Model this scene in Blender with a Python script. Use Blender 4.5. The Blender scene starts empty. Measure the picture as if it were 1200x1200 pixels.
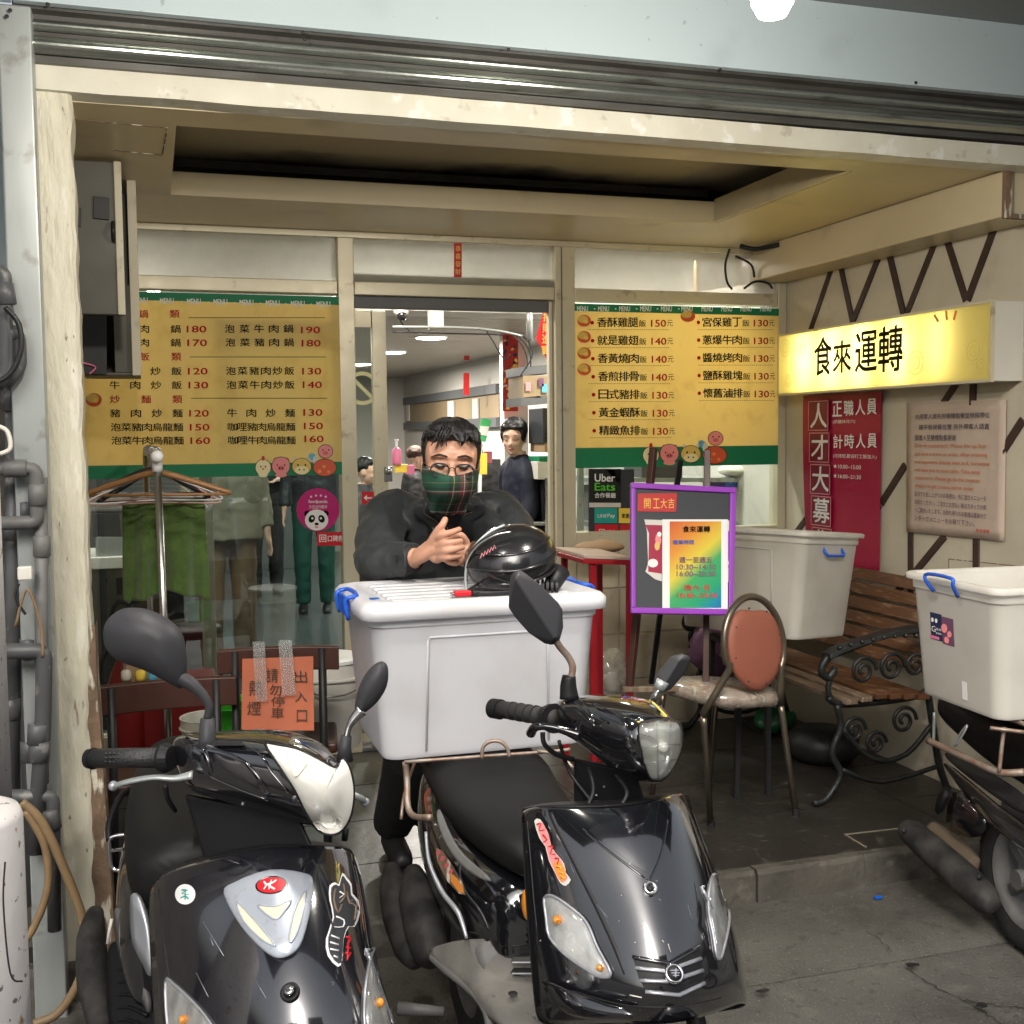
import bpy, bmesh, math, random
from mathutils import Vector as Ve, Matrix, noise
SC = bpy.context.scene; COL = SC.collection
R_ = math.radians
# ---------------- camera ----------------
FOC, TH, PH, RO = 1350.0, R_(17.35), R_(3.85), R_(-0.55)
CAM = Ve((0, 0, 1.6))
FW = Ve((math.sin(TH)*math.cos(PH), math.cos(TH)*math.cos(PH), -math.sin(PH)))
RT0 = Ve((math.cos(TH), -math.sin(TH), 0)); UP0 = RT0.cross(FW)
RT = RT0*math.cos(RO)+UP0*math.sin(RO); UP = UP0*math.cos(RO)-RT0*math.sin(RO)
cd = bpy.data.cameras.new('camera'); cam = bpy.data.objects.new('camera', cd); COL.objects.link(cam)
cd.sensor_width = 36; cd.lens = FOC/1200*36; cd.clip_start = .05; cd.clip_end = 200
M3 = Matrix((RT, UP, -FW)).transposed(); cam.matrix_world = Matrix.Translation(CAM) @ M3.to_4x4()
SC.camera = cam
# ---------------- world, sun, exposure ----------------
w = bpy.data.worlds.new('World'); SC.world = w; w.use_nodes = True
nt = w.node_tree; bgn = nt.nodes['Background']; sky = nt.nodes.new('ShaderNodeTexSky')
sky.sky_type = 'NISHITA'; sky.sun_disc = False
SUN_EL, SUN_AZ = R_(38), R_(200)      # azimuth clockwise from +Y: behind the camera, slightly left
sky.sun_elevation = SUN_EL; sky.sun_rotation = SUN_AZ; sky.dust_density = 6; sky.air_density = 1.0
hs = nt.nodes.new('ShaderNodeHueSaturation'); hs.inputs['Saturation'].default_value = .35   # overcast dusk: greyer than a clear sky
nt.links.new(sky.outputs[0], hs.inputs['Color']); nt.links.new(hs.outputs[0], bgn.inputs[0]); bgn.inputs[1].default_value = 0.125
sl = bpy.data.lights.new('sun', 'SUN'); sl.energy = 0.8; sl.angle = R_(25); sl.color = (1, .95, .88)
so = bpy.data.objects.new('sun', sl); COL.objects.link(so)
sd = Ve((math.sin(SUN_AZ)*math.cos(SUN_EL), math.cos(SUN_AZ)*math.cos(SUN_EL), math.sin(SUN_EL)))
so.rotation_euler = sd.to_track_quat('Z', 'Y').to_euler()
SC.view_settings.view_transform = 'Standard'; SC.view_settings.look = 'None'
SC.view_settings.gamma = 1; SC.view_settings.exposure = 0.7; SC.view_settings.use_curve_mapping = False
SC.cycles.max_bounces = 10; SC.cycles.transparent_max_bounces = 24

# ---------------- measuring helpers: photo pixel -> point on a known plane ----------------
def ray(px, py): return FW + RT*((px-600)/FOC) - UP*((py-600)/FOC)
def V(px, py, d): return CAM + ray(px, py)*d
def PX(px, py, X): r = ray(px, py); return CAM + r*(X/r.x)
def PY(px, py, Y): r = ray(px, py); return CAM + r*(Y/r.y)
def PZ(px, py, Z): r = ray(px, py); return CAM + r*((Z-1.6)/r.z)

# ---------------- materials ----------------
MT = {}
def mat(n, col, rough=.5, metal=0, coat=0, bump=None, var=None, trans=0, ior=1.45, alpha=1, emis=None, sheen=0, spec=.5, dirt=None, sss=0):
    m = bpy.data.materials.new(n); m.use_nodes = True; t = m.node_tree; b = t.nodes['Principled BSDF']
    b.inputs['Base Color'].default_value = (*col, 1); b.inputs['Roughness'].default_value = rough
    b.inputs['Metallic'].default_value = metal; b.inputs['Coat Weight'].default_value = coat; b.inputs['Coat Roughness'].default_value = .06
    b.inputs['Transmission Weight'].default_value = trans; b.inputs['IOR'].default_value = ior; b.inputs['Alpha'].default_value = alpha
    b.inputs['Sheen Weight'].default_value = sheen; b.inputs['Specular IOR Level'].default_value = spec
    if sss: b.inputs['Subsurface Weight'].default_value = sss; b.inputs['Subsurface Scale'].default_value = .02
    if emis: b.inputs['Emission Color'].default_value = (*emis[0], 1); b.inputs['Emission Strength'].default_value = emis[1]
    tc = t.nodes.new('ShaderNodeTexCoord')
    def nz(scale, detail=5, co='Object', st=None):
        n_ = t.nodes.new('ShaderNodeTexNoise'); n_.inputs['Scale'].default_value = scale; n_.inputs['Detail'].default_value = detail
        src = tc.outputs[co]
        if st:
            mp = t.nodes.new('ShaderNodeMapping'); mp.inputs['Scale'].default_value = st; t.links.new(src, mp.inputs[0]); src = mp.outputs[0]
        t.links.new(src, n_.inputs['Vector']); return n_.outputs['Fac']
    last = None
    def layer(fac, lo, hi, c2, amt):
        nonlocal last
        rp = t.nodes.new('ShaderNodeMapRange'); rp.inputs['From Min'].default_value = lo; rp.inputs['From Max'].default_value = hi; rp.inputs['To Max'].default_value = amt
        t.links.new(fac, rp.inputs[0]); mx = t.nodes.new('ShaderNodeMix'); mx.data_type = 'RGBA'
        if last is None: mx.inputs['A'].default_value = (*col, 1)
        else: t.links.new(last, mx.inputs['A'])
        mx.inputs['B'].default_value = (*c2, 1); t.links.new(rp.outputs[0], mx.inputs['Factor']); last = mx.outputs['Result']
    if var:                       # (scale, amount, second colour[, stretch])
        layer(nz(var[0], st=var[3] if len(var) > 3 else None), .35, .7, var[2], var[1])
    for dd in (dirt or []):       # (scale, lo, hi, colour, amount[, stretch])
        layer(nz(dd[0], 8, st=dd[5] if len(dd) > 5 else None), dd[1], dd[2], dd[3], dd[4])
    if last is not None: t.links.new(last, b.inputs['Base Color'])
    if var and coat == 0 and rough > .15:
        rr = t.nodes.new('ShaderNodeMapRange'); rr.inputs['To Min'].default_value = rough*.8; rr.inputs['To Max'].default_value = min(1, rough*1.2)
        t.links.new(nz(var[0]*2.3), rr.inputs[0]); t.links.new(rr.outputs[0], b.inputs['Roughness'])
    if bump:
        bp = t.nodes.new('ShaderNodeBump'); bp.inputs['Strength'].default_value = bump[1]; bp.inputs['Distance'].default_value = bump[2] if len(bump) > 2 else .004
        t.links.new(nz(bump[0], 6, st=bump[3] if len(bump) > 3 else None), bp.inputs['Height']); t.links.new(bp.outputs[0], b.inputs['Normal'])
    MT[n] = m; return m
def glassmat(n, tint=(.93, .97, .95), refl=.1, rough=.01, haze=0, hazecol=(.7, .75, .75)):
    m = bpy.data.materials.new(n); m.use_nodes = True; t = m.node_tree; t.nodes.clear()
    o = t.nodes.new('ShaderNodeOutputMaterial'); tr = t.nodes.new('ShaderNodeBsdfTransparent'); tr.inputs[0].default_value = (*tint, 1)
    gl = t.nodes.new('ShaderNodeBsdfGlossy'); gl.inputs['Roughness'].default_value = rough
    lw = t.nodes.new('ShaderNodeLayerWeight'); lw.inputs[0].default_value = .5
    mr = t.nodes.new('ShaderNodeMapRange'); mr.inputs['To Min'].default_value = refl; mr.inputs['To Max'].default_value = min(1, refl+.6)
    pw = t.nodes.new('ShaderNodeMath'); pw.operation = 'POWER'; pw.inputs[1].default_value = 3
    t.links.new(lw.outputs['Facing'], pw.inputs[0]); t.links.new(pw.outputs[0], mr.inputs[0])
    mx = t.nodes.new('ShaderNodeMixShader'); t.links.new(mr.outputs[0], mx.inputs[0]); t.links.new(tr.outputs[0], mx.inputs[1]); t.links.new(gl.outputs[0], mx.inputs[2])
    last = mx.outputs[0]
    if haze:
        df = t.nodes.new('ShaderNodeBsdfDiffuse'); df.inputs[0].default_value = (*hazecol, 1); tl = t.nodes.new('ShaderNodeBsdfTranslucent'); tl.inputs[0].default_value = (*hazecol, 1)
        a = t.nodes.new('ShaderNodeMixShader'); t.links.new(df.outputs[0], a.inputs[1]); t.links.new(tl.outputs[0], a.inputs[2])
        m2 = t.nodes.new('ShaderNodeMixShader'); nz = t.nodes.new('ShaderNodeTexNoise'); nz.inputs['Scale'].default_value = 3; nz.inputs['Detail'].default_value = 6
        tc = t.nodes.new('ShaderNodeTexCoord'); t.links.new(tc.outputs['Object'], nz.inputs['Vector'])
        r2 = t.nodes.new('ShaderNodeMapRange'); r2.inputs['From Min'].default_value = .3; r2.inputs['From Max'].default_value = .7; r2.inputs['To Min'].default_value = haze*.6; r2.inputs['To Max'].default_value = haze*1.2
        t.links.new(nz.outputs['Fac'], r2.inputs[0]); t.links.new(r2.outputs[0], m2.inputs[0]); t.links.new(last, m2.inputs[1]); t.links.new(a.outputs[0], m2.inputs[2]); last = m2.outputs[0]
    t.links.new(last, o.inputs[0]); MT[n] = m; return m

BR = (.16, .10, .06)
mat('cream', (.60, .55, .42), .55, var=(2.5, .5, (.50, .44, .31)), dirt=[(9, .58, .75, (.30, .24, .15), .6), (60, .68, .74, (.2, .15, .1), .5)], bump=(40, .15))
mat('cream_wall', (.60, .55, .43), .6, var=(1.8, .6, (.42, .38, .28)), dirt=[(5, .60, .78, (.30, .24, .16), .5), (70, .72, .76, (.15, .1, .07), .7)], bump=(12, .35, .01))
mat('ceiling_paint', (.62, .53, .35), .38, var=(1.2, .7, (.48, .40, .24)), dirt=[(3, .60, .80, (.22, .18, .12), .6)], bump=(25, .12))
mat('darkened', (.22, .20, .15), .7, var=(2, .9, (.02, .02, .025)), bump=(20, .2))
mat('recess_black', (.012, .013, .017), .6, var=(6, .6, (.03, .03, .03)))  # near black, for the back of the ceiling recess
mat('beam_white', (.62, .60, .50), .5, var=(6, .6, (.50, .47, .37)), dirt=[(14, .58, .66, (.72, .71, .66), .8), (20, .64, .72, (.33, .28, .2), .5)], bump=(22, .3))
mat('peel', (.62, .59, .47), .6, var=(5, .5, (.5, .46, .34)), dirt=[(7, .66, .70, (.20, .12, .07), .9, (3, 3, .7)), (16, .60, .66, (.72, .69, .60), .6, (2, 2, .5)), (30, .68, .72, (.12, .09, .06), .8, (2, 2, .6))], bump=(14, .7, .02, (2, 2, .6)))
mat('bare', (.20, .13, .08), .85, var=(9, .8, (.10, .07, .05), (2, 2, .5)), dirt=[(14, .54, .60, (.62, .58, .47), .9, (2.5, 2.5, .5))], bump=(18, .8, .02))
mat('fascia', (.44, .52, .54), .32, var=(.9, .6, (.38, .46, .49)), dirt=[(4, .60, .80, (.33, .38, .40), .5), (35, .70, .74, (.2, .22, .22), .5)], bump=(3, .05, .03))
mat('shutter', (.42, .45, .41), .24, metal=.85, var=(5, .7, (.24, .24, .20), (.3, 2, 2)), dirt=[(18, .56, .72, (.12, .10, .07), .7, (.5, 3, 3))], bump=(30, .12))
mat('shutter_dark', (.10, .10, .09), .45, metal=.4, var=(10, .7, (.05, .04, .035), (.5, 2, 2)))
mat('galv', (.40, .43, .42), .4, metal=.5, var=(6, .6, (.30, .31, .30), (2, 2, .4)), dirt=[(15, .6, .7, (.18, .16, .13), .5)])
mat('alu', (.64, .59, .44), .38, metal=.25, var=(8, .4, (.52, .47, .34)), dirt=[(14, .62, .74, (.25, .17, .09), .6)])
mat('shop_floor_tile', (.085, .09, .095), .16, var=(3, .7, (.05, .053, .056)), dirt=[(38, .60, .66, (.30, .31, .32), .7, (1, 2.5, 1))], bump=(30, .3))  # pale flecks paint in the speckled shine of the reflected wet street
mat('faded_trim', (.17, .15, .11), .6)
mat('steel', (.55, .55, .55), .25, metal=1, var=(12, .4, (.35, .35, .35)))
mat('chrome', (.75, .75, .76), .1, metal=1)
mat('rust_steel', (.25, .16, .11), .5, metal=.5, var=(30, .8, (.40, .36, .32)))
mat('green_strip', (.004, .20, .085), .6)
mat('menu_y', (.88, .70, .28), .75, spec=.2, var=(3.5, .9, (.86, .70, .32)), dirt=[(14, .52, .74, (.62, .40, .10), .55)])
m = MT['menu_y']; t_ = m.node_tree; tl_ = t_.nodes.new('ShaderNodeBsdfTranslucent'); tl_.inputs[0].default_value = (.97, .80, .42, 1); mm_ = t_.nodes.new('ShaderNodeMixShader'); mm_.inputs[0].default_value = .42   # printed film: shop light glows through
t_.links.new(t_.nodes['Principled BSDF'].outputs[0], mm_.inputs[1]); t_.links.new(tl_.outputs[0], mm_.inputs[2]); t_.links.new(mm_.outputs[0], t_.nodes['Material Output'].inputs[0])
mat('ink', (.010, .008, .007), .85, spec=.12); mat('ink_soft', (.07, .05, .035), .85, spec=.12)
mat('red', (.55, .01, .02), .4); mat('red_print', (.50, .02, .02), .45); mat('white', (.8, .8, .78), .4); mat('off_white', (.66, .64, .58), .5, var=(5, .5, (.55, .52, .46)))
mat('gold', (.75, .45, .10), .35, metal=.4); mat('pink', (.80, .30, .32), .45); mat('orange', (.80, .28, .05), .45); mat('yellow', (.85, .62, .08), .45)
mat('magenta', (.50, .012, .16), .35); mat('blue', (.01, .10, .45), .35); mat('blue_handle', (.015, .09, .50), .3); mat('teal', (.02, .35, .30), .4)
mat('maroon', (.36, .008, .05), .35, var=(3, .3, (.30, .006, .04))); mat('maroon_dk', (.20, .006, .03), .35)
mat('black', (.012, .012, .013), .5); mat('black_gloss', (.010, .010, .012), .12, coat=.5)
mat('dark_wood', (.055, .022, .015), .4, var=(6, .7, (.05, .018, .012), (8, 1, 1)), bump=(40, .2, .002, (6, 1, 1)))
mat('wood_strip', (.055, .03, .022), .6, var=(12, .6, (.03, .018, .015)))
mat('slat_wood', (.14, .058, .024), .5, var=(7, .8, (.07, .03, .014), (1, 1, 9)), dirt=[(10, .55, .7, (.34, .24, .15), .6, (1, 1, 8))], bump=(30, .4, .004, (1, 1, 8)))
mat('slat_grey', (.17, .12, .075), .6, var=(7, .8, (.13, .08, .05), (8, 1, 1)), dirt=[(12, .5, .7, (.40, .34, .26), .5, (6, 1, 1))], bump=(30, .4, .004, (6, 1, 1)))
mat('iron', (.018, .020, .020), .45, metal=.5, var=(30, .5, (.05, .05, .045)), bump=(60, .5))
mat('floor_tile', (.030, .027, .023), .33, var=(3, .8, (.016, .014, .012)), dirt=[(25, .60, .68, (.10, .09, .07), .5), (120, .72, .76, (.4, .38, .34), .7)], bump=(35, .25))
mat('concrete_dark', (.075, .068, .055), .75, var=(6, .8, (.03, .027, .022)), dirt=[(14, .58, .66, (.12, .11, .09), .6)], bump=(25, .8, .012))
mat('asphalt', (.105, .10, .088), .75, var=(2.2, .8, (.045, .042, .036)), dirt=[(9, .58, .72, (.14, .13, .11), .5), (30, .60, .66, (.04, .037, .03), .6), (160, .62, .70, (.24, .23, .21), .7)], bump=(110, .8, .006))
mat('asphalt2', (.098, .093, .08), .72, var=(3, .8, (.042, .039, .033)), dirt=[(12, .58, .72, (.13, .12, .10), .5), (26, .60, .66, (.04, .037, .03), .6), (150, .62, .70, (.22, .21, .19), .7)], bump=(110, .8, .006))
mat('crack', (.012, .011, .010), .9)
mat('wall_int', (.62, .60, .55), .6, var=(2, .4, (.52, .50, .45)), bump=(20, .1))
mat('ceil_int', (.40, .37, .31), .5, var=(3, .5, (.33, .30, .25)))
mat('grey_trim', (.12, .125, .13), .5); mat('board_tan', (.33, .25, .15), .6, var=(3, .5, (.26, .19, .11)))
mat('pvc', (.075, .078, .08), .45, var=(8, .6, (.05, .05, .05)), dirt=[(20, .6, .68, (.24, .23, .20), .5)])
mat('pvc2', (.13, .13, .125), .5, var=(8, .6, (.08, .08, .08)), dirt=[(20, .6, .7, (.10, .09, .08), .5)])
mat('hose', (.24, .16, .08), .5, var=(10, .6, (.12, .08, .05)))
mat('cardboard', (.36, .24, .14), .8, var=(8, .4, (.28, .18, .10)))
mat('orange_card', (.38, .10, .045), .7, var=(8, .3, (.5, .13, .06)), bump=(8, .3))
mat('towel', (.085, .15, .028), .95, sheen=.4, var=(30, .7, (.05, .095, .02)), bump=(160, .9, .004))
mat('cupboard', (.085, .082, .062), .5, var=(4, .5, (.06, .058, .045)))
mat('canopy', (.03, .06, .06), .5, var=(5, .6, (.015, .03, .03))); mat('canopy_steel', (.14, .15, .15), .5)
m = mat('recess_fade', (.42, .37, .27), .6); t_ = m.node_tree; g1 = t_.nodes.new('ShaderNodeTexCoord'); g2 = t_.nodes.new('ShaderNodeSeparateXYZ'); g3 = t_.nodes.new('ShaderNodeTexNoise'); g3.inputs['Scale'].default_value = 2.2; g3.inputs['Detail'].default_value = 8
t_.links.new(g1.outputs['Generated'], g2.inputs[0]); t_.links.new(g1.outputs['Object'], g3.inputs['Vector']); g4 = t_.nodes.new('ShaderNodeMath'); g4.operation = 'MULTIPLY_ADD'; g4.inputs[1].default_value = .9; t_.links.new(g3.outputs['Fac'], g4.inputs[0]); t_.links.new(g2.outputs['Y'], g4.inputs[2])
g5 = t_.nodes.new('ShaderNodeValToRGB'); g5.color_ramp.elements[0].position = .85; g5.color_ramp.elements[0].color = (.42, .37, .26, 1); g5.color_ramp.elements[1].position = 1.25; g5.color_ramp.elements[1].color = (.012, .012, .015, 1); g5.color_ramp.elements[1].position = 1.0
g6 = t_.nodes.new('ShaderNodeMath'); g6.operation = 'MULTIPLY'; g6.inputs[1].default_value = .64; t_.links.new(g4.outputs[0], g6.inputs[0]); t_.links.new(g6.outputs[0], g5.inputs[0]); t_.links.new(g5.outputs[0], t_.nodes['Principled BSDF'].inputs['Base Color'])  # darkens toward the back of the recess, broken up by noise
glassmat('pane', (.90, .95, .93), refl=.07); glassmat('pane_dark', (.76, .80, .79), refl=.14)
glassmat('pane_haze', (.8, .8, .78), refl=.06, haze=.5, hazecol=(.62, .62, .58))
glassmat('tape_clear', (.9, .9, .88), refl=.06, rough=.25, haze=.12)
glassmat('wrap', (.92, .92, .9), refl=.14, rough=.1, haze=.3, hazecol=(.8, .8, .75))

# ---------------- objects ----------------
ORG = {}
def thing(name, label, cat, loc, group=None, kind=None):
    o = bpy.data.objects.new(name, None); o.empty_display_size = .1; COL.objects.link(o); o.location = loc; ORG[o.name] = Ve(loc)
    o['label'] = label; o['category'] = cat
    if group: o['group'] = group
    if kind: o['kind'] = kind
    return o
def tag(o, label, cat, group=None):
    o['label'] = label; o['category'] = cat
    if group: o['group'] = group
    return o
class MB:
    def __init__(s): s.v = []; s.f = []
    def add(s, vs, fs):
        n = len(s.v); s.v += [Ve(v) for v in vs]; s.f += [tuple(i+n for i in f) for f in fs]; return s
    def box(s, x0, x1, y0, y1, z0, z1, M=None):
        c = [Ve((x, y, z)) for z in (z0, z1) for x, y in ((x0, y0), (x1, y0), (x1, y1), (x0, y1))]
        if M: c = [M @ p for p in c]
        return s.add(c, [(3, 2, 1, 0), (4, 5, 6, 7), (0, 1, 5, 4), (1, 2, 6, 5), (2, 3, 7, 6), (3, 0, 4, 7)])
    def slab(s, pts, n):          # polygon extruded along vector n
        k = len(pts); a = [Ve(p) for p in pts]; b = [p+Ve(n) for p in a]
        return s.add(a+b, [tuple(range(k)), tuple(range(2*k-1, k-1, -1))]+[(i, i+k, (i+1) % k+k, (i+1) % k) for i in range(k)])
    def beam(s, a, b, w, h, up=(0, 0, 1)):
        a = Ve(a); b = Ve(b); d = (b-a).normalized(); u = Ve(up); x = d.cross(u)
        if x.length < 1e-4: x = d.cross(Ve((1, 0, 0)))
        x.normalize(); u = x.cross(d)
        q = [a+x*i*w/2+u*j*h/2 for i, j in ((-1, -1), (1, -1), (1, 1), (-1, 1))]; q2 = [p+(b-a) for p in q]
        return s.add(q+q2, [(3, 2, 1, 0), (4, 5, 6, 7), (0, 1, 5, 4), (1, 2, 6, 5), (2, 3, 7, 6), (3, 0, 4, 7)])
    def tube(s, pts, r, seg=8, caps=True, smooth=0, flat=1):
        pts = [Ve(p) for p in pts]
        rs = list(r) if isinstance(r, (list, tuple)) else [r]*len(pts)
        if smooth:
            P = []; RR = []
            n = len(pts)
            for i in range(n-1):
                p0 = pts[max(i-1, 0)]; p1 = pts[i]; p2 = pts[i+1]; p3 = pts[min(i+2, n-1)]
                for k in range(smooth):
                    t = k/smooth
                    P.append(.5*((2*p1)+(p2-p0)*t+(2*p0-5*p1+4*p2-p3)*t*t+(3*p1-p0-3*p2+p3)*t**3)); RR.append(rs[i]*(1-t)+rs[i+1]*t)
            pts = P+[pts[-1]]; rs = RR+[rs[-1]]
        n = len(pts); T = [(pts[min(i+1, n-1)]-pts[max(i-1, 0)]).normalized() for i in range(n)]
        u = T[0].orthogonal().normalized(); vs = []
        for i in range(n):
            u = (u-T[i]*u.dot(T[i])); u = u.normalized() if u.length > 1e-6 else T[i].orthogonal().normalized()
            x = T[i].cross(u)
            for k in range(seg):
                a = 2*math.pi*k/seg; vs.append(pts[i]+(u*math.cos(a)+x*math.sin(a)*flat)*rs[i])
        fs = [(i*seg+k, i*seg+(k+1) % seg, (i+1)*seg+(k+1) % seg, (i+1)*seg+k) for i in range(n-1) for k in range(seg)]
        if caps: fs += [tuple(range(seg-1, -1, -1)), tuple((n-1)*seg+k for k in range(seg))]
        return s.add(vs, fs)
    def loft(s, rings, caps=True, closed=True):
        k = len(rings[0]); vs = [p for r in rings for p in r]; kk = k if closed else k-1
        fs = [(i*k+j, i*k+(j+1) % k, (i+1)*k+(j+1) % k, (i+1)*k+j) for i in range(len(rings)-1) for j in range(kk)]
        if caps and closed: fs += [tuple(range(k-1, -1, -1)), tuple((len(rings)-1)*k+j for j in range(k))]
        return s.add(vs, fs)
    def lathe(s, c, prof, seg=20, M=None):
        M = M or Matrix(); c = Ve(c)
        rings = [[c+M @ Ve((r*math.cos(2*math.pi*k/seg), r*math.sin(2*math.pi*k/seg), z)) for k in range(seg)] for r, z in prof]
        return s.loft(rings)
    def ell(s, c, r, M=None, seg=16, rings=10):
        M = M or Matrix(); c = Ve(c); r = r if isinstance(r, (tuple, list)) else (r, r, r)
        return s.loft([[c+M @ Ve((r[0]*math.sin(math.pi*(i+.02)/(rings+.04))*math.cos(2*math.pi*k/seg), r[1]*math.sin(math.pi*(i+.02)/(rings+.04))*math.sin(2*math.pi*k/seg), r[2]*math.cos(math.pi*(i+.02)/(rings+.04)))) for k in range(seg)] for i in range(rings+1)])
    def disc(s, c, u, w_, t=.001, seg=24, a0=0, a1=2*math.pi):
        c = Ve(c); u = Ve(u); w_ = Ve(w_); n = u.cross(w_).normalized()*t
        return s.slab([c+u*math.cos(a0+(a1-a0)*k/seg)+w_*math.sin(a0+(a1-a0)*k/seg) for k in range(seg if a1-a0 > 6.2 else seg+1)], n)
    def build(s, name, m, parent=None, smooth=False, bevel=0, sub=0, thick=0, seg=2, fix=True, mods=None):
        org = ORG[parent.name] if parent is not None else None
        me = bpy.data.meshes.new(name); vs = [v-org for v in s.v] if org is not None else s.v
        me.from_pydata([tuple(v) for v in vs], [], s.f); me.update()
        if fix or bevel:
            bm = bmesh.new(); bm.from_mesh(me); bmesh.ops.remove_doubles(bm, verts=bm.verts, dist=1e-5) if sub else None
            bmesh.ops.recalc_face_normals(bm, faces=bm.faces)
            bm.to_mesh(me); bm.free()
        for x in (m if isinstance(m, (list, tuple)) else [m]): me.materials.append(MT[x] if isinstance(x, str) else x)
        if smooth: me.polygons.foreach_set('use_smooth', [True]*len(me.polygons))
        o = bpy.data.objects.new(name, me); COL.objects.link(o)
        if parent is not None: o.parent = parent; ORG[o.name] = org
        else: ORG[o.name] = Ve((0, 0, 0))
        if bevel:
            b = o.modifiers.new('b', 'BEVEL'); b.width = bevel; b.segments = seg; b.limit_method = 'ANGLE'; b.angle_limit = R_(35)
            if not smooth: me.polygons.foreach_set('use_smooth', [True]*len(me.polygons)); wn = o.modifiers.new('w', 'WEIGHTED_NORMAL'); wn.keep_sharp = True
        if thick: t_ = o.modifiers.new('t', 'SOLIDIFY'); t_.thickness = thick; t_.offset = -1
        if sub: u_ = o.modifiers.new('s', 'SUBSURF'); u_.levels = sub; u_.render_levels = sub
        return o
def struct(o, k='structure'): o['kind'] = k; return o
def center(o):                     # move a single-mesh thing's origin to the middle of its base
    me = o.data; xs = [v.co for v in me.vertices]; c = Ve(((min(v.x for v in xs)+max(v.x for v in xs))/2, (min(v.y for v in xs)+max(v.y for v in xs))/2, min(v.z for v in xs)))
    me.transform(Matrix.Translation(-c)); o.location = c; return o
def remesh(o, vox, smooth=4, m=None, fac=.5):   # melt joined volumes into one continuous skin
    r = o.modifiers.new('r', 'REMESH'); r.mode = 'VOXEL'; r.voxel_size = vox; r.use_smooth_shade = True
    s_ = o.modifiers.new('s', 'SMOOTH'); s_.iterations = smooth; s_.factor = fac
    dg = bpy.context.evaluated_depsgraph_get(); dg.update(); me = bpy.data.meshes.new_from_object(o.evaluated_get(dg))
    mats = list(o.data.materials); o.modifiers.clear(); o.data = me; me.materials.clear()
    for x in mats: me.materials.append(x)
    me.polygons.foreach_set('use_smooth', [True]*len(me.polygons)); return o
def displace(o, fn):
    me = o.data; me.update(); ns = [v.normal.copy() for v in me.vertices]
    for v, n in zip(me.vertices, ns): v.co += n*fn(v.co)
    me.update()
# ---------------- lettering ----------------
TC = {}
def glyphs(s, bold=0.0):
    k = s
    if k in TC: return TC[k]
    cu = bpy.data.curves.new('t', 'FONT'); cu.body = s; cu.resolution_u = 3; cu.extrude = 0; cu.fill_mode = 'FRONT'
    o = bpy.data.objects.new('t', cu); COL.objects.link(o); dg = bpy.context.evaluated_depsgraph_get(); dg.update()
    me = bpy.data.meshes.new_from_object(o.evaluated_get(dg)); vs = [v.co.copy() for v in me.vertices]; fs = [tuple(p.vertices) for p in me.polygons]
    bpy.data.objects.remove(o); bpy.data.curves.remove(cu); bpy.data.meshes.remove(me)
    if vs:
        x0 = min(v.x for v in vs); x1 = max(v.x for v in vs); y0 = min(v.y for v in vs); y1 = max(v.y for v in vs)
        vs = [Ve(((v.x-x0)/(x1-x0 or 1), (v.y-y0)/(y1-y0 or 1), 0)) for v in vs]
    TC[k] = (vs, fs); return TC[k]
def text(mb, s, O, U, W, lift=.0015, bold=0.0):      # O lower left corner, U width vector, W height vector
    vs, fs = glyphs(s, bold); O = Ve(O); U = Ve(U); W = Ve(W); n = U.cross(W).normalized()*lift
    mb.add([O+U*v.x+W*v.y+n for v in vs], fs)
    if bold >= .01:                # heavier strokes: the same outline printed twice, a hair apart
        e = U.normalized()*W.length*min(bold, .03)*1.7; g = W*min(bold, .03)*1.2; mb.add([O+U*v.x+W*v.y+n*1.1+e for v in vs], fs)
        if bold >= .02: mb.add([O+U*v.x+W*v.y+n*1.2+e+g for v in vs], fs)
    return mb
class Plane:                       # a flat board seen in the photograph: maps photo pixels to points on it
    def __init__(s, kind, val): s.k = {'X': PX, 'Y': PY, 'Z': PZ}[kind] if kind in 'XYZ' else None; s.val = val
    def __call__(s, x, y): return s.k(x, y, s.val)
class Quad:                        # board given by 3-D corner points: a = top left, b = top right, c = bottom left
    def __init__(s, a, b, c): s.a = Ve(a); s.u = Ve(b)-s.a; s.w = Ve(c)-s.a; s.n = s.w.cross(s.u).normalized()
    def __call__(s, x, y):
        r = ray(x, y); t = (s.a-CAM).dot(s.n)/r.dot(s.n); return CAM+r*t
def tpx(mb, P, s, x0, y0, x1, y1, bold=0.0, lift=.0015):
    a = P(x0, y1); b = P(x1, y1); c = P(x0, y0); return text(mb, s, a, b-a, c-a, lift, bold)
# =============== SETTING ===============
GY, FZ, CZ, WX, FY = 5.28, .13, 2.525, 3.12, 3.39
struct(MB().add([(-40, -40, -.004), (40, -40, -.004), (40, 2.905, -.004), (-40, 2.905, -.004)], [(0, 1, 2, 3)]).build('street_ground', 'asphalt'))
# low concrete apron between street and step
def sheet(x0, x1, y0, y1, z, nx, ny, amp, seed=0):
    mb = MB(); vs = []; 
    for j in range(ny+1):
        for i in range(nx+1):
            x = x0+(x1-x0)*i/nx; y = y0+(y1-y0)*j/ny; vs.append((x, y, z+amp*noise.noise(Ve((x*3+seed, y*3, 0)))))
    mb.add(vs, [(j*(nx+1)+i, j*(nx+1)+i+1, (j+1)*(nx+1)+i+1, (j+1)*(nx+1)+i) for j in range(ny) for i in range(nx)]); return mb
ap = sheet(-3, 9, 2.89, 3.40, .022, 120, 12, .006)
for v in ap.v: v.z = v.z*min(1, (v.y-2.89)/.10)-.002*(v.y < 2.9)+(.005 if 3.02 < v.y < 3.1 else 0)
struct(ap.build('pavement_apron', 'asphalt2', smooth=True))
fl = MB(); fl.box(-1.2, WX+.2, FY+.02, GY+.04, -.1, FZ)
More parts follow.
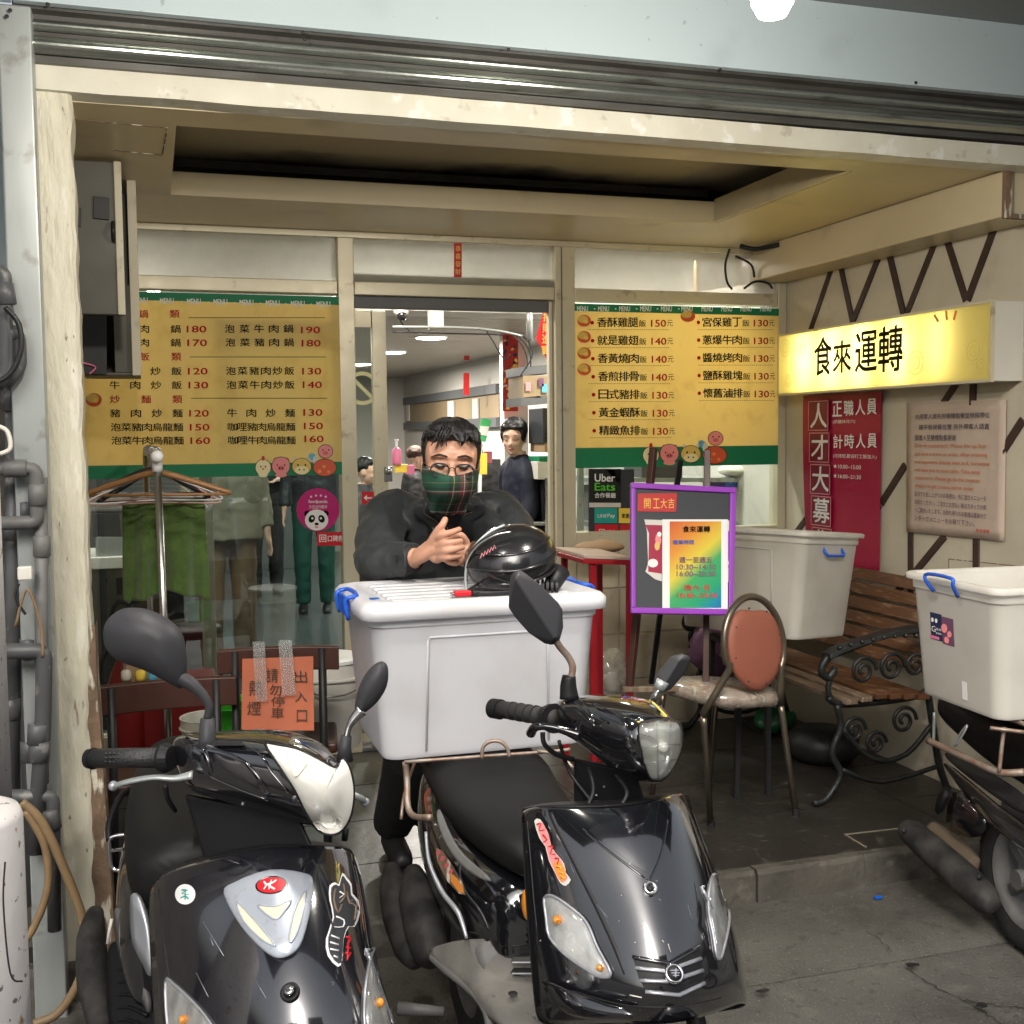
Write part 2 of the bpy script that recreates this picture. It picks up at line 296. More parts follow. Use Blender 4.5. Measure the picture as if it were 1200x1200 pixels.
struct(fl.build('raised_floor', 'floor_tile', bevel=.006))
kb = bpy.data.objects.new('kerb', None); COL.objects.link(kb); kb.location = (1, FY, 0); ORG['kerb'] = Ve((1, FY, 0)); kb['kind'] = 'structure'
xs = [-1.2, 0.3, 1.15, 1.9, 2.32, 2.72, 4.6]
for a, b in zip(xs, xs[1:]):
    vs = []
    n_ = 14; f0 = FY-.03+random.Random(a).uniform(-.004, .004); zt = FZ+random.Random(b).uniform(-.001, .004); ms = MB(); vs = []
    for i in range(n_+1):
        x = a+.002+(b-a-.004)*i/n_; e = lambda s: .006*noise.noise(Ve((x*9, s*3.1, 0)))+.010*max(0, noise.noise(Ve((x*14, s*7., 3)))-.25)
        vs += [(x, FY+.0195, zt), (x, f0+.014+e(1), zt), (x, f0+.003+e(2), zt-.012-abs(e(5))), (x, f0+e(3), zt*.5), (x, f0+e(4)-.004, -.05), (x, FY+.0195, -.05)]
    ms.add(vs, [(i*6+k, (i+1)*6+k, (i+1)*6+(k+1) % 6, i*6+(k+1) % 6) for i in range(n_) for k in range(6)]+[(0, 1, 2, 3, 4, 5), tuple(n_*6+k for k in range(5, -1, -1))]); ms.build('kerb_stone', 'concrete_dark', kb, bevel=.003)
# far pavement and a street front behind the camera (seen in reflections only)
# tile joints and floor hatch outline
jt = MB()
for y in (3.85, 4.3, 4.75): jt.box(-.3, WX, y, y+.004, FZ, FZ+.0008)
for x in (.4, 1.0, 1.6, 2.2, 2.8): jt.box(x, x+.004, FY+.02, GY, FZ, FZ+.0008)
struct(jt.build('floor_joint', 'crack'), 'stuff')
h = MB(); a = PZ(995, 980, FZ); b = PZ(1060, 968, FZ)
for p, q in ((PZ(990, 978, FZ), PZ(1062, 970, FZ)), (PZ(990, 978, FZ), PZ(1015, 993, FZ))): h.beam(p+Ve((0, 0, .001)), q+Ve((0, 0, .001)), .008, .002)
struct(h.build('floor_trim', 'faded_trim'))
# cracks in the street
ck = MB(); rnd = random.Random(4)
def crack(pts, wd):
    P = [PZ(*p, .0265 if p[1] < 1118 else .0) for p in pts]
    out = []
    for p, q in zip(P, P[1:]):
        for k in range(6):
            t = k/6; out.append(p.lerp(q, t)+Ve((rnd.uniform(-.008, .008), rnd.uniform(-.008, .008), 0)))
    out.append(P[-1])
    for p, q in zip(out, out[1:]):
        d = (q-p).normalized(); n = Ve((-d.y, d.x, 0))*wd*rnd.uniform(.4, 1)
        ck.add([p-n+Ve((0, 0, .001)), q-n+Ve((0, 0, .001)), q+n+Ve((0, 0, .001)), p+n+Ve((0, 0, .001))], [(0, 1, 2, 3)])
crack([(1015, 1090), (1035, 1105), (1045, 1116)], .0016)
crack([(1060, 1135), (1100, 1158), (1140, 1178), (1175, 1200)], .0018)
crack([(1130, 1172), (1160, 1176), (1200, 1182)], .0025)
struct(ck.build('ground_crack', 'crack'), 'stuff')
lv = MB()
for px, py, r in ((1068, 1133, .016), (893, 1164, .014), (1150, 1181, .012)):
    c = PZ(px, py, .01); lv.add([c+Ve((r*1.6*math.cos(a)*rnd.uniform(.6, 1.2), r*.9*math.sin(a), .004+.006*rnd.random())) for a in [k*.9 for k in range(7)]], [tuple(range(7))])
tag(lv.build('litter', 'black'), 'dark scraps of litter lying on the street by the kerb', 'litter')
bs = MB(); c = PZ(1029, 1052, .03); bs.box(c.x-.012, c.x+.014, c.y-.006, c.y+.008, .028, .034)
tag(center(bs.build('paper_scrap', 'blue')), 'tiny blue scrap of paper on the pavement below the step', 'litter')

# right wall with its timber strips
rw = thing('side_wall', 'cream plastered side wall with dark zigzag timber strips', 'wall', (WX+.1, 4.3, 0))
MB().box(WX, WX+.2, FY-.3, GY+.1, -.1, 2.36).build('wall', 'cream_wall', rw)
st = [((950, 388), (979, 303)), ((984, 303), (1000, 378)), ((1000, 378), (1036, 288)), ((1041, 288), (1060, 368)), ((1063, 368), (1102, 270)), ((1107, 270), (1133, 352)),
      ((1135, 352), (1172, 252)), ((1142, 440), (1141, 480)), ((1126, 442), (1098, 485)), ((1068, 620), (1068, 700)), ((1145, 628), (1145, 710)), ((1062, 545), (1034, 590)),
      ((955, 595), (932, 626)), ((1108, 628), (1072, 672)), ((1068, 672), (1050, 697)), ((1200, 492), (1168, 542)), ((1032, 592), (958, 700))]
for i, (a, b) in enumerate(st):
    a = PX(*a, WX); b = PX(*b, WX); t = .006+.0015*(i % 4)
    d = (b-a).normalized(); n = Ve((0, -d.z, d.y))*.017
    mb = MB().slab([a-n, b-n, b+n, a+n], (-t, 0, 0)); mb.build('strip', 'wood_strip', rw, bevel=.002)
mb = MB()
for a, b in (((1112, 655), (1200, 664)), ((1112, 655), (1112, 672))):
    a = PX(*a, WX); b = PX(*b, WX); mb.beam(a, b, .003, .003)
mb.build('crack', 'bare', rw)
mb = MB().box(WX-.012, WX+.0, 3.40, 3.60, .3, 2.3)   # rough edge of the wall by the street
# alcove ceiling with its recess
cl = thing('alcove_ceiling', 'cream painted ceiling over the shop entrance with a sooty recess', 'ceiling', (1.4, 4.3, CZ), kind='structure')
cl['kind'] = 'structure'; del cl['category']
x0, x1, y0, y1 = .10, 2.42, 3.63, 4.65
mb = MB()
for bx in ((-.4, WX+.1, FY+.06, y0), (-.4, WX+.1, y1+.02, GY+.3), (-.4, x0, y0, y1+.02), (x1, WX+.1, y0, y1+.02)): mb.box(bx[0], bx[1], bx[2], bx[3], CZ, CZ+.05)
mb.build('panel', 'ceiling_paint', cl)
mb = MB(); mb.box(x0, x1, y1, y1+.02, CZ, CZ+.09); mb.box(x1-.022, x1-.001, y0, y1-.001, CZ+.0005, CZ+.10)
mb.build('recess_lip', 'ceiling_paint', cl, bevel=.003)
MB().box(-.4, WX+.1, FY+.06, 4.85, CZ+.18, CZ+.20).build('recess_top', 'recess_fade', cl)
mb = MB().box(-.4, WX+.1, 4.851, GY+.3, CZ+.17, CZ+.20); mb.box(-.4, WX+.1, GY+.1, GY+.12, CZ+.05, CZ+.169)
mb.box(x0-.02, x0, y0, y1, CZ+.05, CZ+.179); mb.build('recess_back', 'recess_black', cl)
mb = MB()
for y in (4.75, 4.87): mb.box(x0, x1, y, y+.02, CZ+.13, CZ+.16)
mb.build('recess_rail', 'shutter_dark', cl)
hh = MB(); 
for p, q in (((88, 140), (196, 150)), ((196, 150), (190, 182)), ((190, 182), (130, 176))): hh.beam(PZ(*p, CZ-.001), PZ(*q, CZ-.001), .004, .002)
hh.build('hatch_joint', 'bare', cl)
# low beam along the right wall
sf = thing('wall_beam', 'long cream boxed beam running along the right wall below the ceiling', 'beam', (3.0, 4.3, 2.36))
MB().box(2.93, WX+.1, 3.46, GY+.1, 2.36, CZ-.001).build('beam', 'ceiling_paint', sf, bevel=.006)
MB().box(2.925, WX+.6, 3.44, 3.462, 2.352, 2.368).build('edge', 'bare', sf); MB().box(2.925, 2.95, 3.44, 3.462, 2.368, 2.55).build('edge', 'bare', sf)
MB().tube([(2.80, 5.15, CZ-.01), (2.86, 5.1, CZ-.03), (2.93, 5.0, CZ-.02)], .012, 8, smooth=4).build('cable', 'black', sf, smooth=True)
# front beam
fb = MB(); vs = []
n = 60
for i in range(n+1):
    x = -.30+3.30*i/n; zb = 2.53+.0025*noise.noise(Ve((x*5, 0, 0)))-.012*(x/3)
    vs += [(x, FY-.02, zb), (x, FY-.02, zb+.068), (x, FY+.06, zb+.068), (x, FY+.06, zb-.003)]
fb.add(vs, [(i*4+k, (i+1)*4+k, (i+1)*4+(k+1) % 4, i*4+(k+1) % 4) for i in range(n) for k in range(4)]+[(0, 1, 2, 3), (n*4+3, n*4+2, n*4+1, n*4)])
tag(fb.build('front_beam', 'beam_white'), 'chipped white beam edge spanning the shop opening under the shutter rails', 'beam')
# shutter housing: stacked metal profiles
sh = thing('roller_shutter', 'rolled up metal shutter with shiny grimy horizontal rails above the opening', 'shutter', (1.3, 3.3, 2.55))
Z0 = 2.595
prof = [(3.36, 0, 'shutter_dark', .018), (3.33, .020, 'shutter', .042), (3.345, .064, 'shutter_dark', .010), (3.335, .076, 'shutter', .030), (3.35, .108, 'shutter_dark', .012)]
for y, dz, m, hgt in prof:
    mb = MB()
    if m == 'shutter':
        k = 8; ring = lambda x: [Ve((x, y-.018*math.sin(math.pi*j/k), Z0+dz+hgt*j/k)) for j in range(k+1)]+[Ve((x, y+.05, Z0+dz+hgt)), Ve((x, y+.05, Z0+dz))]
        mb.loft([ring(-.27), ring(4.5)]); mb.build('rail', m, sh, smooth=False)
    else: mb.box(-.27, 4.5, y-.01, y+.06, Z0+dz, Z0+dz+hgt); mb.build('rail', m, sh)
# fascia boards with screws
fc = thing('fascia_board', 'pale blue grey sheet metal fascia board above the shutter with small screws', 'fascia', (1.3, 3.27, 2.68))
MB().box(-.305, 4.6, 3.26, 3.29, Z0+.125, 3.12).build('panel', 'fascia', fc, bevel=.002); MB().box(-2.5, -.309, 3.262, 3.29, Z0+.125, 3.12).build('panel', 'fascia', fc, bevel=.002)
MB().box(-.309, 4.6, 3.30, 3.36, Z0+.12, Z0+.14).build('lip', 'shutter_dark', fc)
for px, py in ((56, 5), (8, 19), (355, 38), (357, 46), (596, 58), (844, 82), (1073, 97), (12, 12)):
    p = PY(px, py, 3.26); MB().lathe((p.x, 3.26, p.z), [(.0055, 0), (.0045, .003), (.001, .0035)], 8, Matrix.Rotation(R_(90), 4, 'X')).build('screw', 'black', fc)
# left rail, wall panels and pillar
MB_ = MB().box(-.345, -.262, 3.28, 3.36, -.05, 2.715); gr = tag(center(MB_.build('shutter_guide', 'galv', bevel=.006)), 'tall galvanised shutter guide rail beside the peeling pillar', 'rail')
pl = thing('pillar', 'cream pillar with peeling paint and exposed brown plaster at its foot', 'pillar', (-.2, 3.5, 0))
mb = MB(); n = 90; vs = []; rr = random.Random(2)
for i in range(n+1):
    z = -.02+2.58*i/n; e = .008*noise.noise(Ve((0, 0, z*9)))+.004*noise.noise(Ve((3, 0, z*40))); inn = max(0, .9-z)*.03
    xr = -.18+.012*(1-z/2.5)+e+inn
    vs += [(-.266, FY+.0, z), (xr-.01, FY+.0, z), (xr, FY+.012+e, z), (xr-.006, FY+.25, z), (-.266, FY+.25, z)]
mb.add(vs, [(i*5+k, i*5+(k+1) % 5, (i+1)*5+(k+1) % 5, (i+1)*5+k) for i in range(n) for k in range(5)]+[(4, 3, 2, 1, 0), tuple(n*5+k for k in range(5))])
mb.build('shaft', 'peel', pl)
mb = MB(); vs = []
for i in range(41):
    z = -.02+1.1*i/40; wd = .055*(1-z/1.15)**.6+.01*noise.noise(Ve((z*12, 5, 0)))
    xr = -.172+.012*(1-z/2.5)+max(0, .9-z)*.03; vs += [(xr-max(.004, wd), FY-.006, z), (xr+.002, FY-.008, z), (xr+.004, FY+.1, z)]
mb.add(vs, [(i*3+k, i*3+k+1, (i+1)*3+k+1, (i+1)*3+k) for i in range(40) for k in range(2)]); mb.build('bare_plaster', 'bare', pl)
lw = tag(center(MB().box(-2.5, -.34, 3.40, 3.55, 2.02, 2.715).build('clad_wall', 'fascia')), 'pale blue grey metal clad wall left of the pipes', 'wall')
tag(center(MB().box(-2.5, -.30, 3.52, 3.7, -.1, 2.018).build('pipe_shade_wall', 'concrete_dark')), 'dark toned wall standing in for the shade behind the pipes at the left edge', 'wall')  # dark wall tone stands in for shade behind the pipes
# left inner wall of alcove
iw = tag(center(MB().box(-.5, -.30, FY+.26, GY+.2, -.1, CZ).build('inner_wall', 'cream_wall')), 'dim cream side wall of the alcove behind the left pillar', 'wall')
# canopy roof over the pavement
cn = thing('canopy', 'dark corrugated canopy roof with steel beams above the pavement', 'canopy', (1.5, 2.2, 2.9))
mb = MB(); vs = []; n = 160
for i in range(n+1):
    x = -3+9*i/n; z = .012*math.sin(x*2*math.pi/.15); vs += [(x, 3.29, 3.08+z), (x, 1.25, 3.30+z)]
mb.add(vs, [(2*i, 2*i+2, 2*i+3, 2*i+1) for i in range(n)]); mb.build('roof_sheet', 'canopy', cn, smooth=True, thick=.004)
for x in (-1.5, 1.9, 3.05, 4.6): MB().beam((x, 3.25, 2.99), (x, 1.3, 3.2), .04, .06).build('rafter', 'canopy_steel', cn)
MB().beam((-3, 3.235, 2.985), (6, 3.235, 2.985), .05, .07).build('purlin', 'canopy_steel', cn)
MB().beam((-3, 2.2, 3.12), (6, 2.2, 3.12), .04, .05).build('purlin', 'canopy_steel', cn)
MB().beam(PZ(1065, 23, 2.96), PZ(1170, 0, 3.05), .03, .03).build('brace', 'galv', cn)
# hanging lamps under the canopy (one in frame, two glinting in the metal)
glow = mat('bulb_glow', (1, 1, 1), .4, emis=((1, .93, .82), 30))
def lamp(x, y, z, lab, power):
    t = thing('hanging_lamp', lab, 'lamp', (x, y, z), 'bulbs hanging in a row under the canopy')
    MB().lathe((x, y, z), [(.002, -.045), (.03, -.04), (.044, -.015), (.046, .01), (.036, .045), (.024, .07)], 20).build('bulb', 'bulb_glow', t, smooth=True)
    MB().lathe((x, y, z), [(.024, .0705), (.026, .09), (.026, .13), (.01, .14)], 16).build('socket', 'white', t, smooth=True)
    MB().tube([(x, y, z+.14), (x, y, 3.15)], .004, 6).build('cord', 'black', t)
    l = bpy.data.lights.new('lamp_light', 'POINT'); l.energy = power; l.shadow_soft_size = .05; l.color = (1, .93, .83)
    lo = bpy.data.objects.new('lamp_light', l); COL.objects.link(lo); lo.parent = t; lo.location = (0, 0, -.11)
p = V(905, -4, 2.45); lamp(p.x, p.y, p.z, 'bright round bulb hanging under the canopy in front of the fascia', 34)
lamp(.05, 2.15, 2.62, 'bulb hanging under the canopy, leftmost of the row', 30)
# =============== SHOP FRONT ===============
gf = thing('shop_front', 'beige aluminium shop front with fixed panes, transom panes and an open sliding door', 'shop front', (1.4, GY, FZ))
def fr(x0, x1, z0, z1, y0=GY-.03, y1=GY+.05, name='frame', m='alu', bev=.004): return MB().box(x0, x1, y0, y1, z0, z1).build(name, m, gf, bevel=bev)
fr(-.35, WX-.02, 2.495, 2.524, y0=GY-.02)
for a, b in ((-.35, .826), (.901, 1.864), (1.968, 3.07)): fr(a, b, 2.240, 2.300)
for a, b in ((-.35, -.30), (.827, .9), (1.865, 1.967), (3.071, 3.118)): fr(a, b, FZ, 2.494, y0=GY-.035)
fr(1.845, 1.864, FZ, 2.238, y0=GY-.0, y1=GY+.04, name='door_jamb'); fr(1.895, 1.90, FZ, 2.49, y0=GY-.04, y1=GY-.0345, m='grey_trim', bev=0)
fr(.902, 1.843, 2.185, 2.238, y0=GY+.0, y1=GY+.05, name='door_track', m='grey_trim')
fr(-.30, .826, FZ, .30); fr(1.968, 3.07, 1.06, 1.12); fr(.9, 1.86, FZ, .15, name='threshold', m='grey_trim')
MB().box(-.35, .826, GY+.002, GY+.008, .30, 2.24).build('pane', 'pane_dark', gf); MB().box(1.968, 3.07, GY+.002, GY+.008, 1.12, 2.24).build('pane', 'pane', gf)
for a, b in ((-.35, .826), (.901, 1.864), (1.968, 3.07)): MB().box(a, b, GY+.002, GY+.008, 2.30, 2.494).build('transom_pane', 'pane_haze', gf)
for a, b in ((.901, 1.864),): fr(a, b, 2.30, 2.345, y0=GY+.02, y1=GY+.05, m='alu')
lowall = thing('low_wall', 'low cream tiled wall below the right hand shop window', 'wall', (2.5, GY, FZ))
MB().box(1.968, WX, GY-.02, GY+.12, FZ, 1.055).build('wall', 'cream_wall', lowall)
rt = random.Random(5)
for j in range(4):
    for i in range(5): MB().box(1.972+i*.222, 2.188+i*.222, GY-.03, GY-.021, FZ+.02+j*.23, FZ+.245+j*.23).build('tile', 'cream', lowall, bevel=.003)
# sliding door leaf
dr = thing('sliding_door', 'beige aluminium sliding door leaf pushed open to the left', 'door', (.98, GY+.08, FZ))
for a, b in ((.995, 1.062), (.20, .26)): MB().box(a, b, GY+.06, GY+.095, .15, 2.18).build('stile', 'alu', dr, bevel=.004)
for a, b in ((2.10, 2.18), (.15, .30)): MB().box(.261, .994, GY+.062, GY+.092, a, b).build('door_rail', 'alu', dr, bevel=.004)
MB().box(.26, .995, GY+.074, GY+.08, .30, 2.10).build('pane', 'pane', dr)
k = PY(455, 552, GY+.055); MB().ell((k.x, GY+.04, k.z), (.016, .014, .016)).build('handle', 'steel', dr, smooth=True); MB().box(k.x-.02, k.x+.02, GY+.053, GY+.06, k.z-.05, k.z+.02).build('lock_plate', 'steel', dr, bevel=.003)
PD = Plane('Y', GY+.072)
ns = thing('no_smoking_sticker', 'round pale yellow prohibition sticker on the sliding door glass', 'sticker', PD(426, 455))
c = PD(425, 455); mb = MB(); 
for k in range(28):
    a0 = 2*math.pi*k/28; a1 = 2*math.pi*(k+1)/28; q = [c+Ve((r*math.cos(a), 0, r*math.sin(a))) for r, a in ((.078, a0), (.078, a1), (.060, a1), (.060, a0))]; mb.slab(q, (0, -.001, 0))
mb.beam(c+Ve((-.045, -.002, .045)), c+Ve((.045, -.002, -.045)), .001, .016, (1, 0, 1)); mb.build('ring', mat('cream_yellow', (.75, .72, .42), .5), ns)
ar = thing('arrow_sticker', 'small red sticker with a white left arrow on the door glass', 'sticker', PD(431, 583))
def pquad(P, x0, y0, x1, y1, t=.001, sl=0):
    a, b, c_, d = P(x0, y1), P(x1, y1-sl), P(x1, y0-sl), P(x0, y0); n = (b-a).cross(d-a).normalized()*t; return [a, b, c_, d], n
def plate(P, x0, y0, x1, y1, name, m, par, t=.001, off=0):
    q, n = pquad(P, x0, y0, x1, y1); nn = (n/ .001)
    return MB().slab([p+nn*off for p in q], nn*t).build(name, m, par)
plate(PD, 424, 576, 438, 591, 'sheet', 'red', ar)
mb = MB(); a = PD(426, 583.5); b = PD(436, 583.5); o_ = Ve((0, -.0015, 0)); mb.beam(a+o_+Ve((.012, 0, 0)), b+o_, .001, .006); mb.add([a+o_, a+o_+Ve((.016, 0, .014)), a+o_+Ve((.016, 0, -.014))], [(0, 1, 2)]); mb.build('arrow', 'white', ar)
# red paper strip on the transom
PF = Plane('Y', GY-.0)
rs = thing('red_paper_strip', 'small red lucky paper strip with gold lettering on the middle transom pane', 'paper', PF(537, 305))
plate(PF, 532, 285, 541, 325, 'sheet', 'red', rs); mb = MB(); 
for i, ch in enumerate('恭喜發財'): tpx(mb, PF, ch, 533.5, 288+i*9, 539.5, 295+i*9, .02)
mb.build('lettering', 'gold', rs)

# ---- menus ----
PM = Plane('Y', GY-.004)
Z4 = lambda x, y: (x/3, 320+y/3); Z5 = lambda x, y: (400+x/3, 320+y/3); Z6 = lambda x, y: (800+x/3, 320+y/3)
class MenuText:
    def __init__(s, Z, par): s.Z = Z; s.par = par; s.m = {}
    def t(s, st, x0, y0, x1, y1, m='ink', bold=.012, P=None, lift=.0015):
        a = s.Z(x0, y0); b = s.Z(x1, y1); tpx(s.m.setdefault(m, MB()), P or PM, st, a[0], a[1], b[0], b[1], bold, lift)
    def spread(s, st, x0, x1, y0, y1, m='ink', bold=.012, w=None, P=None):
        n = len(st); w = w or (y1-y0)*1.05
        for i, ch in enumerate(st):
            if ch == ' ': continue
            x = x0+(x1-x0-w)*(i/(n-1) if n > 1 else 0); s.t(ch, x, y0, x+w, y1, m, bold, P)
    def done(s):
        for m, mb in s.m.items(): mb.build('lettering', m, s.par)
mat('price', (.46, .006, .02), .85, spec=.12); mat('mint', (.80, .86, .80), .5)
ml = thing('menu_board', 'left yellow menu board with green borders listing hot pots, fried rice and noodles', 'menu', (.35, GY, 1.43), 'menu boards on the shop windows')
def board(x0, x1, z0, z1, par, gt=.036, gb=.058):
    MB().box(x0, x1, GY-.0345, GY-.0315, z0+gb, z1-gt).build('sheet', 'menu_y', par)
    MB().box(x0, x1, GY-.0345, GY-.0315, z1-gt+.0002, z1).build('header_strip', 'green_strip', par); MB().box(x0, x1, GY-.0345, GY-.0315, z0, z0+gb-.0002).build('footer_strip', 'green_strip', par)
PM = Plane('Y', GY-.0345)
a = PM(100, 557); b = PM(401, 558); c = PM(401, 348); zt = c.z
board(a.x-.06, b.x, PM(350, 557).z, zt, ml)
L = MenuText(Z4, ml)
for i, x in enumerate((470, 562, 657, 750, 842, 934, 1022, 1112)):
    L.t('MENU', x, 87+i*1.9, x+48, 106+i*1.9, 'mint', .03)
    if i: L.t('•', x-21, 94+i*1.9, x-15, 100+i*1.9, 'mint', 0)
def pr(x, y, s): L.t(s, x, y, x+70, y+23, 'price', .03)
L.spread('鍋 類', 486, 630, 130, 158, 'price', .02, 34); L.spread('飯 類', 490, 636, 280, 308, 'price', .02, 34); L.spread('炒麵類', 386, 640, 430, 458, 'price', .02, 34)
for y in (157, 295, 440):
    mb = L.m.setdefault('ink_soft', MB()); p, q = PM(*Z4(663+(y-157)*.03, y)), PM(*Z4(1142+(y-157)*.03, y)); mb.beam(p+Ve((0, -.001, 0)), q+Ve((0, -.001, 0)), .001, .0028)
rows = [(183, '肉 鍋', 488, 634, '180', '泡菜牛肉鍋', '190'), (231, '肉 鍋', 488, 634, '170', '泡菜豬肉鍋', '180'),
        (331, '肉炒飯', 455, 637, '120', '泡菜豬肉炒飯', '130'), (380, '牛肉炒飯', 385, 638, '130', '泡菜牛肉炒飯', '140'),
        (479, '豬肉炒麵', 387, 641, '120', '牛肉炒麵', '130'), (528, '泡菜豬肉烏龍麵', 389, 643, '150', '咖哩豬肉烏龍麵', '150'), (575, '泡菜牛肉烏龍麵', 391, 645, '160', '咖哩牛肉烏龍麵', '160')]
for i, (y, s, x0, x1, p, s2, p2) in enumerate(rows):
    L.spread(s, x0, x1, y, y+28, 'ink', .022, 35); L.t(p, 656+i*2.2, y+3, 724+i*2.2, y+26, 'price', .035)
    L.spread(s2, 790+i*2, 1030+i*1.4, y-1, y+27, 'ink', .022, 34 if len(s2) < 7 else 33); L.t(p2, 1058+i*2, y+6-i*1.5, 1124+i*2, y+29-i*1.5, 'price', .035)
L.done()
mr = thing('menu_board', 'right yellow menu board with green borders listing rice dishes with red prices', 'menu', (2.5, GY, 1.43), 'menu boards on the shop windows')
a = PM(672, 548); b = PM(912, 545)
board(a.x, b.x, a.z-.003, PM(672, 355.5).z, mr, gb=.098)
Rt = MenuText(Z5, mr)
for x in (828, 902, 976, 1050, 1123): Rt.t('MENU', x, 117, x+38, 135, 'mint', .03)
for x in (890, 964, 1038, 1111, 1186): Rt.t('•', x-3, 123, x+3, 129, 'mint', 0)
nm = ['香酥雞腿', '就是雞翅', '香黃燒肉', '香煎排骨', '日式豬排', '黃金蝦酥', '精緻魚排']; pc = ['150', '140', '140', '140', '130', '130', '130']
for i in range(7):
    y = 157+i*63.3; dx = i*1.2
    Rt.spread(nm[i], 898+dx, 1042+dx, y, y+33, 'ink', .026, 35); Rt.t('飯', 1045+dx, y+8, 1070+dx, y+32, 'ink', .015)
    Rt.t(pc[i], 1088+dx, y+8, 1140+dx, y+32, 'price', .035); Rt.t('元', 1144+dx, y+8, 1165+dx, y+30, 'ink_soft', .005); Rt.t('●', 875+dx, y+11, 888+dx, y+24, 'price', 0)
    mb = Rt.m.setdefault('ink_soft', MB())
    for k in range(38):
        p = PM(*Z5(868+dx+k*7.6, y+42)); mb.box(p.x-.0035, p.x+.0035, p.y-.0012, p.y, p.z-.001, p.z+.001)
Rt.Z = Z6
for x in (-5, 66, 135, 203, 272): Rt.t('MENU', x, 117, x+38, 135, 'mint', .03)
nm = ['宮保雞丁', '蔥爆牛肉', '醬燒烤肉', '鹽酥雞塊', '懷舊滷排']
for i in range(5):
    y = 157+i*62.3; dx = i*.8
    Rt.spread(nm[i], 68+dx, 206+dx, y, y+32, 'ink', .026, 33); Rt.t('飯', 209+dx, y+7, 234+dx, y+31, 'ink', .015)
    Rt.t('130', 249+dx, y+8, 299+dx, y+31, 'price', .035); Rt.t('元', 303+dx, y+8, 322+dx, y+30, 'ink_soft', .005); Rt.t('●', 49+dx, y+10, 61+dx, y+23, 'price', 0)
    mb = Rt.m['ink_soft']
    for k in range(37):
        p = PM(*Z6(56+dx+k*7.2, y+42)); mb.box(p.x-.0035, p.x+.0035, p.y-.0012, p.y, p.z-.001, p.z+.001)
Rt.done()
# flat printed cartoons: discs in layers
class Print:
    def __init__(s, P, Z, par): s.P = P; s.Z = Z; s.par = par; s.k = 0; s.m = {}
    def _pt(s, x, y): return s.P(*s.Z(x, y))
    def el(s, x, y, rx, ry, m, rot=0, lift=None):
        s.k += 1; n0 = s._pt(x+1, y)-s._pt(x, y); n1 = s._pt(x, y-1)-s._pt(x, y); n = n0.cross(n1).normalized(); cr, sr = math.cos(rot), math.sin(rot)
        pts = []
        for i in range(20):
            a = 2*math.pi*i/20; u, v = rx*math.cos(a), ry*math.sin(a); pts.append(s._pt(x+u*cr-v*sr, y+u*sr+v*cr)+n*(.0008+.00012*s.k))
        s.m.setdefault(m, MB()).add(pts, [tuple(range(20))]); return s
    def poly(s, P_, m):
        s.k += 1; n0 = s._pt(P_[0][0]+1, P_[0][1])-s._pt(*P_[0]); n1 = s._pt(P_[0][0], P_[0][1]-1)-s._pt(*P_[0]); n = n0.cross(n1).normalized()*(.0008+.00012*s.k)
        s.m.setdefault(m, MB()).add([s._pt(*q)+n for q in P_], [tuple(range(len(P_)))]); return s
    def done(s, nm='print'):
        for m, mb in s.m.items(): mb.build(nm, m, s.par, fix=False)
mat('pig', (.80, .27, .27), .5); mat('pig_dk', (.62, .12, .14), .5); mat('cow', (.72, .50, .12), .5); mat('chick', (.82, .74, .42), .5); mat('crab', (.66, .10, .04), .5); mat('sky_blue', (.12, .42, .62), .5)
def animals(pr_, ox, oy, s=1.0):
    e = lambda x, y, rx, ry, m, r=0: pr_.el(ox+x*s, oy+y*s, rx*s, ry*s, m, r)
    e(0, 0, 31, 33, 'ink'); e(0, 0, 29, 31, 'chick'); e(0, -36, 6, 9, 'red'); e(-9, -4, 3, 3, 'ink'); e(9, -4, 3, 3, 'ink'); e(0, 5, 5, 4, 'orange'); e(0, 26, 18, 10, 'chick')
    e(50, -28, 12, 10, 'ink', -.6); e(88, -28, 12, 10, 'ink', .6); e(68, -6, 36, 36, 'ink'); e(50, -28, 10, 8, 'pig_dk', -.6); e(88, -28, 10, 8, 'pig_dk', .6); e(68, -6, 34, 34, 'pig'); e(68, 2, 13, 9, 'pig_dk'); e(63, 2, 2.5, 4, 'ink'); e(73, 2, 2.5, 4, 'ink'); e(54, -10, 3, 3, 'ink'); e(82, -10, 3, 3, 'ink'); e(68, 28, 22, 9, 'pig')
    e(125, -30, 6, 12, 'off_white', -.4); e(170, -30, 6, 12, 'off_white', .4); e(147, -4, 38, 33, 'ink'); e(147, -4, 36, 31, 'cow'); e(147, 10, 26, 16, 'chick'); e(138, 8, 3, 3, 'ink'); e(156, 8, 3, 3, 'ink'); e(133, -10, 3.5, 4, 'ink'); e(161, -10, 3.5, 4, 'ink')
    e(190, -40, 18, 13, 'sky_blue', .7); e(200, -28, 10, 18, 'off_white')
    e(235, 0, 46, 34, 'ink'); e(235, 0, 44, 32, 'crab'); e(215, 14, 7, 7, 'orange'); e(250, 16, 6, 6, 'orange'); e(232, -4, 7, 6, 'orange')
    e(238, -62, 29, 27, 'ink'); e(238, -62, 27, 25, 'pig'); e(238, -56, 10, 7, 'pig_dk'); e(228, -68, 3, 3, 'ink'); e(250, -68, 3, 3, 'ink')
q = Print(PM, Z4, ml); animals(q, 925, 684, .92); 
for i in range(1): q.el(330, 446, 28, 24, 'crab').el(326, 440, 22, 16, 'cow').el(336, 448, 10, 8, 'yellow')
q.done()
q = Print(PM, lambda x, y: (660+x/4, 540+y/4), mr)
q.done()
q = Print(PM, Z5, mr); animals(q, 1088, 640, .95)
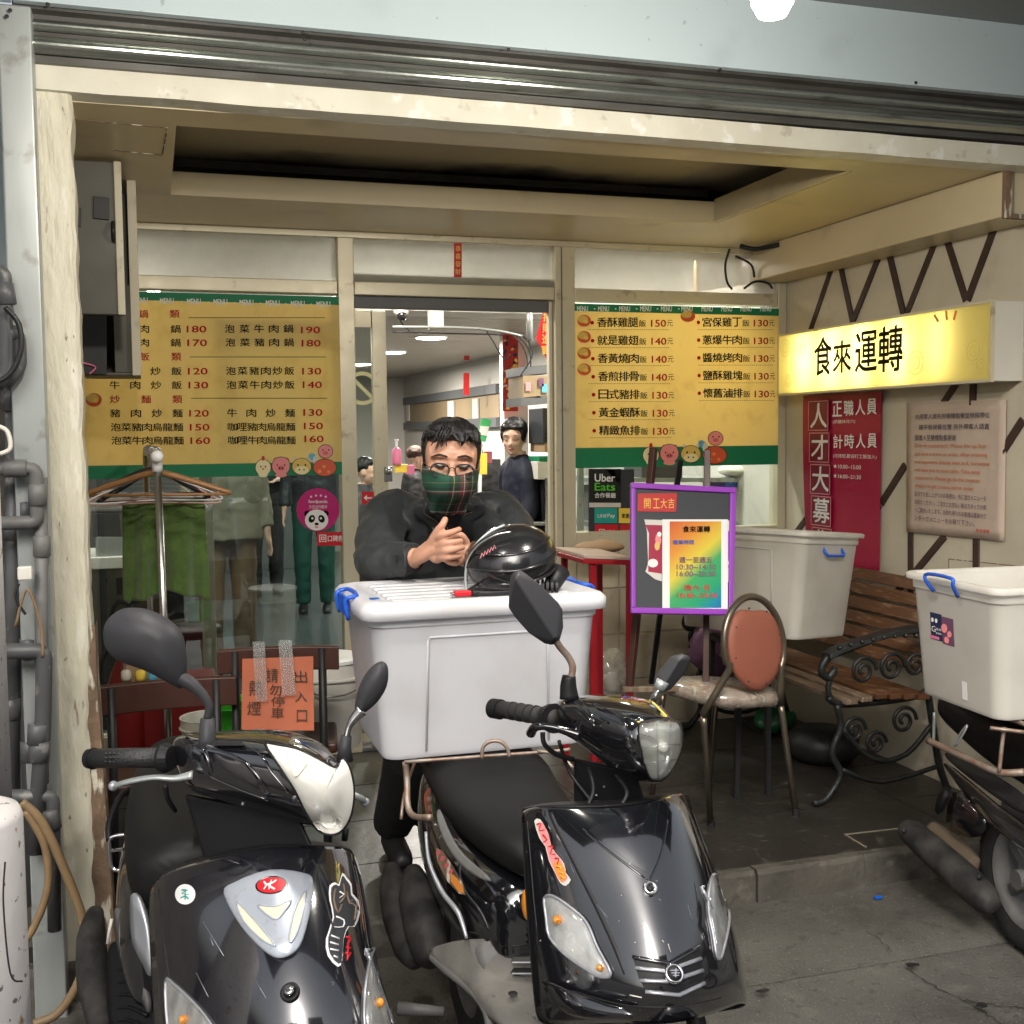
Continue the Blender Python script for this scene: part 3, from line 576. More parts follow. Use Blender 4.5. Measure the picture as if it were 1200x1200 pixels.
for i in range(4): y = 168+i*57; q.el(852, y, 24, 21, 'crab').el(848, y-5, 18, 13, 'cow').el(858, y+3, 9, 7, 'yellow')
q.done()
q = Print(PM, Z6, mr); q.el(18, 152, 26, 20, 'crab').el(14, 146, 18, 12, 'cow').done()

# ---- stickers on glass ----
sk = thing('delivery_round_sticker', 'round magenta delivery sticker with a white panda face on the left pane', 'sticker', PM(373, 598)); PS = Plane('Y', GY-.001)
q = Print(PS, Z4, sk); q.el(1118, 832, 76, 76, 'magenta')
for ex, ey in ((1080, 868), (1145, 868)): q.el(ex, ey-22, 11, 11, 'ink')
q.el(1113, 868, 41, 37, 'white').el(1096, 864, 11, 14, 'ink', .4).el(1130, 864, 11, 14, 'ink', -.4).el(1098, 862, 4, 4, 'white').el(1128, 862, 4, 4, 'white').el(1113, 882, 7, 5, 'ink').el(1113, 893, 7, 4, 'pink')
q.done(); S = MenuText(Z4, sk); S.t('foodpanda', 1084, 797, 1150, 812, 'white', .02, PS, .004); S.t('外送合作夥伴', 1086, 815, 1150, 829, 'white', 0, PS, .004)
for i in range(4): S.t('★', 1088+i*17, 776+(i in (0, 3))*4, 1099+i*17, 787+(i in (0, 3))*4, 'white', 0, PS, .004)
S.done()
sr = thing('review_sticker', 'small red rectangular sticker with white lettering on the left pane', 'sticker', PM(387, 632)); plate(PS, *Z4(1115, 910), 404.5, 639.5, 'sheet', 'red', sr); S = MenuText(Z4, sr)
S.t('口碑券', 1152, 922, 1206, 944, 'white', .02, PS, .003); S.t('回', 1122, 920, 1146, 946, 'white', .02, PS, .003); S.done()
Z7 = lambda x, y: (660+x/4, 540+y/4)
PW = Plane('Y', GY-.036); PG = Plane('Y', GY-.001)
def stick(lab, cat_name, x0, y0, x1, y1, m, texts):
    t = thing(cat_name, lab, 'sticker', PG(*Z7((x0+x1)/2, y1))); plate(PG, *Z7(x0, y0), *Z7(x1, y1), 'sheet', m, t, off=.001); S = MenuText(Z7, t)
    for s_, a, b, c, d, mm in texts: S.t(s_, a, b, c, d, mm, .02, PG, .004)
    S.done(); return t
mat('uber_green', (.10, .55, .04), .4); mat('charcoal', (.035, .038, .045), .5)
stick('dark grey backing sheet behind the payment stickers on the right pane', 'backing_sheet', 118, 40, 332, 405, 'charcoal', [])
for n_ in (0,):
    t = stick('black food delivery sign with white and green lettering on the right pane', 'delivery_sign', 122, 38, 270, 192, 'black', [])
    S = MenuText(Z7, t); PG2 = Plane('Y', GY-.003); S.t('Uber', 146, 62, 240, 98, 'white', .03, PG2, .003); S.t('Eats', 146, 104, 240, 140, 'uber_green', .03, PG2, .003); S.t('合作餐廳', 146, 150, 244, 174, 'white', .02, PG2, .003); S.done()
    plate(PG2, *Z7(122, 197), *Z7(270, 218), 'strip', 'off_white', t)
PG = Plane('Y', GY-.003)
stick('green mobile payment sticker under the black delivery sign', 'payment_sticker', 146, 222, 253, 292, 'teal', [('LINE', 160, 250, 202, 266, 'white'), ('Pay', 206, 248, 240, 270, 'white')])
stick('yellow payment sticker beside the green one, half behind the purple frame', 'payment_sticker', 260, 222, 338, 292, 'yellow', [('里里付', 272, 248, 324, 268, 'ink')])
stick('bright red payment sticker with white lettering below the green one', 'payment_sticker', 148, 298, 256, 372, 'red', [('回', 166, 320, 192, 348, 'white'), ('口碑券', 196, 324, 244, 346, 'white')])
stick('dark red payment sticker with white lettering below the yellow one', 'payment_sticker', 265, 298, 340, 372, 'red_print', [('全支+', 272, 324, 320, 344, 'white')])
# =============== SIGNS ON THE RIGHT WALL ===============
def tw(mb, P, s, x0, y0, x1, y1, bold=.0, lift=.0015, U=Ve((0, -1, 0))):
    a = P(x0, y1); t = P(x0, y0); e = P(x1, (y0+y1)/2); m_ = P(x0, (y0+y1)/2); return text(mb, s, a, U*((e-m_).length), Ve((0, 0, (t-a).length)), lift, bold)
SX = WX-.14
sg = thing('lightbox_sign', 'long lit yellow lightbox sign with black brush lettering on the right wall', 'sign', (WX-.07, 4.3, 1.78))
ya = PX(913, 430, SX).y; yb = PX(1160, 400, SX).y; za, zb = PX(913, 463, SX).z, PX(913, 393, SX).z
yc = yb-.0; mb = MB()
for b in ((SX+.012, WX-.001, yb, ya, za, za+.012), (SX+.012, WX-.001, yb, ya, zb-.012, zb), (SX+.012, WX-.001, yb-.012, yb-.0005, za, zb), (SX+.012, WX-.001, ya+.0005, ya+.012, za, zb), (WX-.014, WX-.0005, yb, ya, za+.0125, zb-.0125)): mb.box(*b)
mb.build('case', 'off_white', sg)
mb = MB()
for b in ((SX-.004, SX+.0115, yb-.012, ya+.012, za-.004, za+.006), (SX-.004, SX+.0115, yb-.012, ya+.012, zb-.006, zb+.004), (SX-.004, SX+.0115, yb-.012, yb-.004, za+.0065, zb-.0065), (SX-.004, SX+.0115, ya+.004, ya+.012, za+.0065, zb-.0065)): mb.box(*b)
mb.build('trim', 'alu', sg)
m = bpy.data.materials.new('lit_yellow'); m.use_nodes = True; t = m.node_tree; t.nodes.clear(); o_ = t.nodes.new('ShaderNodeOutputMaterial')
tl = t.nodes.new('ShaderNodeBsdfTranslucent'); tl.inputs[0].default_value = (1, .93, .52, 1); df = t.nodes.new('ShaderNodeBsdfPrincipled'); df.inputs['Base Color'].default_value = (.80, .70, .28, 1); df.inputs['Roughness'].default_value = .3
mx = t.nodes.new('ShaderNodeMixShader'); mx.inputs[0].default_value = .4; t.links.new(tl.outputs[0], mx.inputs[1]); t.links.new(df.outputs[0], mx.inputs[2]); t.links.new(mx.outputs[0], o_.inputs[0]); MT['lit_yellow'] = m
MB().box(SX, SX+.004, yb-.003, ya+.003, za+.0065, zb-.0065).build('face', 'lit_yellow', sg)
for k, (yy, e) in enumerate(((ya-.22, 1.2), (ya-.45, 1.5), (ya-.68, 1.4), (ya-.95, 1.1), (ya-1.2, .5))):
    l = bpy.data.lights.new('tube_light', 'AREA'); l.shape = 'RECTANGLE'; l.size = .24; l.size_y = .03; l.energy = e*.8; l.color = (1, .98, .92)
    lo = bpy.data.objects.new('tube_light', l); COL.objects.link(lo); lo.parent = sg; lo.location = Ve((WX-.035, yy, (za+zb)/2+.02))-ORG[sg.name]; lo.rotation_euler = Matrix(((0, 0, 1), (1, 0, 0), (0, 1, 0))).to_euler(); 
    lo.rotation_euler = (Ve((1, 0, 0))).to_track_quat('Z', 'Y').to_euler(); lo.rotation_euler.rotate_axis('Z', R_(90))
PS_ = Plane('X', SX-.0005); mb = MB()
for ch, x0, x1, y0, y1 in (('食', 954, 974, 397, 441), ('來', 976, 997, 401, 438), ('運', 1002, 1027, 391, 437), ('轉', 1029, 1057, 385, 437)): tw(mb, PS_, ch, x0, y0, x1, y1, .02)
mb.build('lettering', 'ink', sg); mb = MB()
mat('swirl', (.80, .66, .20), .4)
for x, y, r in ((920, 408, 11), (940, 409, 8), (1062, 382, 9), (1073, 425, 13), (1141, 411, 10), (924, 446, 8), (1150, 429, 7), (1026, 443, 9)):
    c = PS_(x, y)
    for q in (1, .55):
        for k in range(24):
            a0 = k*math.pi/12; a1 = a0+math.pi/12; rr_ = r*.0037*q; mb.beam(c+Ve((-.0004, rr_*math.cos(a0), rr_*math.sin(a0))), c+Ve((-.0004, rr_*math.cos(a1), rr_*math.sin(a1))), .0006, .003, (0, math.cos(a0), math.sin(a0)))
mb.build('ring_print', 'swirl', sg); mb = MB()
for a, b in (((1095, 369), (1100, 377)), ((1109, 364), (1110, 375)), ((1121, 364), (1118, 375))): mb.beam(PS_(*a)+Ve((-.001, 0, 0)), PS_(*b)+Ve((-.001, 0, 0)), .001, .012, (0, 1, 0))
mb.build('ray_print', 'orange', sg)
# recruitment poster
Z8 = lambda x, y: (930+x/4.8, 450+y/4.8); PP = Plane('X', WX-.025)
def ptw(m_, P, s, x0, y0, x1, y1, bold=.01): a = Z8(x0, y0); b = Z8(x1, y1); tw(m_, P, s, a[0], a[1], b[0], b[1], bold)
po = thing('recruitment_poster', 'tall maroon recruitment poster with white lettering hanging under the lit sign', 'poster', (WX-.02, 4.95, 1.0))
a, b = PP(*Z8(52, 68)), PP(*Z8(492, 28)); c, d = PP(952, 655), PP(1030, 668); mb = MB(); N = 12
vs = []
for i in range(N+1):
    t = i/N
    for j in range(5):
        s_ = j/4; y = a.y*(1-s_)+b.y*s_; z = a.z*(1-t)+c.z*t; y2 = y-(.07*t*t*(1-s_)); vs.append((WX-.023-.012*t*(1-s_)**2, y2, z))
mb.add(vs, [(i*5+j, i*5+j+1, i*5+j+6, i*5+j+5) for i in range(N) for j in range(4)]); mb.build('sheet', 'maroon', po, thick=.001)
mb = MB(); mb2 = MB(); dk = MB()
PP = Plane('X', WX-.038)
for i, ch in enumerate('人才大募集'):
    y0 = 98+i*176; x0 = 84+i*5; a = PP(*Z8(x0, y0)); e = PP(*Z8(x0+112, y0)); z1 = PP(*Z8(x0, y0+165)).z
    dk.box(PP.val-.0005, PP.val, e.y, a.y, z1, a.z)
    for q in ((e.y, a.y, a.z-.004, a.z), (e.y, a.y, z1, z1+.004), (e.y, e.y+.004, z1, a.z), (a.y-.004, a.y, z1, a.z)): mb2.box(PP.val-.001, PP.val-.0006, *q)
    ptw(mb, PP, ch, x0+10, y0+14, x0+102, y0+150, .02)
dk.build('square', 'maroon_dk', po); mb2.build('outline', 'pink', po)
for i, ch in enumerate('正職人員'): ptw(mb, PP, ch, 218+i*65, 100-i*5, 272+i*65, 184-i*4, .02)
for i, ch in enumerate('計時人員'): ptw(mb, PP, ch, 224+i*64, 286-i*2, 276+i*64, 362-i*1, .02)
ptw(mb, PP, '(供膳休月六)', 222, 202, 348, 226, 0); ptw(mb, PP, '(可排班,歡迎打工族加入)', 224, 392, 468, 418, 0); ptw(mb, PP, '★10:00~15:00', 224, 448, 380, 474, .01); ptw(mb, PP, '★16:00~21:30', 224, 502, 380, 528, .01)
mb.build('lettering', 'white', po)
# paper notice
nt_ = thing('paper_notice', 'wrinkled beige paper notice in three languages taped to the right wall', 'notice', (WX-.01, 3.95, 1.17))
mat('notice_paper', (.56, .45, .36), .7, var=(4, .7, (.46, .36, .29)), bump=(9, .8, .01)); mat('navy', (.02, .025, .08), .5); mat('orange_ink', (.62, .16, .05), .5); mat('purple_ink', (.16, .07, .14), .5)
PN = Plane('X', WX-.014); a, b, c, d = PN(*Z8(632, 105)), PN(*Z8(1192, 88)), PN(*Z8(630, 832)), PN(*Z8(1180, 885)); mb = MB(); N = 14; vs = []
for i in range(N+1):
    for j in range(N+1):
        p = a.lerp(b, j/N).lerp(c.lerp(d, j/N), i/N); p.x = WX-.010-.003*abs(noise.noise(Ve((p.y*14, p.z*14, 0)))); vs.append(p)
mb.add(vs, [(i*(N+1)+j, i*(N+1)+j+1, (i+1)*(N+1)+j+1, (i+1)*(N+1)+j) for i in range(N) for j in range(N)]); mb.build('sheet', 'notice_paper', nt_, smooth=True, thick=.0008)
LN = [('navy', 170, 200, 686, 1104, '內用客人請先到櫃檯點餐並稍候帶位'), ('navy', 228, 258, 706, 1102, '請平板候餐位置 另外帶客人請直'), ('navy', 286, 318, 682, 914, '接進入至櫃檯點餐謝謝'),
      ('orange_ink', 334, 362, 682, 1084, 'Dine-in customers : Please line up first'), ('orange_ink', 380, 408, 682, 1090, 'and take a menu to order. After ordering'), ('orange_ink', 425, 453, 682, 1100, 'and payment, please wait and, someone'),
      ('orange_ink', 470, 498, 682, 1050, 'will take you to your table. Take-away'), ('orange_ink', 514, 542, 682, 1050, 'customers : Please go to the counter'), ('orange_ink', 558, 586, 682, 1012, 'directly to get a menu and to order'),
      ('purple_ink', 602, 630, 682, 1084, '店内でお召し上がりのお客様は、先に並びメニューを'), ('purple_ink', 648, 676, 682, 1084, 'お取りください。ご注文とお支払い後はスタッフが席'), ('purple_ink', 692, 720, 682, 1084, 'へご案内いたします。お持ち帰りのお客様は直接カウ'), ('purple_ink', 738, 766, 682, 1020, 'ンターでメニューをお取り下さい。'), ('red', 812, 832, 1026, 1102, '食來運轉')]
PN = Plane('X', WX-.0145); tt = {}
for m, y0, y1, x0, x1, s_ in LN: ptw(tt.setdefault(m, MB()), PN, s_, x0, y0, x1, y1, .008)
for m, mb in tt.items(): mb.build('lettering', m, nt_)

# =============== INTERIOR ===============
IY, IZ = 14.6, 2.34
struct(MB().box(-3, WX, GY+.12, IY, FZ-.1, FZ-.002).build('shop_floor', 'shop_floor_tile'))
iw_ = thing('interior_wall', 'white right hand wall inside the shop', 'wall', (WX, 9, FZ)); MB().box(WX, WX+.15, GY+.11, IY, FZ, 2.7).build('wall', 'wall_int', iw_)
tag(center(MB().box(-3, WX, IY, IY+.1, FZ, 2.7).build('back_wall', 'wall_int')), 'far white back wall of the shop', 'wall')
tag(center(MB().box(-3.1, -3.0, GY+.2, IY, FZ, 2.7).build('interior_side_wall', 'wall_int')), 'dim left wall inside the shop seen through the menu pane', 'wall')
ic = bpy.data.objects.new('shop_ceiling', None); COL.objects.link(ic); ic.location = (0, 6.9, IZ); ORG['shop_ceiling'] = Ve((0, 6.9, IZ)); ic['kind'] = 'structure'
pk0 = MB().box(-3, WX, 6.909, 7.036, IZ, IZ+.01).build('ceiling_panel', 'ceil_int', ic)
for k in range(1, 53):
    c_ = pk0.copy(); COL.objects.link(c_); c_.parent = ic; c_.location = (0, k*.145, 0)
struct(MB().box(-3, WX, 6.9, IY, IZ+.012, IZ+.02).build('ceiling_void', 'black')); 
struct(MB().box(-3, WX, GY+.12, 6.62, 2.66, 2.70).build('front_ceiling', 'wall_int'))
tag(center(MB().box(-3, WX, 6.6, 6.9, IZ-.02, 2.68).build('interior_beam', 'wall_int', bevel=.004)), 'white beam crossing the shop ceiling behind the doorway', 'beam')
PC = Plane('X', WX-.001)
bd = thing('shelf_band', 'long tan wall band with grey trims along the right interior wall', 'wall panel', (WX, 9, 1.6))
ya_, yb_ = PC(478, 500).y, PC(588, 470).y; z0_ = PC(587, 489).z; z1_ = PC(587, 461).z
print('band', ya_, yb_, z0_, z1_)
MB().box(WX-.03, WX, yb_, min(ya_, IY-.1), z0_, z1_).build('board', 'board_tan', bd)
for z in (z0_-.09, z1_): MB().box(WX-.06, WX, yb_, min(ya_, IY-.1), z, z+.09).build('trim', 'grey_trim', bd)
for px, py, s_ in ((482, 484, .1), (533, 481, .16), (562, 479, .12)):
    p = PC(px, py); MB().box(WX-.05, WX-.035, p.y-s_*.8, p.y+s_*.8, p.z-.1, p.z+.1).build('card', 'off_white', bd)
cl_ = thing('interior_column', 'white column inside the shop behind the red banner', 'column', (2.95, 8.2, FZ))
a = PY(590, 450, 8.2); b = PY(613, 450, 8.2); MB().box(a.x, b.x+.04, 8.2, 8.3, FZ, IZ+.2).build('shaft', 'wall_int', cl_, bevel=.01)
bn = thing('red_banner', 'long red lucky banner with gold figures hanging on the white column', 'banner', PY(598, 483, 8.1))
PB = Plane('Y', 8.12); q, n = pquad(PB, 589, 391, 607, 482); MB().slab(q, (0, -.004, 0)).build('sheet', 'red_print', bn); q = Print(Plane('Y', 8.11), lambda x, y: (x, y), bn)
rr = random.Random(3)
for i in range(26): q.el(598+rr.uniform(-7, 7), 396+i*3.3, rr.uniform(1.2, 4), rr.uniform(1, 2.4), rr.choice(['gold', 'white', 'gold', 'navy']), rr.uniform(0, 3))
q.done()
dm = thing('diamond_banner', 'red diamond shaped lucky banner with gold lettering by the doorway', 'banner', PY(640, 425, 6.2)); P6 = Plane('Y', 6.2)
MB().slab([P6(628, 396), P6(642, 424), P6(656, 392), P6(640, 353)], (0, -.004, 0)).build('sheet', 'red', dm); mb = MB(); P6 = Plane('Y', 6.194)
for i, ch in enumerate('招財進寶'): tpx(mb, P6, ch, 636-i*.6, 366+i*13, 646-i*.6, 377+i*13, .02)
mb.build('lettering', 'gold', dm)
for px, py, w_, h_, lab in ((546.5, 450, 7, 26, 'small red paper strip on the shop wall above the tan band'), (547, 411, 6, 22, 'faded red paper strip hanging from the shop ceiling')):
    P_ = Plane('Y', 10.5); q, n = pquad(P_, px-w_/2, py-h_/2, px+w_/2, py+h_/2); tag(center(MB().slab(q, (0, .004, 0)).build('red_paper_strip', 'red_print')), lab, 'paper')
tag(center(MB().box(-3, 1.9, 13.0, 13.1, FZ, IZ).build('partition', 'grey_trim')), 'made-up dark partition deep inside the shop, darkening the view through the left pane', 'partition')  # added screen keeps the left pane as dark as the reflection it replaces
# downlights
mat('lamp_white', (1, 1, 1), .4, emis=((1, .95, .86), 8))
def downlight(px, py, z, lab, r=.11, e=42):
    p = PZ(px, py, z-.012); t = thing('ceiling_light', lab, 'lamp', p, 'round ceiling lights in the shop')
    MB().lathe(p, [(r*1.15, 0), (r*1.15, .012)], 20).build('rim', 'white', t); MB().lathe(p+Ve((0, 0, -.012)), [(r*.6, 0), (r, .006), (r, .011)], 20).build('diffuser', 'lamp_white', t, smooth=True)
    l = bpy.data.lights.new('light', 'AREA'); l.shape = 'DISK'; l.size = r*2; l.energy = e; l.color = (1, .94, .85); lo = bpy.data.objects.new('light', l); COL.objects.link(lo); lo.parent = t; lo.location = (0, 0, -.03)
downlight(505, 396, IZ, 'bright round ceiling light seen through the doorway'); downlight(460, 413, IZ, 'small round ceiling light seen beside the sliding door stile'); downlight(422, 427, IZ, 'farthest round ceiling light seen through the sliding door glass')
for x, y in ((1.2, 6.0), (-.4, 6.0), (2.6, 6.0), (.6, 8.8), (1.0, 11.4)):  # the two farther back are unseen, added to brighten the left pane's figures
    t = thing('ceiling_light', {1.2: 'round ceiling light above the doorway inside', -.4: 'round ceiling light inside behind the left menu', 2.6: 'round ceiling light inside behind the right menu', .6: 'round ceiling light in the middle of the shop', 1.0: 'round ceiling light deep inside the shop'}[x], 'lamp', (x, y, 2.64 if y < 7 else 2.318), 'round ceiling lights in the shop')
    MB().lathe((x, y, 2.64 if y < 7 else 2.318), [(.09, -.01), (.13, 0), (.13, .018)], 20).build('diffuser', 'lamp_white', t, smooth=True)
    l = bpy.data.lights.new('light', 'AREA'); l.shape = 'DISK'; l.size = .26; l.energy = 20; l.color = (1, .95, .86); lo = bpy.data.objects.new('light', l); COL.objects.link(lo); lo.parent = t; lo.location = (0, 0, -.03)
# camera, router box, conduits
sc_ = thing('security_camera', 'small white security camera under the beam near the door', 'camera', PY(470, 365, 6.5)); p = PY(470, 356, 6.5)
MB().lathe(p, [(.03, -.07), (.045, -.05), (.045, .06), (.02, .075)], 14).build('housing', 'off_white', sc_, smooth=True); MB().ell(p+Ve((0, -.02, -.07)), .03).build('lens', 'black_gloss', sc_, smooth=True)
p = PY(510, 371, 6.55); tag(center(MB().box(p.x-.04, p.x+.04, 6.5, 6.58, p.z-.08, p.z+.08).build('junction_box', 'off_white', bevel=.008)), 'small white junction box on the interior beam', 'box')
cb = thing('cable_bundle', 'grey conduit and sagging black cables strung below the interior beam', 'cable', PY(540, 390, 6.5)); P5 = Plane('Y', 6.5)
MB().tube([P5(460, 383), P5(540, 384), P5(585, 388), P5(612, 394)], .008, 8, smooth=4).build('conduit', 'galv', cb, smooth=True); MB().tube([P5(460, 389), P5(540, 391), P5(590, 392)], .005, 6, smooth=4).build('cable', 'black', cb, smooth=True)
for pts in (((570, 388), (578, 400), (590, 420), (598, 415)), ((600, 392), (612, 405), (618, 425), (610, 440)), ((596, 388), (616, 396), (624, 415), (616, 432)), ((465, 368), (472, 380), (480, 388)), ((605, 390), (620, 410), (622, 430))): MB().tube([P5(*q) for q in pts], .004, 6, smooth=4).build('cable', 'black', cb, smooth=True)
MB().tube([P5(620, 350), P5(621, 400)], .02, 10).build('pipe', 'galv', cb, smooth=True)
# right near cabinets inside
cab = thing('wall_cabinet', 'tan wall cabinet with dark grey trims and small stickers inside the door', 'cabinet', PY(632, 470, 6.6)); P7 = Plane('Y', 6.7)
q, n = pquad(P7, 613, 440, 655, 466); MB().slab(q, (0, .3, 0)).build('door', 'board_tan', cab); 
for y0, y1 in ((430, 440), (466, 476)): q, n = pquad(P7, 611, y0, 655, y1, 1, 4); MB().slab(q, (0, .32, 0)).build('trim', 'grey_trim', cab)
for x, y, m in ((619, 453, 'pink'), (634, 448, 'purple_ink'), (638, 455, 'sky_blue')): q, n = pquad(Plane('Y', 6.69), x-3, y-5, x+3, y+5); MB().slab(q, (0, -.003, 0)).build('sticker', m, cab)
rk = thing('dark_shelf', 'dark shelf stacked with bags just inside the right door jamb', 'shelf', (2.05, 6.0, FZ)); P8 = Plane('Y', 6.0)
for x0, y0, x1, y1, m in ((636, 478, 655, 520, 'charcoal'), (638, 505, 655, 530, 'cardboard'), (632, 535, 655, 541, 'green_strip'), (630, 541, 655, 562, 'off_white'), (638, 562, 656, 700, 'black'), (612, 612, 655, 616, 'galv')):
    q, n = pquad(P8, x0, y0, x1, y1); MB().slab(q, (0, .25, 0)).build('bag' if m != 'black' else 'side_panel', m, rk, bevel=.004)
MB().beam(P8(641, 560), P8(641, 720), .03, .03).build('post', 'steel', rk)
# counter with menu stands
ct = thing('counter', 'dark counter inside the doorway crowded with small bright cards', 'counter', (1.5, 8.0, FZ)); P9 = Plane('Y', 7.6)
a = P9(462, 575); b = P9(660, 600); MB().box(a.x-.05, 2.3, 7.6, 8.1, FZ, a.z-.15).build('cabinet', 'cupboard', ct); MB().box(a.x-.1, 2.35, 7.55, 8.15, a.z-.148, a.z-.10).build('top', 'grey_trim', ct, bevel=.005)
mat('hot_pink', (.75, .20, .35), .5)
def card(px0, py0, px1, py1, m, lab, Y=7.7, name='menu_card'):
    q, n = pquad(Plane('Y', Y), px0, py0, px1, py1); tag(center(MB().slab(q, (0, .03, 0)).build(name, m, bevel=.003)), lab, 'card')
card(463, 544, 478, 554, 'yellow', 'yellow card box on the counter left of the man'); card(476, 545, 486, 556, 'hot_pink', 'pink card box on the counter left of the man'); 
bt = thing('soap_bottle', 'pink pump bottle on the counter by the door leaf', 'bottle', PY(465, 545, 7.7)); p = PY(465, 545, 7.7)
MB().lathe(p, [(.028, 0), (.032, .02), (.032, .10), (.012, .12)], 14).build('bottle', 'hot_pink', bt, smooth=True); MB().lathe(p+Ve((0, 0, .121)), [(.009, 0), (.009, .04), (.016, .045), (.016, .055)], 10).build('pump', 'white', bt)
gs = thing('green_sign_stand', 'tilted green and white card sign on a thin stand behind the man', 'sign', PY(565, 560, 7.0)); PQ = Plane('Y', 7.0)
MB().slab([PQ(558, 516), PQ(569, 518), PQ(576, 492), PQ(565, 490)], (0, .02, 0)).build('card', mat('bright_green', (.06, .45, .14), .5), gs); MB().slab([PQ(561, 509), PQ(571, 511), PQ(573, 500), PQ(563, 499)], (0, -.004, 0)).build('print', 'white', gs)
MB().beam(PQ(563, 517), PQ(562, 580), .02, .02).build('stand', 'white', gs)
card(562, 531, 571, 556, 'yellow', 'yellow leaning card right of the man', 6.9); card(568, 529, 577, 543, 'hot_pink', 'pink card standing right of the man', 7.1)
MB_ = MB(); q, n = pquad(Plane('Y', 9.5), 572, 538, 600, 560); tag(center(MB_.slab(q, (0, .1, 0)).build('monitor', 'black_gloss', bevel=.004)), 'small black screen on the back counter beside the column', 'screen')
# certificate and cables behind the right transom
ce = thing('framed_certificate', 'gold framed certificate leaning behind the right transom pane', 'picture', PY(845, 340, 5.6)); PK = Plane('Y', 5.6)
q, n = pquad(PK, 816, 305, 870, 342, 1, 8); MB().slab(q, (0, .03, 0)).build('frame', 'gold', ce); q, n = pquad(Plane('Y', 5.596), 820, 309, 862, 340, 1, 7); MB().slab(q, (0, -.003, 0)).build('print', 'off_white', ce)
q, n = pquad(Plane('Y', 5.58), 836, 315, 843, 324); MB().slab(q, (0, -.003, 0)).build('seal', 'pink', ce)
cc = thing('black_cable', 'black cables looping over the top of the right window frame', 'cable', PY(880, 340, 5.2)); PK = Plane('Y', 5.22)
for pts in (((855, 292), (850, 310), (852, 330), (858, 339)), ((872, 338), (885, 330), (900, 332), (905, 338)), ((862, 300), (880, 310), (884, 325))): MB().tube([PK(*q) for q in pts], .006, 8, smooth=5).build('cable', 'black', cc, smooth=True)
# furniture and shelving seen through the dark left pane and right pane
lt = thing('back_counter', 'dark stainless kitchen counter seen through the left pane', 'counter', (-.3, 6.2, FZ)); P_ = Plane('Y', 6.1)
a = P_(80, 668); b = P_(215, 680); MB().box(a.x-.6, b.x, 6.1, 6.6, FZ, a.z).build('cabinet', 'black', lt, bevel=.005); MB().box(a.x-.6, b.x+.02, 6.07, 6.62, a.z, a.z+.06).build('top', 'off_white', lt, bevel=.005)
for i, (x0, y0, x1, y1, m) in enumerate(((105, 580, 150, 600, 'galv'), (108, 600, 150, 630, 'charcoal'), (112, 628, 150, 664, 'galv'), (150, 620, 190, 660, 'off_white'))): q, n = pquad(P_, x0, y0, x1, y1); MB().slab(q, (0, .25, 0)).build('appliance', m, lt, bevel=.01)
st_ = thing('bar_stool', 'black round stool inside seen through the left pane', 'stool', PY(225, 860, 5.9)); c = PY(228, 742, 5.9)
MB().lathe(c, [(.10, -.02), (.13, 0), (.13, .03), (.10, .045)], 20).build('seat', 'black', st_, smooth=True)
for k in range(4): a = k*math.pi/2+.5; MB().tube([c+Ve((.09*math.cos(a), .09*math.sin(a), -.02)), Ve((c.x+.17*math.cos(a), c.y+.17*math.sin(a), FZ))], .011, 8).build('leg', 'steel', st_, smooth=True)
rs_ = thing('storage_shelf', 'metal shelf with bags and boxes behind the right pane', 'shelf', (2.7, 5.9, FZ))
for y in (560, 612): q, n = pquad(Plane('Y', 5.75), 690, y, 914, y+5); MB().slab(q, (0, .4, 0)).build('shelf_board', 'galv', rs_)
for x in (680, 828, 908): MB().beam(PY(x, 545, 5.74), PY(x, 660, 5.74), .03, .03).build('post', 'galv', rs_)
for x0, y0, x1, y1, m in ((850, 562, 890, 571, 'blue'), (752, 546, 800, 562, 'charcoal'), (862, 612, 905, 625, 'cardboard'), (700, 570, 740, 612, 'grey_trim')): q, n = pquad(Plane('Y', 5.76), x0, y0, x1, y1); MB().slab(q, (0, .25, 0)).build('box', m, rs_, bevel=.004)
def bag(P, c, rx, ry, m, lab, seed, nm='plastic_bag', cat='bag'):
    o = MB().ell(P(*c), (rx, rx*.8, ry), seg=24, rings=16).build(nm, m, smooth=True); displace(o, lambda q: .22*ry*noise.noise(q*16+Ve((seed, 0, 0)))+.12*ry*noise.noise(q*45)); tag(center(o), lab, cat)
bag(Plane('Y', 5.8), (875, 551), .17, .045, 'off_white', 'crumpled pale plastic bag on the upper shelf behind the right pane', 1); bag(Plane('Y', 5.8), (893, 600), .10, .07, 'off_white', 'white plastic bag tied up on the lower shelf behind the right pane', 2)
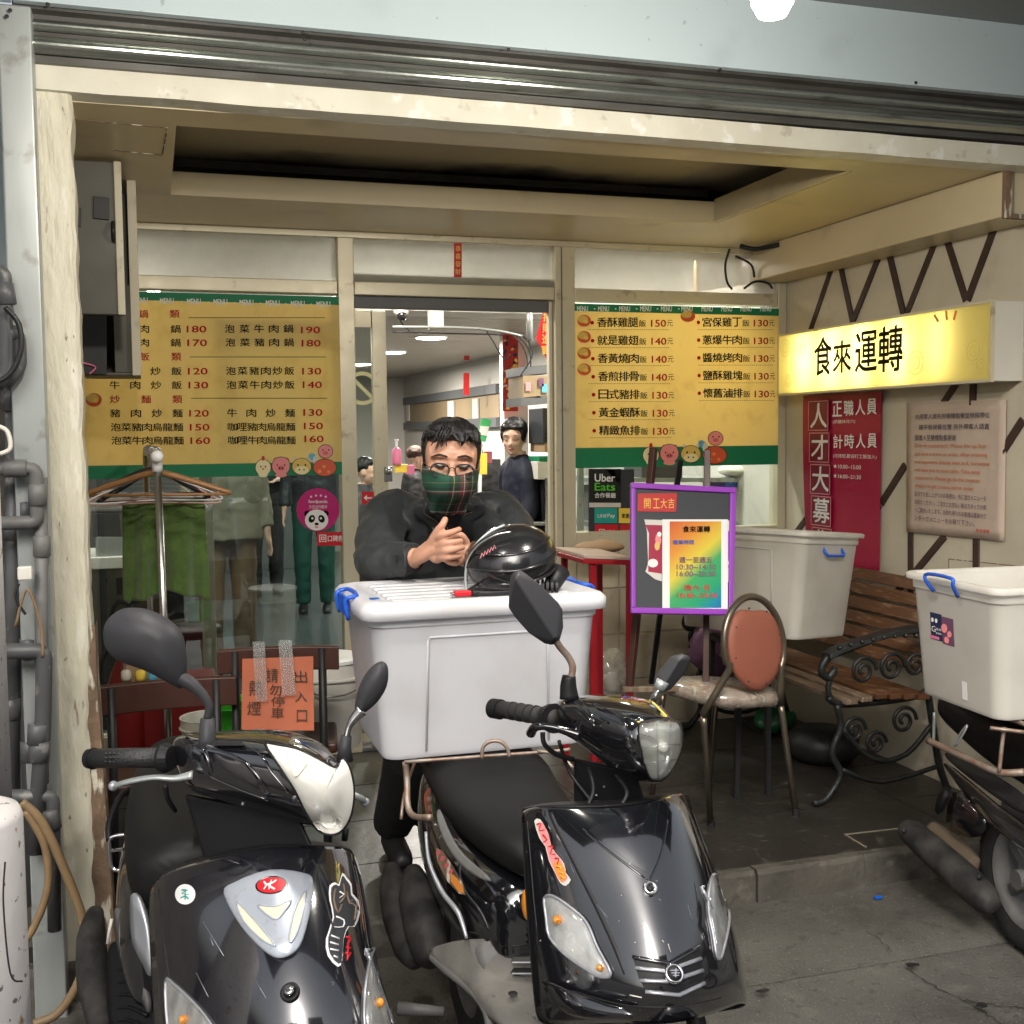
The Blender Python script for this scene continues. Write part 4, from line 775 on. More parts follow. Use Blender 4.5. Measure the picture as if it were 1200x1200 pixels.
# =============== PROPS IN THE ALCOVE ===============
# pipes on the left wall
def pipe(pts, r, m, lab, joints=(), name='drain_pipe', Y=3.33):
    P = [PY(x, y, Y) for x, y in pts]; t = thing(name, lab, 'pipe', P[-1]); mb = MB()
    mb.tube(P, r, 12, smooth=0); mb.build('tube', m, t, smooth=True)
    for x, y in joints:
        c = PY(x, y, Y); i = min(range(len(P)-1), key=lambda i: (c-(P[i]+P[i+1])/2).length); d = (P[i+1]-P[i]).normalized()
        MB().tube([c-d*.028, c-d*.026, c+d*.026, c+d*.028], [r*1.1, r*1.32, r*1.32, r*1.1], 14).build('coupling', m, t, smooth=True)
    return t
def rp(pts):  # rounded corners for the pipe run
    out = [pts[0]]
    for a, b, c in zip(pts, pts[1:], pts[2:]):
        A, B, C_ = Ve((*a, 0)), Ve((*b, 0)), Ve((*c, 0)); p = B+(A-B).normalized()*min(9, (A-B).length*.45); q = B+(C_-B).normalized()*min(9, (C_-B).length*.45)
        for k in range(5): t = k/4; w_ = p*(1-t)**2+B*2*t*(1-t)+q*t*t; out.append((w_.x, w_.y))
    return out+[pts[-1]]
pipe([(16, 400), (14, 1000)], .021, 'pvc', 'dark grey vertical pipe, second from the left of the wall pipes', [(14, 470), (14, 620), (14, 830)], Y=3.345)
pipe([(30, 430), (36, 1060)], .019, 'pvc', 'grey vertical pipe running close beside the guide rail', [(31, 600), (34, 760), (35, 880)], Y=3.30)
pipe([(48, 560), (50, 1000)], .017, 'pvc2', 'slim paler pipe in front of the guide rail', [(49, 640), (50, 930)], Y=3.26)
pipe(rp([(-25, 318), (5, 318), (7, 440), (-5, 452)]), .019, 'pvc', 'short elbow pipe at the far left edge with a grey bend', [(6, 345)], Y=3.24)
pipe(rp([(-25, 390), (22, 390), (24, 430), (5, 452)]), .017, 'pvc', 'bent conduit elbow below the upper elbow pipe', [(10, 390)], Y=3.25)
pipe(rp([(-25, 549), (42, 549), (44, 612), (-20, 614)]), .018, 'pvc2', 'grey conduit turning back in a square loop above the green blue tap', [(18, 549), (44, 580)], Y=3.24)
pipe(rp([(-25, 763), (52, 763), (50, 860), (40, 1000)]), .021, 'pvc', 'lower grey pipe bending down in front of the wall pipes', [(46, 880), (45, 860)], Y=3.22)
pipe(rp([(-20, 933), (62, 933), (64, 1090)]), .018, 'pvc', 'lowest grey pipe with an elbow just above the hose', [(60, 960)], Y=3.22)
cbl = thing('cable_loop', 'black cable looped between the pipe elbows at the left edge', 'cable', PY(10, 470, 3.2)); PL = Plane('Y', 3.2)
MB().tube([PL(-15, 452), PL(10, 440), PL(24, 412), PL(22, 380), PL(6, 360)], .007, 8, smooth=5).build('cable', 'black', cbl, smooth=True); MB().tube([PL(-8, 498), PL(8, 505), PL(12, 525), PL(0, 532)], .006, 8, smooth=5).build('white_cable', 'off_white', cbl, smooth=True)
MB().tube([PL(18, 735), PL(32, 690), PL(48, 735), PL(50, 770)], .004, 8, smooth=5).build('brown_cable', 'hose', cbl, smooth=True)
jb = thing('junction_box', 'small pale junction box clipped to the wall pipes', 'box', PL(26, 680)); a = PL(21, 680); MB().box(a.x, a.x+.035, 3.19, 3.22, a.z, a.z+.035).build('case', 'off_white', jb, bevel=.004); MB().tube([PL(22, 684), PL(18, 700), PL(30, 720)], .004, 6, smooth=4).build('cable', 'black', jb)
hs = thing('garden_hose', 'brown garden hose curling down beside the peeling pillar', 'hose', PY(70, 1150, 3.1)); PL = Plane('Y', 3.15)
MB().tube([PL(25, 940), PL(50, 965), PL(80, 1030), PL(98, 1085), PL(96, 1140), PL(70, 1185), PL(40, 1200)], .012, 10, smooth=6).build('tube', 'hose', hs, smooth=True)
MB().tube([PL(30, 950), PL(52, 990), PL(56, 1040), PL(38, 1090), PL(20, 1110)], .010, 10, smooth=6).build('tube', 'hose', hs, smooth=True)
dm_ = thing('drain_grate', 'small dirty green drain grating on the ground by the pillar foot', 'grating', PZ(75, 1110, .0)); c = PZ(72, 1120, .03)
for i in range(11): MB().box(c.x-.14, c.x+.14, c.y-.15+i*.03, c.y-.142+i*.03, .02, .035).build('bar', 'galv', dm_)
for i in range(8): MB().box(c.x-.14+i*.04, c.x-.134+i*.04, c.y-.15, c.y+.16, .0195, .0335).build('bar', 'galv', dm_)
# rusty white post close to the camera on the left
wp = thing('white_post', 'old white painted post with rust specks at the lower left edge', 'post', (-.47, 1.85, 0))
mat('post_paint', (.60, .58, .57), .5, var=(4, .5, (.50, .47, .46)), dirt=[(22, .66, .70, (.25, .12, .05), .9), (55, .64, .67, (.10, .07, .06), .9)], bump=(30, .4))
pc_ = V(-60, 1000, 1.9); MB().lathe((pc_.x, pc_.y, 0), [(.115, -.1), (.115, .972), (.11, .984), (.09, .992), (.0, .994)], 40).build('shaft', 'post_paint', wp, smooth=True, fix=True)
tp = V(-35, 700, 2.2); MB().lathe((tp.x-.0, tp.y, 0), [(.060, .9), (.060, 1.95)], 28).build('upper_shaft', 'post_paint', wp, smooth=True)
MB().tube([V(6, 1010, 1.79), V(4, 1060, 1.78), V(12, 1140, 1.77), V(26, 1150, 1.80)], .0015, 6, smooth=6).build('wire', 'black', wp)
# cabinet hanging at upper left
ca = thing('meter_cabinet', 'tall beige steel cabinet with its door open hanging at the upper left of the alcove', 'cabinet', (.05, 4.5, 1.8)); K = Plane('Y', 4.45)
a, b = K(97, 440), K(157, 190); dpt = .25
mb = MB(); mb.box(a.x, a.x+.012, 4.45, 4.7, a.z, b.z); mb.box(b.x-.025, b.x, 4.45, 4.7, a.z+.0, b.z); mb.box(a.x+.012, b.x-.025, 4.69, 4.7, a.z, b.z); mb.box(a.x+.012, b.x-.025, 4.45, 4.69, a.z, a.z+.012); mb.box(a.x+.012, b.x-.025, 4.45, 4.69, b.z-.012, b.z); mb.box(a.x+.11, b.x-.0255, 4.46, 4.4695, a.z+.012, a.z+.33)
mb.build('case', 'cupboard', ca, bevel=.003); MB().box(b.x-.028, b.x+.004, 4.43, 4.4495, a.z, b.z).build('edge', 'cream', ca, bevel=.003)
K = Plane('Y', 4.1); a, b = K(86, 368), K(141, 190)
MB().box(a.x-.02, b.x, 4.10, 4.125, a.z, b.z).build('door', 'cupboard', ca, bevel=.004); MB().box(b.x-.022, b.x+.002, 4.088, 4.0995, a.z, b.z).build('door_edge', 'cream', ca, bevel=.003)
K = Plane('Y', 4.095)
for x0, y0, x1, y1 in ((109, 230, 128, 256), (87, 242, 95, 264)): q, n = pquad(K, x0, y0, x1, y1, 1, -2); MB().slab(q, (0, -.004, 0)).build('window', 'black', ca, bevel=.002)
p = K(133, 272); MB().tube([p+Ve((0, -.01, .03)), p+Ve((0, -.03, .0)), p+Ve((0, -.01, -.03))], .007, 8, smooth=4).build('handle', 'black', ca, smooth=True)
pk = thing('pink_cable', 'dark bundle and pink cable inside the open cabinet', 'cable', K(105, 430)); K2 = Plane('Y', 4.43); q, n = pquad(K2, 97, 370, 125, 438); MB().slab(q, (0, .004, 0)).build('shadow_panel', 'black', pk); MB().tube([Plane('Y', 4.42)(97, 425), Plane('Y', 4.42)(112, 430), Plane('Y', 4.42)(105, 438)], .003, 6, smooth=4).build('cable', 'hot_pink', pk)  # black sheet stands in for the shade inside the cabinet opening

# clothes rack with hangers and towel (depth line runs away from the camera)
ck_ = thing('clothes_rack', 'steel clothes rack with a white end knob standing behind the left scooter', 'clothes rack', (.03, 4.15, FZ))
p0 = PY(184, 535, 4.0); top = Ve((p0.x, 4.0, p0.z)); MB().tube([(p0.x+.015, 4.0, FZ+.02), top], .0125, 12).build('pole', 'steel', ck_, smooth=True)
p1 = PY(170, 512, 5.05); MB().tube([top+Ve((0, -.02, .0)), Ve((p1.x, 5.05, top.z+.0))], .0125, 12).build('rail', 'steel', ck_, smooth=True); MB().ell(top+Ve((0, -.03, 0)), .021).build('knob', 'white', ck_, smooth=True)
MB().tube([(p1.x, 5.05, FZ+.02), (p1.x, 5.05, top.z)], .0125, 12).build('pole', 'steel', ck_, smooth=True); MB().lathe(top+Ve((0, 0, -.05)), [(.017, 0), (.017, .045)], 14).build('clamp', 'white', ck_, smooth=True)
for y in (4.0, 5.05): MB().tube([(p0.x-.25, y, FZ+.02), (p0.x+.28, y, FZ+.02)], .012, 10).build('foot', 'steel', ck_, smooth=True)
MB().tube([(p0.x, 4.0, FZ+.18), (p1.x, 5.05, FZ+.18)], .010, 10).build('stretcher', 'steel', ck_, smooth=True)
mat('wire_white', (.6, .6, .58), .3); mat('wire_pink', (.62, .36, .32), .35); mat('hanger_wood', (.30, .15, .06), .4); mat('hanger_black', (.02, .02, .022), .35)
hg = [('hanger_wood', .235, .088, .010, 'wooden hanger under the front wire hangers'), ('wire_white', .225, .10, .004, 'white wire hanger nearest the rack end'), ('hanger_black', .22, .085, .009, 'black plastic hanger near the front of the rack'), ('wire_pink', .215, .10, .004, 'pinkish wire hanger in the front bunch'), ('wire_white', .21, .095, .004, 'white wire hanger in the middle of the bunch'), ('wire_pink', .215, .11, .004, 'pink wire hanger in the middle of the bunch'), ('hanger_black', .21, .09, .007, 'black hanger in the middle of the bunch'), ('wire_white', .21, .10, .004, 'white wire hanger toward the back'), ('wire_pink', .20, .09, .004, 'pink wire hanger toward the back'), ('wire_white', .20, .09, .004, 'last white wire hanger at the back of the rack')]
rr = random.Random(8)
for i, (m, hw, dr_, r, lab) in enumerate(hg):
    y = 4.06+i*.075; x = p0.x+(p1.x-p0.x)*(y-4)/1.05; z = top.z+.012; t = thing('hanger', lab, 'hanger', (x, y, z-.2), 'clothes hangers on the rack')
    yw = rr.uniform(-.45, .45); hw *= rr.uniform(.92, 1.05); dr_ *= rr.uniform(.7, 1.35); cx = lambda u, w_: Ve((x+u*math.cos(yw), y+u*math.sin(yw), z+w_)); s_ = -.065
    MB().tube([cx(-.018, -.012), cx(-.016, .012), cx(0, .02), cx(.017, .008), cx(.01, -.02), cx(0, -.035), cx(0, s_)], .0022, 6, smooth=4).build('hook', 'steel', t, smooth=True)
    if 'wire' in m: MB().tube([cx(0, s_), cx(-.05, s_-.02), cx(-hw, s_-dr_), cx(-hw+.01, s_-dr_-.018), cx(0, s_-dr_-.012), cx(hw-.01, s_-dr_-.018), cx(hw, s_-dr_), cx(.05, s_-.02), cx(0, s_)], r*.75, 6, smooth=4).build('frame', m, t, smooth=True)
    else:
        MB().tube([cx(-hw, s_-dr_-.005), cx(-hw*.6, s_-dr_*.6), cx(-.03, s_-.006), cx(.03, s_-.006), cx(hw*.6, s_-dr_*.6), cx(hw, s_-dr_-.005)], [r*.8, r, r*1.1, r*1.1, r, r*.8], 10, smooth=4).build('shoulder', m, t, smooth=True)
        MB().tube([cx(-hw*.95, s_-dr_-.008), cx(hw*.95, s_-dr_-.008)], r*.5, 8).build('bar', m, t, smooth=True)
tw_ = MB(); N = 40; vs = []
K = Plane('Y', 4.32); a = K(143, 588); b = K(240, 590); zb = K(190, 697).z
for side in (0, 1):
    for j in range(31):
        for i in range(N+1):
            u = i/N; t = j/30; x = a.x+(b.x-a.x)*(u*(1+.10*t*(u-.5))-.02*t) ; z = a.z+(zb+.03*side-a.z)*t-.02*t*t*math.sin(u*9+side*2)*.8-(.015*t if u < .1 or u > .93 else 0)
            f = .020*math.sin(u*15+side+.8*math.sin(t*2))*(.25+t)+.010*math.sin(u*37+1+t)*t+.016*noise.noise(Ve((u*4, t*3, side*5))); y = 4.32+(.012+.01*t)*(1 if side else -1)+f+abs(u-.5)*.02
            vs.append((x, y, z))
    n0 = side*31*(N+1)
    tw_.f += [(n0+j*(N+1)+i, n0+j*(N+1)+i+1, n0+(j+1)*(N+1)+i+1, n0+(j+1)*(N+1)+i) for j in range(30) for i in range(N)]
tw_.v = [Ve(v) for v in vs]; tw_.f += [(i, i+1, 31*(N+1)+i+1, 31*(N+1)+i) for i in range(N)]
o = tw_.build('towel', 'towel', smooth=True, fix=False, thick=.004); tag(center(o), 'olive green towel folded over a hanger on the clothes rack', 'towel')

# stacking chairs with brown backs set out behind the scooter
def dining_chair(c, ang, lab, w_=.40, back_z=.93, seat_z=.58, hgt=.085):
    t = thing('dining_chair', lab, 'chair', (c[0], c[1], FZ), 'brown backed dining chairs behind the left scooter'); M = Matrix.Translation((c[0], c[1], 0)) @ Matrix.Rotation(ang, 4, 'Z')
    mb = MB(); k = 12; rings = []
    for i in range(k+1):
        u = (i/k-.5)*2; x = u*w_/2; y = .03*u*u; rings.append([M @ Ve((x, y+dy, back_z-dz)) for dy, dz in ((0, 0), (.02, .004), (.022, hgt-.004), (.002, hgt))])
    mb.loft(rings).build('backrest', 'dark_wood', t, bevel=.004)
    for sx in (-1, 1):
        MB().tube([M @ Ve((sx*w_*.36, .03, back_z-.01)), M @ Ve((sx*w_*.36, .03, seat_z)), M @ Ve((sx*w_*.38, .06, FZ))], .014, 8).build('leg', 'black', t, smooth=True)
        MB().tube([M @ Ve((sx*w_*.36, -.34, seat_z)), M @ Ve((sx*w_*.40, -.36, FZ))], .012, 8).build('leg', 'black', t, smooth=True)
    MB().box(-w_/2+.01, w_/2-.01, -.37, .0, seat_z-.02, seat_z+.02, M).build('seat', 'dark_wood', t, bevel=.012); return t
p = V(192, 815, 3.72); dining_chair((p.x, p.y), R_(183), 'brown backed dining chair nearest the peeling pillar', w_=.45, back_z=p.z+.055, seat_z=p.z-.30, hgt=.10)
p = V(327, 770, 3.85); dining_chair((p.x, p.y), R_(172), 'brown backed dining chair carrying the orange handwritten sign', w_=.395, back_z=p.z+.04, seat_z=p.z-.32, hgt=.085)
oc = thing('orange_sign', 'orange handwritten card sign taped over the back of a dining chair', 'sign', V(327, 855, 3.7)); 
Q = Quad(V(284, 771, 3.74), V(367, 768, 3.76), V(284, 855, 3.70)); MB().slab([Q(283, 856), Q(368, 856), Q(367, 769), Q(284, 772)], Q.n*-.004).build('card', 'orange_card', oc)
mb = MB()
for ch, x0, y0, x1, y1 in (('請', 312, 783, 326, 800), ('勿', 316, 802, 330, 815), ('停', 318, 816, 334, 828), ('車', 318, 829, 333, 842), ('出', 345, 786, 360, 800), ('入', 346, 810, 360, 822), ('口', 348, 832, 360, 846), ('熱', 292, 797, 308, 815), ('煙', 290, 822, 306, 838)): text(mb, ch, Q(x0, y1), Q(x1, y1)-Q(x0, y1), Q(x0, y0)-Q(x0, y1), .004+.003, 0)
for v in mb.v: pass
mb.build('lettering', 'ink_soft', oc)
Q2 = Quad(V(284, 771, 3.72), V(367, 768, 3.74), V(284, 855, 3.68))
for x0, y0, x1, y1, sl_ in ((296, 752, 310, 822, 4), (326, 750, 342, 815, 5)): MB().slab([Q2(x0+sl_, y1), Q2(x1+sl_, y1), Q2(x1, y0), Q2(x0, y0)], Q2.n*.001).build('tape', 'tape_clear', oc)
def bucket(px, pyb, pyt, d, r, m, lab, nm='bucket'):
    b_ = V(px, pyb, d); t_ = V(px, pyt, d); h = t_.z-b_.z; t = thing(nm, lab, 'bucket', b_); M = None
    MB().lathe(b_, [(r*.86, 0), (r*.88, .004), (r*.97, h*.80), (r*1.05, h*.805), (r*1.05, h*.83), (r*.99, h*.84), (r, h*.99), (r*1.04, h), (r*.95, h), (r*.84, .01)], 32).build('pail', m, t, smooth=False, bevel=.001)
    return t, b_, h
t, b_, h = bucket(388, 872, 772, 4.3, .125, 'off_white', 'white plastic pail with a handle standing by the shop door')
MB().lathe(b_+Ve((0, 0, h+.001)), [(.132, 0), (.132, .012), (.11, .018), (.0, .018)], 32).build('lid', 'white', t, smooth=False)
MB().tube([b_+Ve((.13*math.cos(a), .13*math.sin(a)-.01, h*.85-.06*math.sin(-a))) for a in [(-math.pi)*k/12 for k in range(13)]], .003, 6).build('handle', 'steel', t, smooth=True)
mat('lime', (.06, .55, .03), .4); bucket(268, 868, 818, 4.0, .07, 'lime', 'bright green plastic tub between the two dining chairs', 'tub'); bucket(247, 905, 838, 4.1, .10, 'off_white', 'pale plastic tub on the floor behind the left mirror', 'tub')
# red extinguisher, paper bag, bottles behind the first chair
ex = thing('fire_extinguisher', 'red fire extinguisher standing behind the first dining chair', 'fire extinguisher', V(150, 895, 4.45)); b_ = V(150, 900, 4.45); mat('ext_red', (.15, .008, .008), .35)
MB().lathe(b_, [(.06, 0), (.065, .02), (.065, .33), (.05, .38), (.03, .42), (.028, .44)], 24).build('cylinder', 'ext_red', ex, smooth=True); MB().tube([b_+Ve((0, 0, .44)), b_+Ve((-.05, 0, .47)), b_+Ve((-.09, 0, .40)), b_+Ve((-.095, 0, .25))], .010, 8, smooth=4).build('hose', 'black', ex, smooth=True)
MB().beam(b_+Ve((-.02, 0, .455)), b_+Ve((.07, 0, .475)), .02, .015).build('lever', 'black', ex)
pb = MB(); b_ = V(175, 800, 4.4); pb.loft([[Ve((b_.x+sx*(.10-.01*k), b_.y+sy*.05, b_.z+k*.045+.012*noise.noise(Ve((sx*3, k, sy))))) for sx, sy in ((-1, -1), (1, -1), (1, 1), (-1, 1))] for k in range(4)]); tag(center(pb.build('paper_bag', 'cardboard', bevel=.004)), 'crumpled brown paper bag behind the first dining chair', 'bag')
bs_ = thing('red_box', 'dark red box under the paper bag behind the first dining chair', 'box', V(190, 890, 4.5)); a = V(150, 900, 4.45); MB().box(a.x, a.x+.34, a.y, a.y+.2, FZ, V(150, 800, 4.45).z).build('carton', 'ext_red', bs_, bevel=.004)
for i, (px, m, nm) in enumerate(((148, 'off_white', 'pale'), (165, 'yellow', 'yellow'), (179, 'sky_blue', 'blue'))):
    p = V(px, 797, 4.3); tag(center(MB().lathe(p, [(.016, 0), (.018, .01), (.018, .03), (.012, .038), (.0, .04)], 14).build('bottle_cap', m, smooth=True)), nm+' bottle cap peeping over the first chair back', 'bottle')

# chalkboard on an easel
ea = thing('wooden_easel', 'brown wooden easel holding up the purple framed board', 'easel', V(790, 860, 4.35))
QB = Quad(V(741, 569, 4.35), V(860, 574, 4.40), V(741, 715, 4.25))
def D2(x, y, d): return V(x, y, d)
MB().beam(D2(766, 525, 4.50), D2(737, 812, 4.38), .024, .03).build('leg', 'dark_wood', ea, bevel=.002); MB().beam(D2(829, 528, 4.54), D2(827, 830, 4.40), .024, .03).build('leg', 'dark_wood', ea, bevel=.002)
MB().beam(D2(797, 540, 4.46), D2(763, 800, 5.1), .02, .02).build('leg', 'black', ea); MB().beam(D2(730, 808, 4.36), D2(832, 806, 4.38), .02, .02).build('crossbar', 'slat_grey', ea, bevel=.002)
mat('purple', (.30, .05, .48), .3)
bb = thing('chalkboard', 'purple framed black notice board with an opening hours poster on an easel', 'board', V(800, 718, 4.3)); n_ = -QB.n*.0
nn = QB.n if QB.n.dot(FW) < 0 else -QB.n
MB().slab([QB(743, 716), QB(857, 719), QB(858, 574), QB(743, 570)], -nn*.012).build('panel', 'charcoal', bb)
for q in (((739, 566), (862, 572), (862, 578.5), (739, 572.5)), ((739, 712), (858, 714), (858, 721), (739, 719)), ((739, 572.5), (744.5, 572.7), (744.5, 712.2), (739, 712)), ((855, 578.3), (862, 578.5), (858, 714), (853, 713.8))):
    MB().slab([QB(*p)-nn*.013 for p in q], nn*.024).build('frame', 'purple', bb, bevel=.003)
ZB = lambda x, y: (660+x/4, 540+y/4)
def bq(x0, y0, x1, y1, k): return [QB(*ZB(x, y))+nn*.0012*k for x, y in ((x0, y1), (x1, y1), (x1, y0), (x0, y0))]
MB().slab([QB(*ZB(*p))+nn*.001 for p in ((348, 238), (528, 240), (532, 152), (350, 154))], nn*.002).build('red_paper', 'red_print', bb)
mb = MB()
for ch, x in (('開', 378), ('工', 420), ('大', 455), ('吉', 490)): q = bq(x, 178, x+30, 224, 3); text(mb, ch, q[0], q[1]-q[0], q[3]-q[0], .001)
mb.build('lettering', 'gold', bb)
q = Print(QB, ZB, bb)
for P_, m in (([(380, 275), (465, 278), (462, 565), (430, 555), (385, 520), (398, 480), (392, 330)], 'off_white'), ([(384, 300), (465, 302), (465, 530), (398, 520), (402, 340)], 'maroon'), ([(770, 280), (797, 280), (797, 560), (770, 570)], 'off_white'), ([(772, 330), (796, 332), (796, 500), (772, 500)], 'purple')): q.poly(P_, m)
q.el(445, 370, 14, 30, 'pig').el(440, 400, 12, 20, 'cow').el(420, 480, 24, 20, 'white').el(450, 345, 10, 12, 'white').el(784, 480, 12, 20, 'white')
q.done()
m = bpy.data.materials.new('rainbow'); m.use_nodes = True; t = m.node_tree; b = t.nodes['Principled BSDF']; b.inputs['Roughness'].default_value = .25
tc = t.nodes.new('ShaderNodeTexCoord'); dt = t.nodes.new('ShaderNodeVectorMath'); dt.operation = 'DOT_PRODUCT'; t.links.new(tc.outputs['Generated'], dt.inputs[0]); dt.inputs[1].default_value = (.36, 0, -.64)
ad = t.nodes.new('ShaderNodeMath'); ad.operation = 'ADD'; ad.inputs[1].default_value = .64; t.links.new(dt.outputs['Value'], ad.inputs[0]); cr = t.nodes.new('ShaderNodeValToRGB'); t.links.new(ad.outputs[0], cr.inputs[0]); t.links.new(cr.outputs[0], b.inputs['Base Color']); MT['rainbow'] = m
cr.color_ramp.elements[0].color = (.60, .06, .03, 1); cr.color_ramp.elements[1].color = (.03, .10, .45, 1)
for ps, c in ((.28, (.72, .28, .04, 1)), (.46, (.72, .58, .06, 1)), (.58, (.06, .38, .12, 1)), (.76, (.02, .34, .16, 1)), (.88, (.01, .22, .40, 1))): e = cr.color_ramp.elements.new(ps); e.color = c
MB().slab(bq(463, 276, 769, 702, 4), nn*.001).build('poster_paper', 'white', bb); MB().slab(bq(497, 286, 738, 690, 6), nn*.0005).build('poster_print', 'rainbow', bb)
S = {}
for s_, x0, y0, x1, y1, m in (('食來運轉', 556, 308, 684, 338, 'ink'), ('營業時間', 510, 374, 608, 394, 'blue'), ('週一至週五', 540, 454, 694, 480, 'purple_ink'), ('10:30~14:30', 528, 488, 712, 512, 'purple_ink'), ('16:00~20:30', 528, 520, 710, 544, 'purple_ink'), ('週六 日', 560, 584, 680, 610, 'red'), ('10:30~20:30', 530, 622, 716, 644, 'red')):
    q_ = bq(x0, y0, x1, y1, 8); text(S.setdefault(m, MB()), s_, q_[0], q_[1]-q_[0], q_[3]-q_[0], .001, .02)
for m, mb in S.items(): mb.build('lettering', m, bb)
# red side table with a cardboard on top
rt_ = thing('red_table', 'small red legged side table beside the chalkboard', 'table', V(715, 830, 4.75)); tz = V(710, 655, 4.75).z; a = V(683, 655, 4.75); b = V(745, 657, 4.78); dr2 = Ve((0, .4, 0)); mat('red_paint', (.36, .012, .02), .35, var=(10, .4, (.25, .01, .015)))
MB().slab([a, b, b+dr2, a+dr2], (0, 0, -.02)).build('tabletop', 'red_paint', rt_, bevel=.003); MB().slab([a+Ve((.01, .01, .0015)), b+Ve((-.01, .01, .0015)), b+dr2+Ve((-.01, 0, .0015)), a+dr2+Ve((.01, 0, .0015))], (0, 0, .012)).build('mat', 'notice_paper', rt_)
for q in (a+Ve((.05, .02, -.0205)), b+Ve((-.02, .02, -.0205)), a+Ve((.05, .36, -.0205)), b+Ve((-.02, .36, -.0205))): MB().beam(q, Ve((q.x, q.y, FZ)), .026, .026, (0, 1, 0)).build('leg', 'red_paint', rt_, bevel=.003)
bag(Plane('Y', 5.0), (703, 641), .12, .03, 'cardboard', 'crumpled brown paper on the small red table', 3, 'crumpled_paper', 'paper')
bag(Plane('Y', 4.9), (715, 790), .09, .12, 'wrap', 'clear plastic bag of litter under the red table', 4); 
o = MB().ell(Plane('Y', 4.9)(717, 800), (.05, .04, .05), seg=12, rings=8).build('crumpled_wrapper', 'off_white', smooth=True); displace(o, lambda q: .03*noise.noise(q*40)); tag(center(o), 'crumpled white wrapper inside the clear bag under the red table', 'litter')
bag(Plane('Y', 5.0), (838, 760), .13, .13, 'purple_ink', 'dark purple plastic bag behind the banquet chair', 6)

# banquet chair with an oval terracotta back
bc = thing('banquet_chair', 'bronze framed banquet chair with an oval terracotta back and plastic wrapped seat', 'chair', (2.25, 4.1, FZ))
mat('bronze', (.19, .16, .12), .3, metal=.75, var=(20, .5, (.12, .10, .075))); mat('terracotta', (.29, .095, .058), .6, var=(12, .4, (.24, .078, .048)), bump=(70, .3)); mat('floral', (.42, .34, .25), .35, var=(18, 1, (.24, .09, .05)), dirt=[(26, .54, .6, (.16, .17, .09), .8), (40, .58, .64, (.65, .60, .50), .8)], bump=(22, .8, .008))
ctr = V(884, 757, 4.28); ax = (V(930, 757, 4.42)-V(838, 757, 4.16)).normalized(); upv = Ve((0, .10, 1)).normalized(); hw, hh_ = .148, .178
fr_pts = [ctr+ax*(hw*1.10)*math.cos(a)+upv*(hh_*1.03)*math.sin(a) for a in [math.pi*(-.16)+k*math.pi*1.32/24 for k in range(25)]]
legL = V(833, 952, 4.32); legR = V(933, 938, 4.42); nl = ax*-.0
ptsR = [legR, V(921, 860, 4.42), V(919, 842, 4.40)]; ptsL = [V(829, 836, 4.16), V(822, 850, 4.18), legL]
sl_ = V(823, 838, 4.20); sr_ = V(915, 826, 4.40)
MB().tube([sr_, fr_pts[0]]+fr_pts[1:-1]+[fr_pts[-1], sl_], .0135, 10, smooth=2).build('back_frame', 'bronze', bc, smooth=True)
pad = [ctr+ax*(hw*.97)*math.cos(2*math.pi*k/40)*(1+.03*math.cos(4*math.pi*k/40))+upv*(hh_*.93*math.sin(2*math.pi*k/40)-(.035*math.exp(-((k-10)/3.2)**2))) for k in range(40)]
bn_ = ax.cross(upv).normalized(); rings = [[ctr+(p-ctr)*s_+bn_*o_ for p in pad] for s_, o_ in ((.3, .022), (.8, .02), (.96, .014), (1, .004), (1, -.004), (.96, -.014), (.8, -.02), (.3, -.022))]
MB().loft(rings).build('backrest', 'terracotta', bc, smooth=True)
for k in range(8): a = k*math.pi/4+.3; p = ctr+ax*hw*.86*math.cos(a)+upv*hh_*.82*math.sin(a); MB().ell(p+bn_*(-.016 if bn_.y > 0 else .016), .004, seg=8, rings=6).build('stud', 'black', bc)
sc0 = V(855, 818, 4.28); f_ = Ve((-ax.y, ax.x, 0)).normalized(); f_ = f_ if f_.x < 0 or f_.y > 0 else -f_
sc0 = (sl_+sr_)/2+Ve((0, 0, .0)); back = Ve((-.62, -.1, 0)).normalized()*0
wd = ax.normalized(); fdir = Ve((-wd.y, wd.x, 0)).normalized(); 
sc0 = V(846, 812, 4.45); rings = []
for s_, dz in ((.2, .045), (.8, .04), (.97, .02), (1, 0), (.96, -.022), (.5, -.03)): rings.append([sc0+wd*(.20*s_*math.copysign(abs(math.cos(a))**.7, math.cos(a)))+fdir*(.19*s_*math.copysign(abs(math.sin(a))**.7, math.sin(a)))+Ve((0, 0, dz)) for a in [2*math.pi*k/32 for k in range(32)]])
MB().loft(rings).build('seat', 'floral', bc, smooth=True); o = MB().loft([[p+(p-sc0)*.03+Ve((0, 0, .0)) for p in r_] for r_ in rings]).build('plastic_wrap', 'wrap', bc, smooth=True); o.data.update()
for v in o.data.vertices: v.co += Ve((0, 0, .008*noise.noise(v.co*30)))+v.normal*.006*noise.noise(v.co*50)
for a_, b_ in ((sl_+Ve((.005, 0, -.01)), legL), (sr_, legR), (sc0+wd*.15+fdir*.17-Ve((0, 0, .03)), sc0+wd*.16+fdir*.22+Ve((0, 0, FZ-sc0.z))), (sc0-wd*.15+fdir*.17-Ve((0, 0, .03)), sc0-wd*.17+fdir*.22+Ve((0, 0, FZ-sc0.z)))):
    b_ = Ve((b_.x, b_.y, FZ+.0)); MB().tube([a_, a_.lerp(b_, .08)+Ve((0, 0, .0)), b_], .012, 10).build('leg', 'bronze', bc, smooth=True); MB().lathe(b_, [(.015, 0), (.015, .03)], 10).build('foot_cap', 'black', bc)
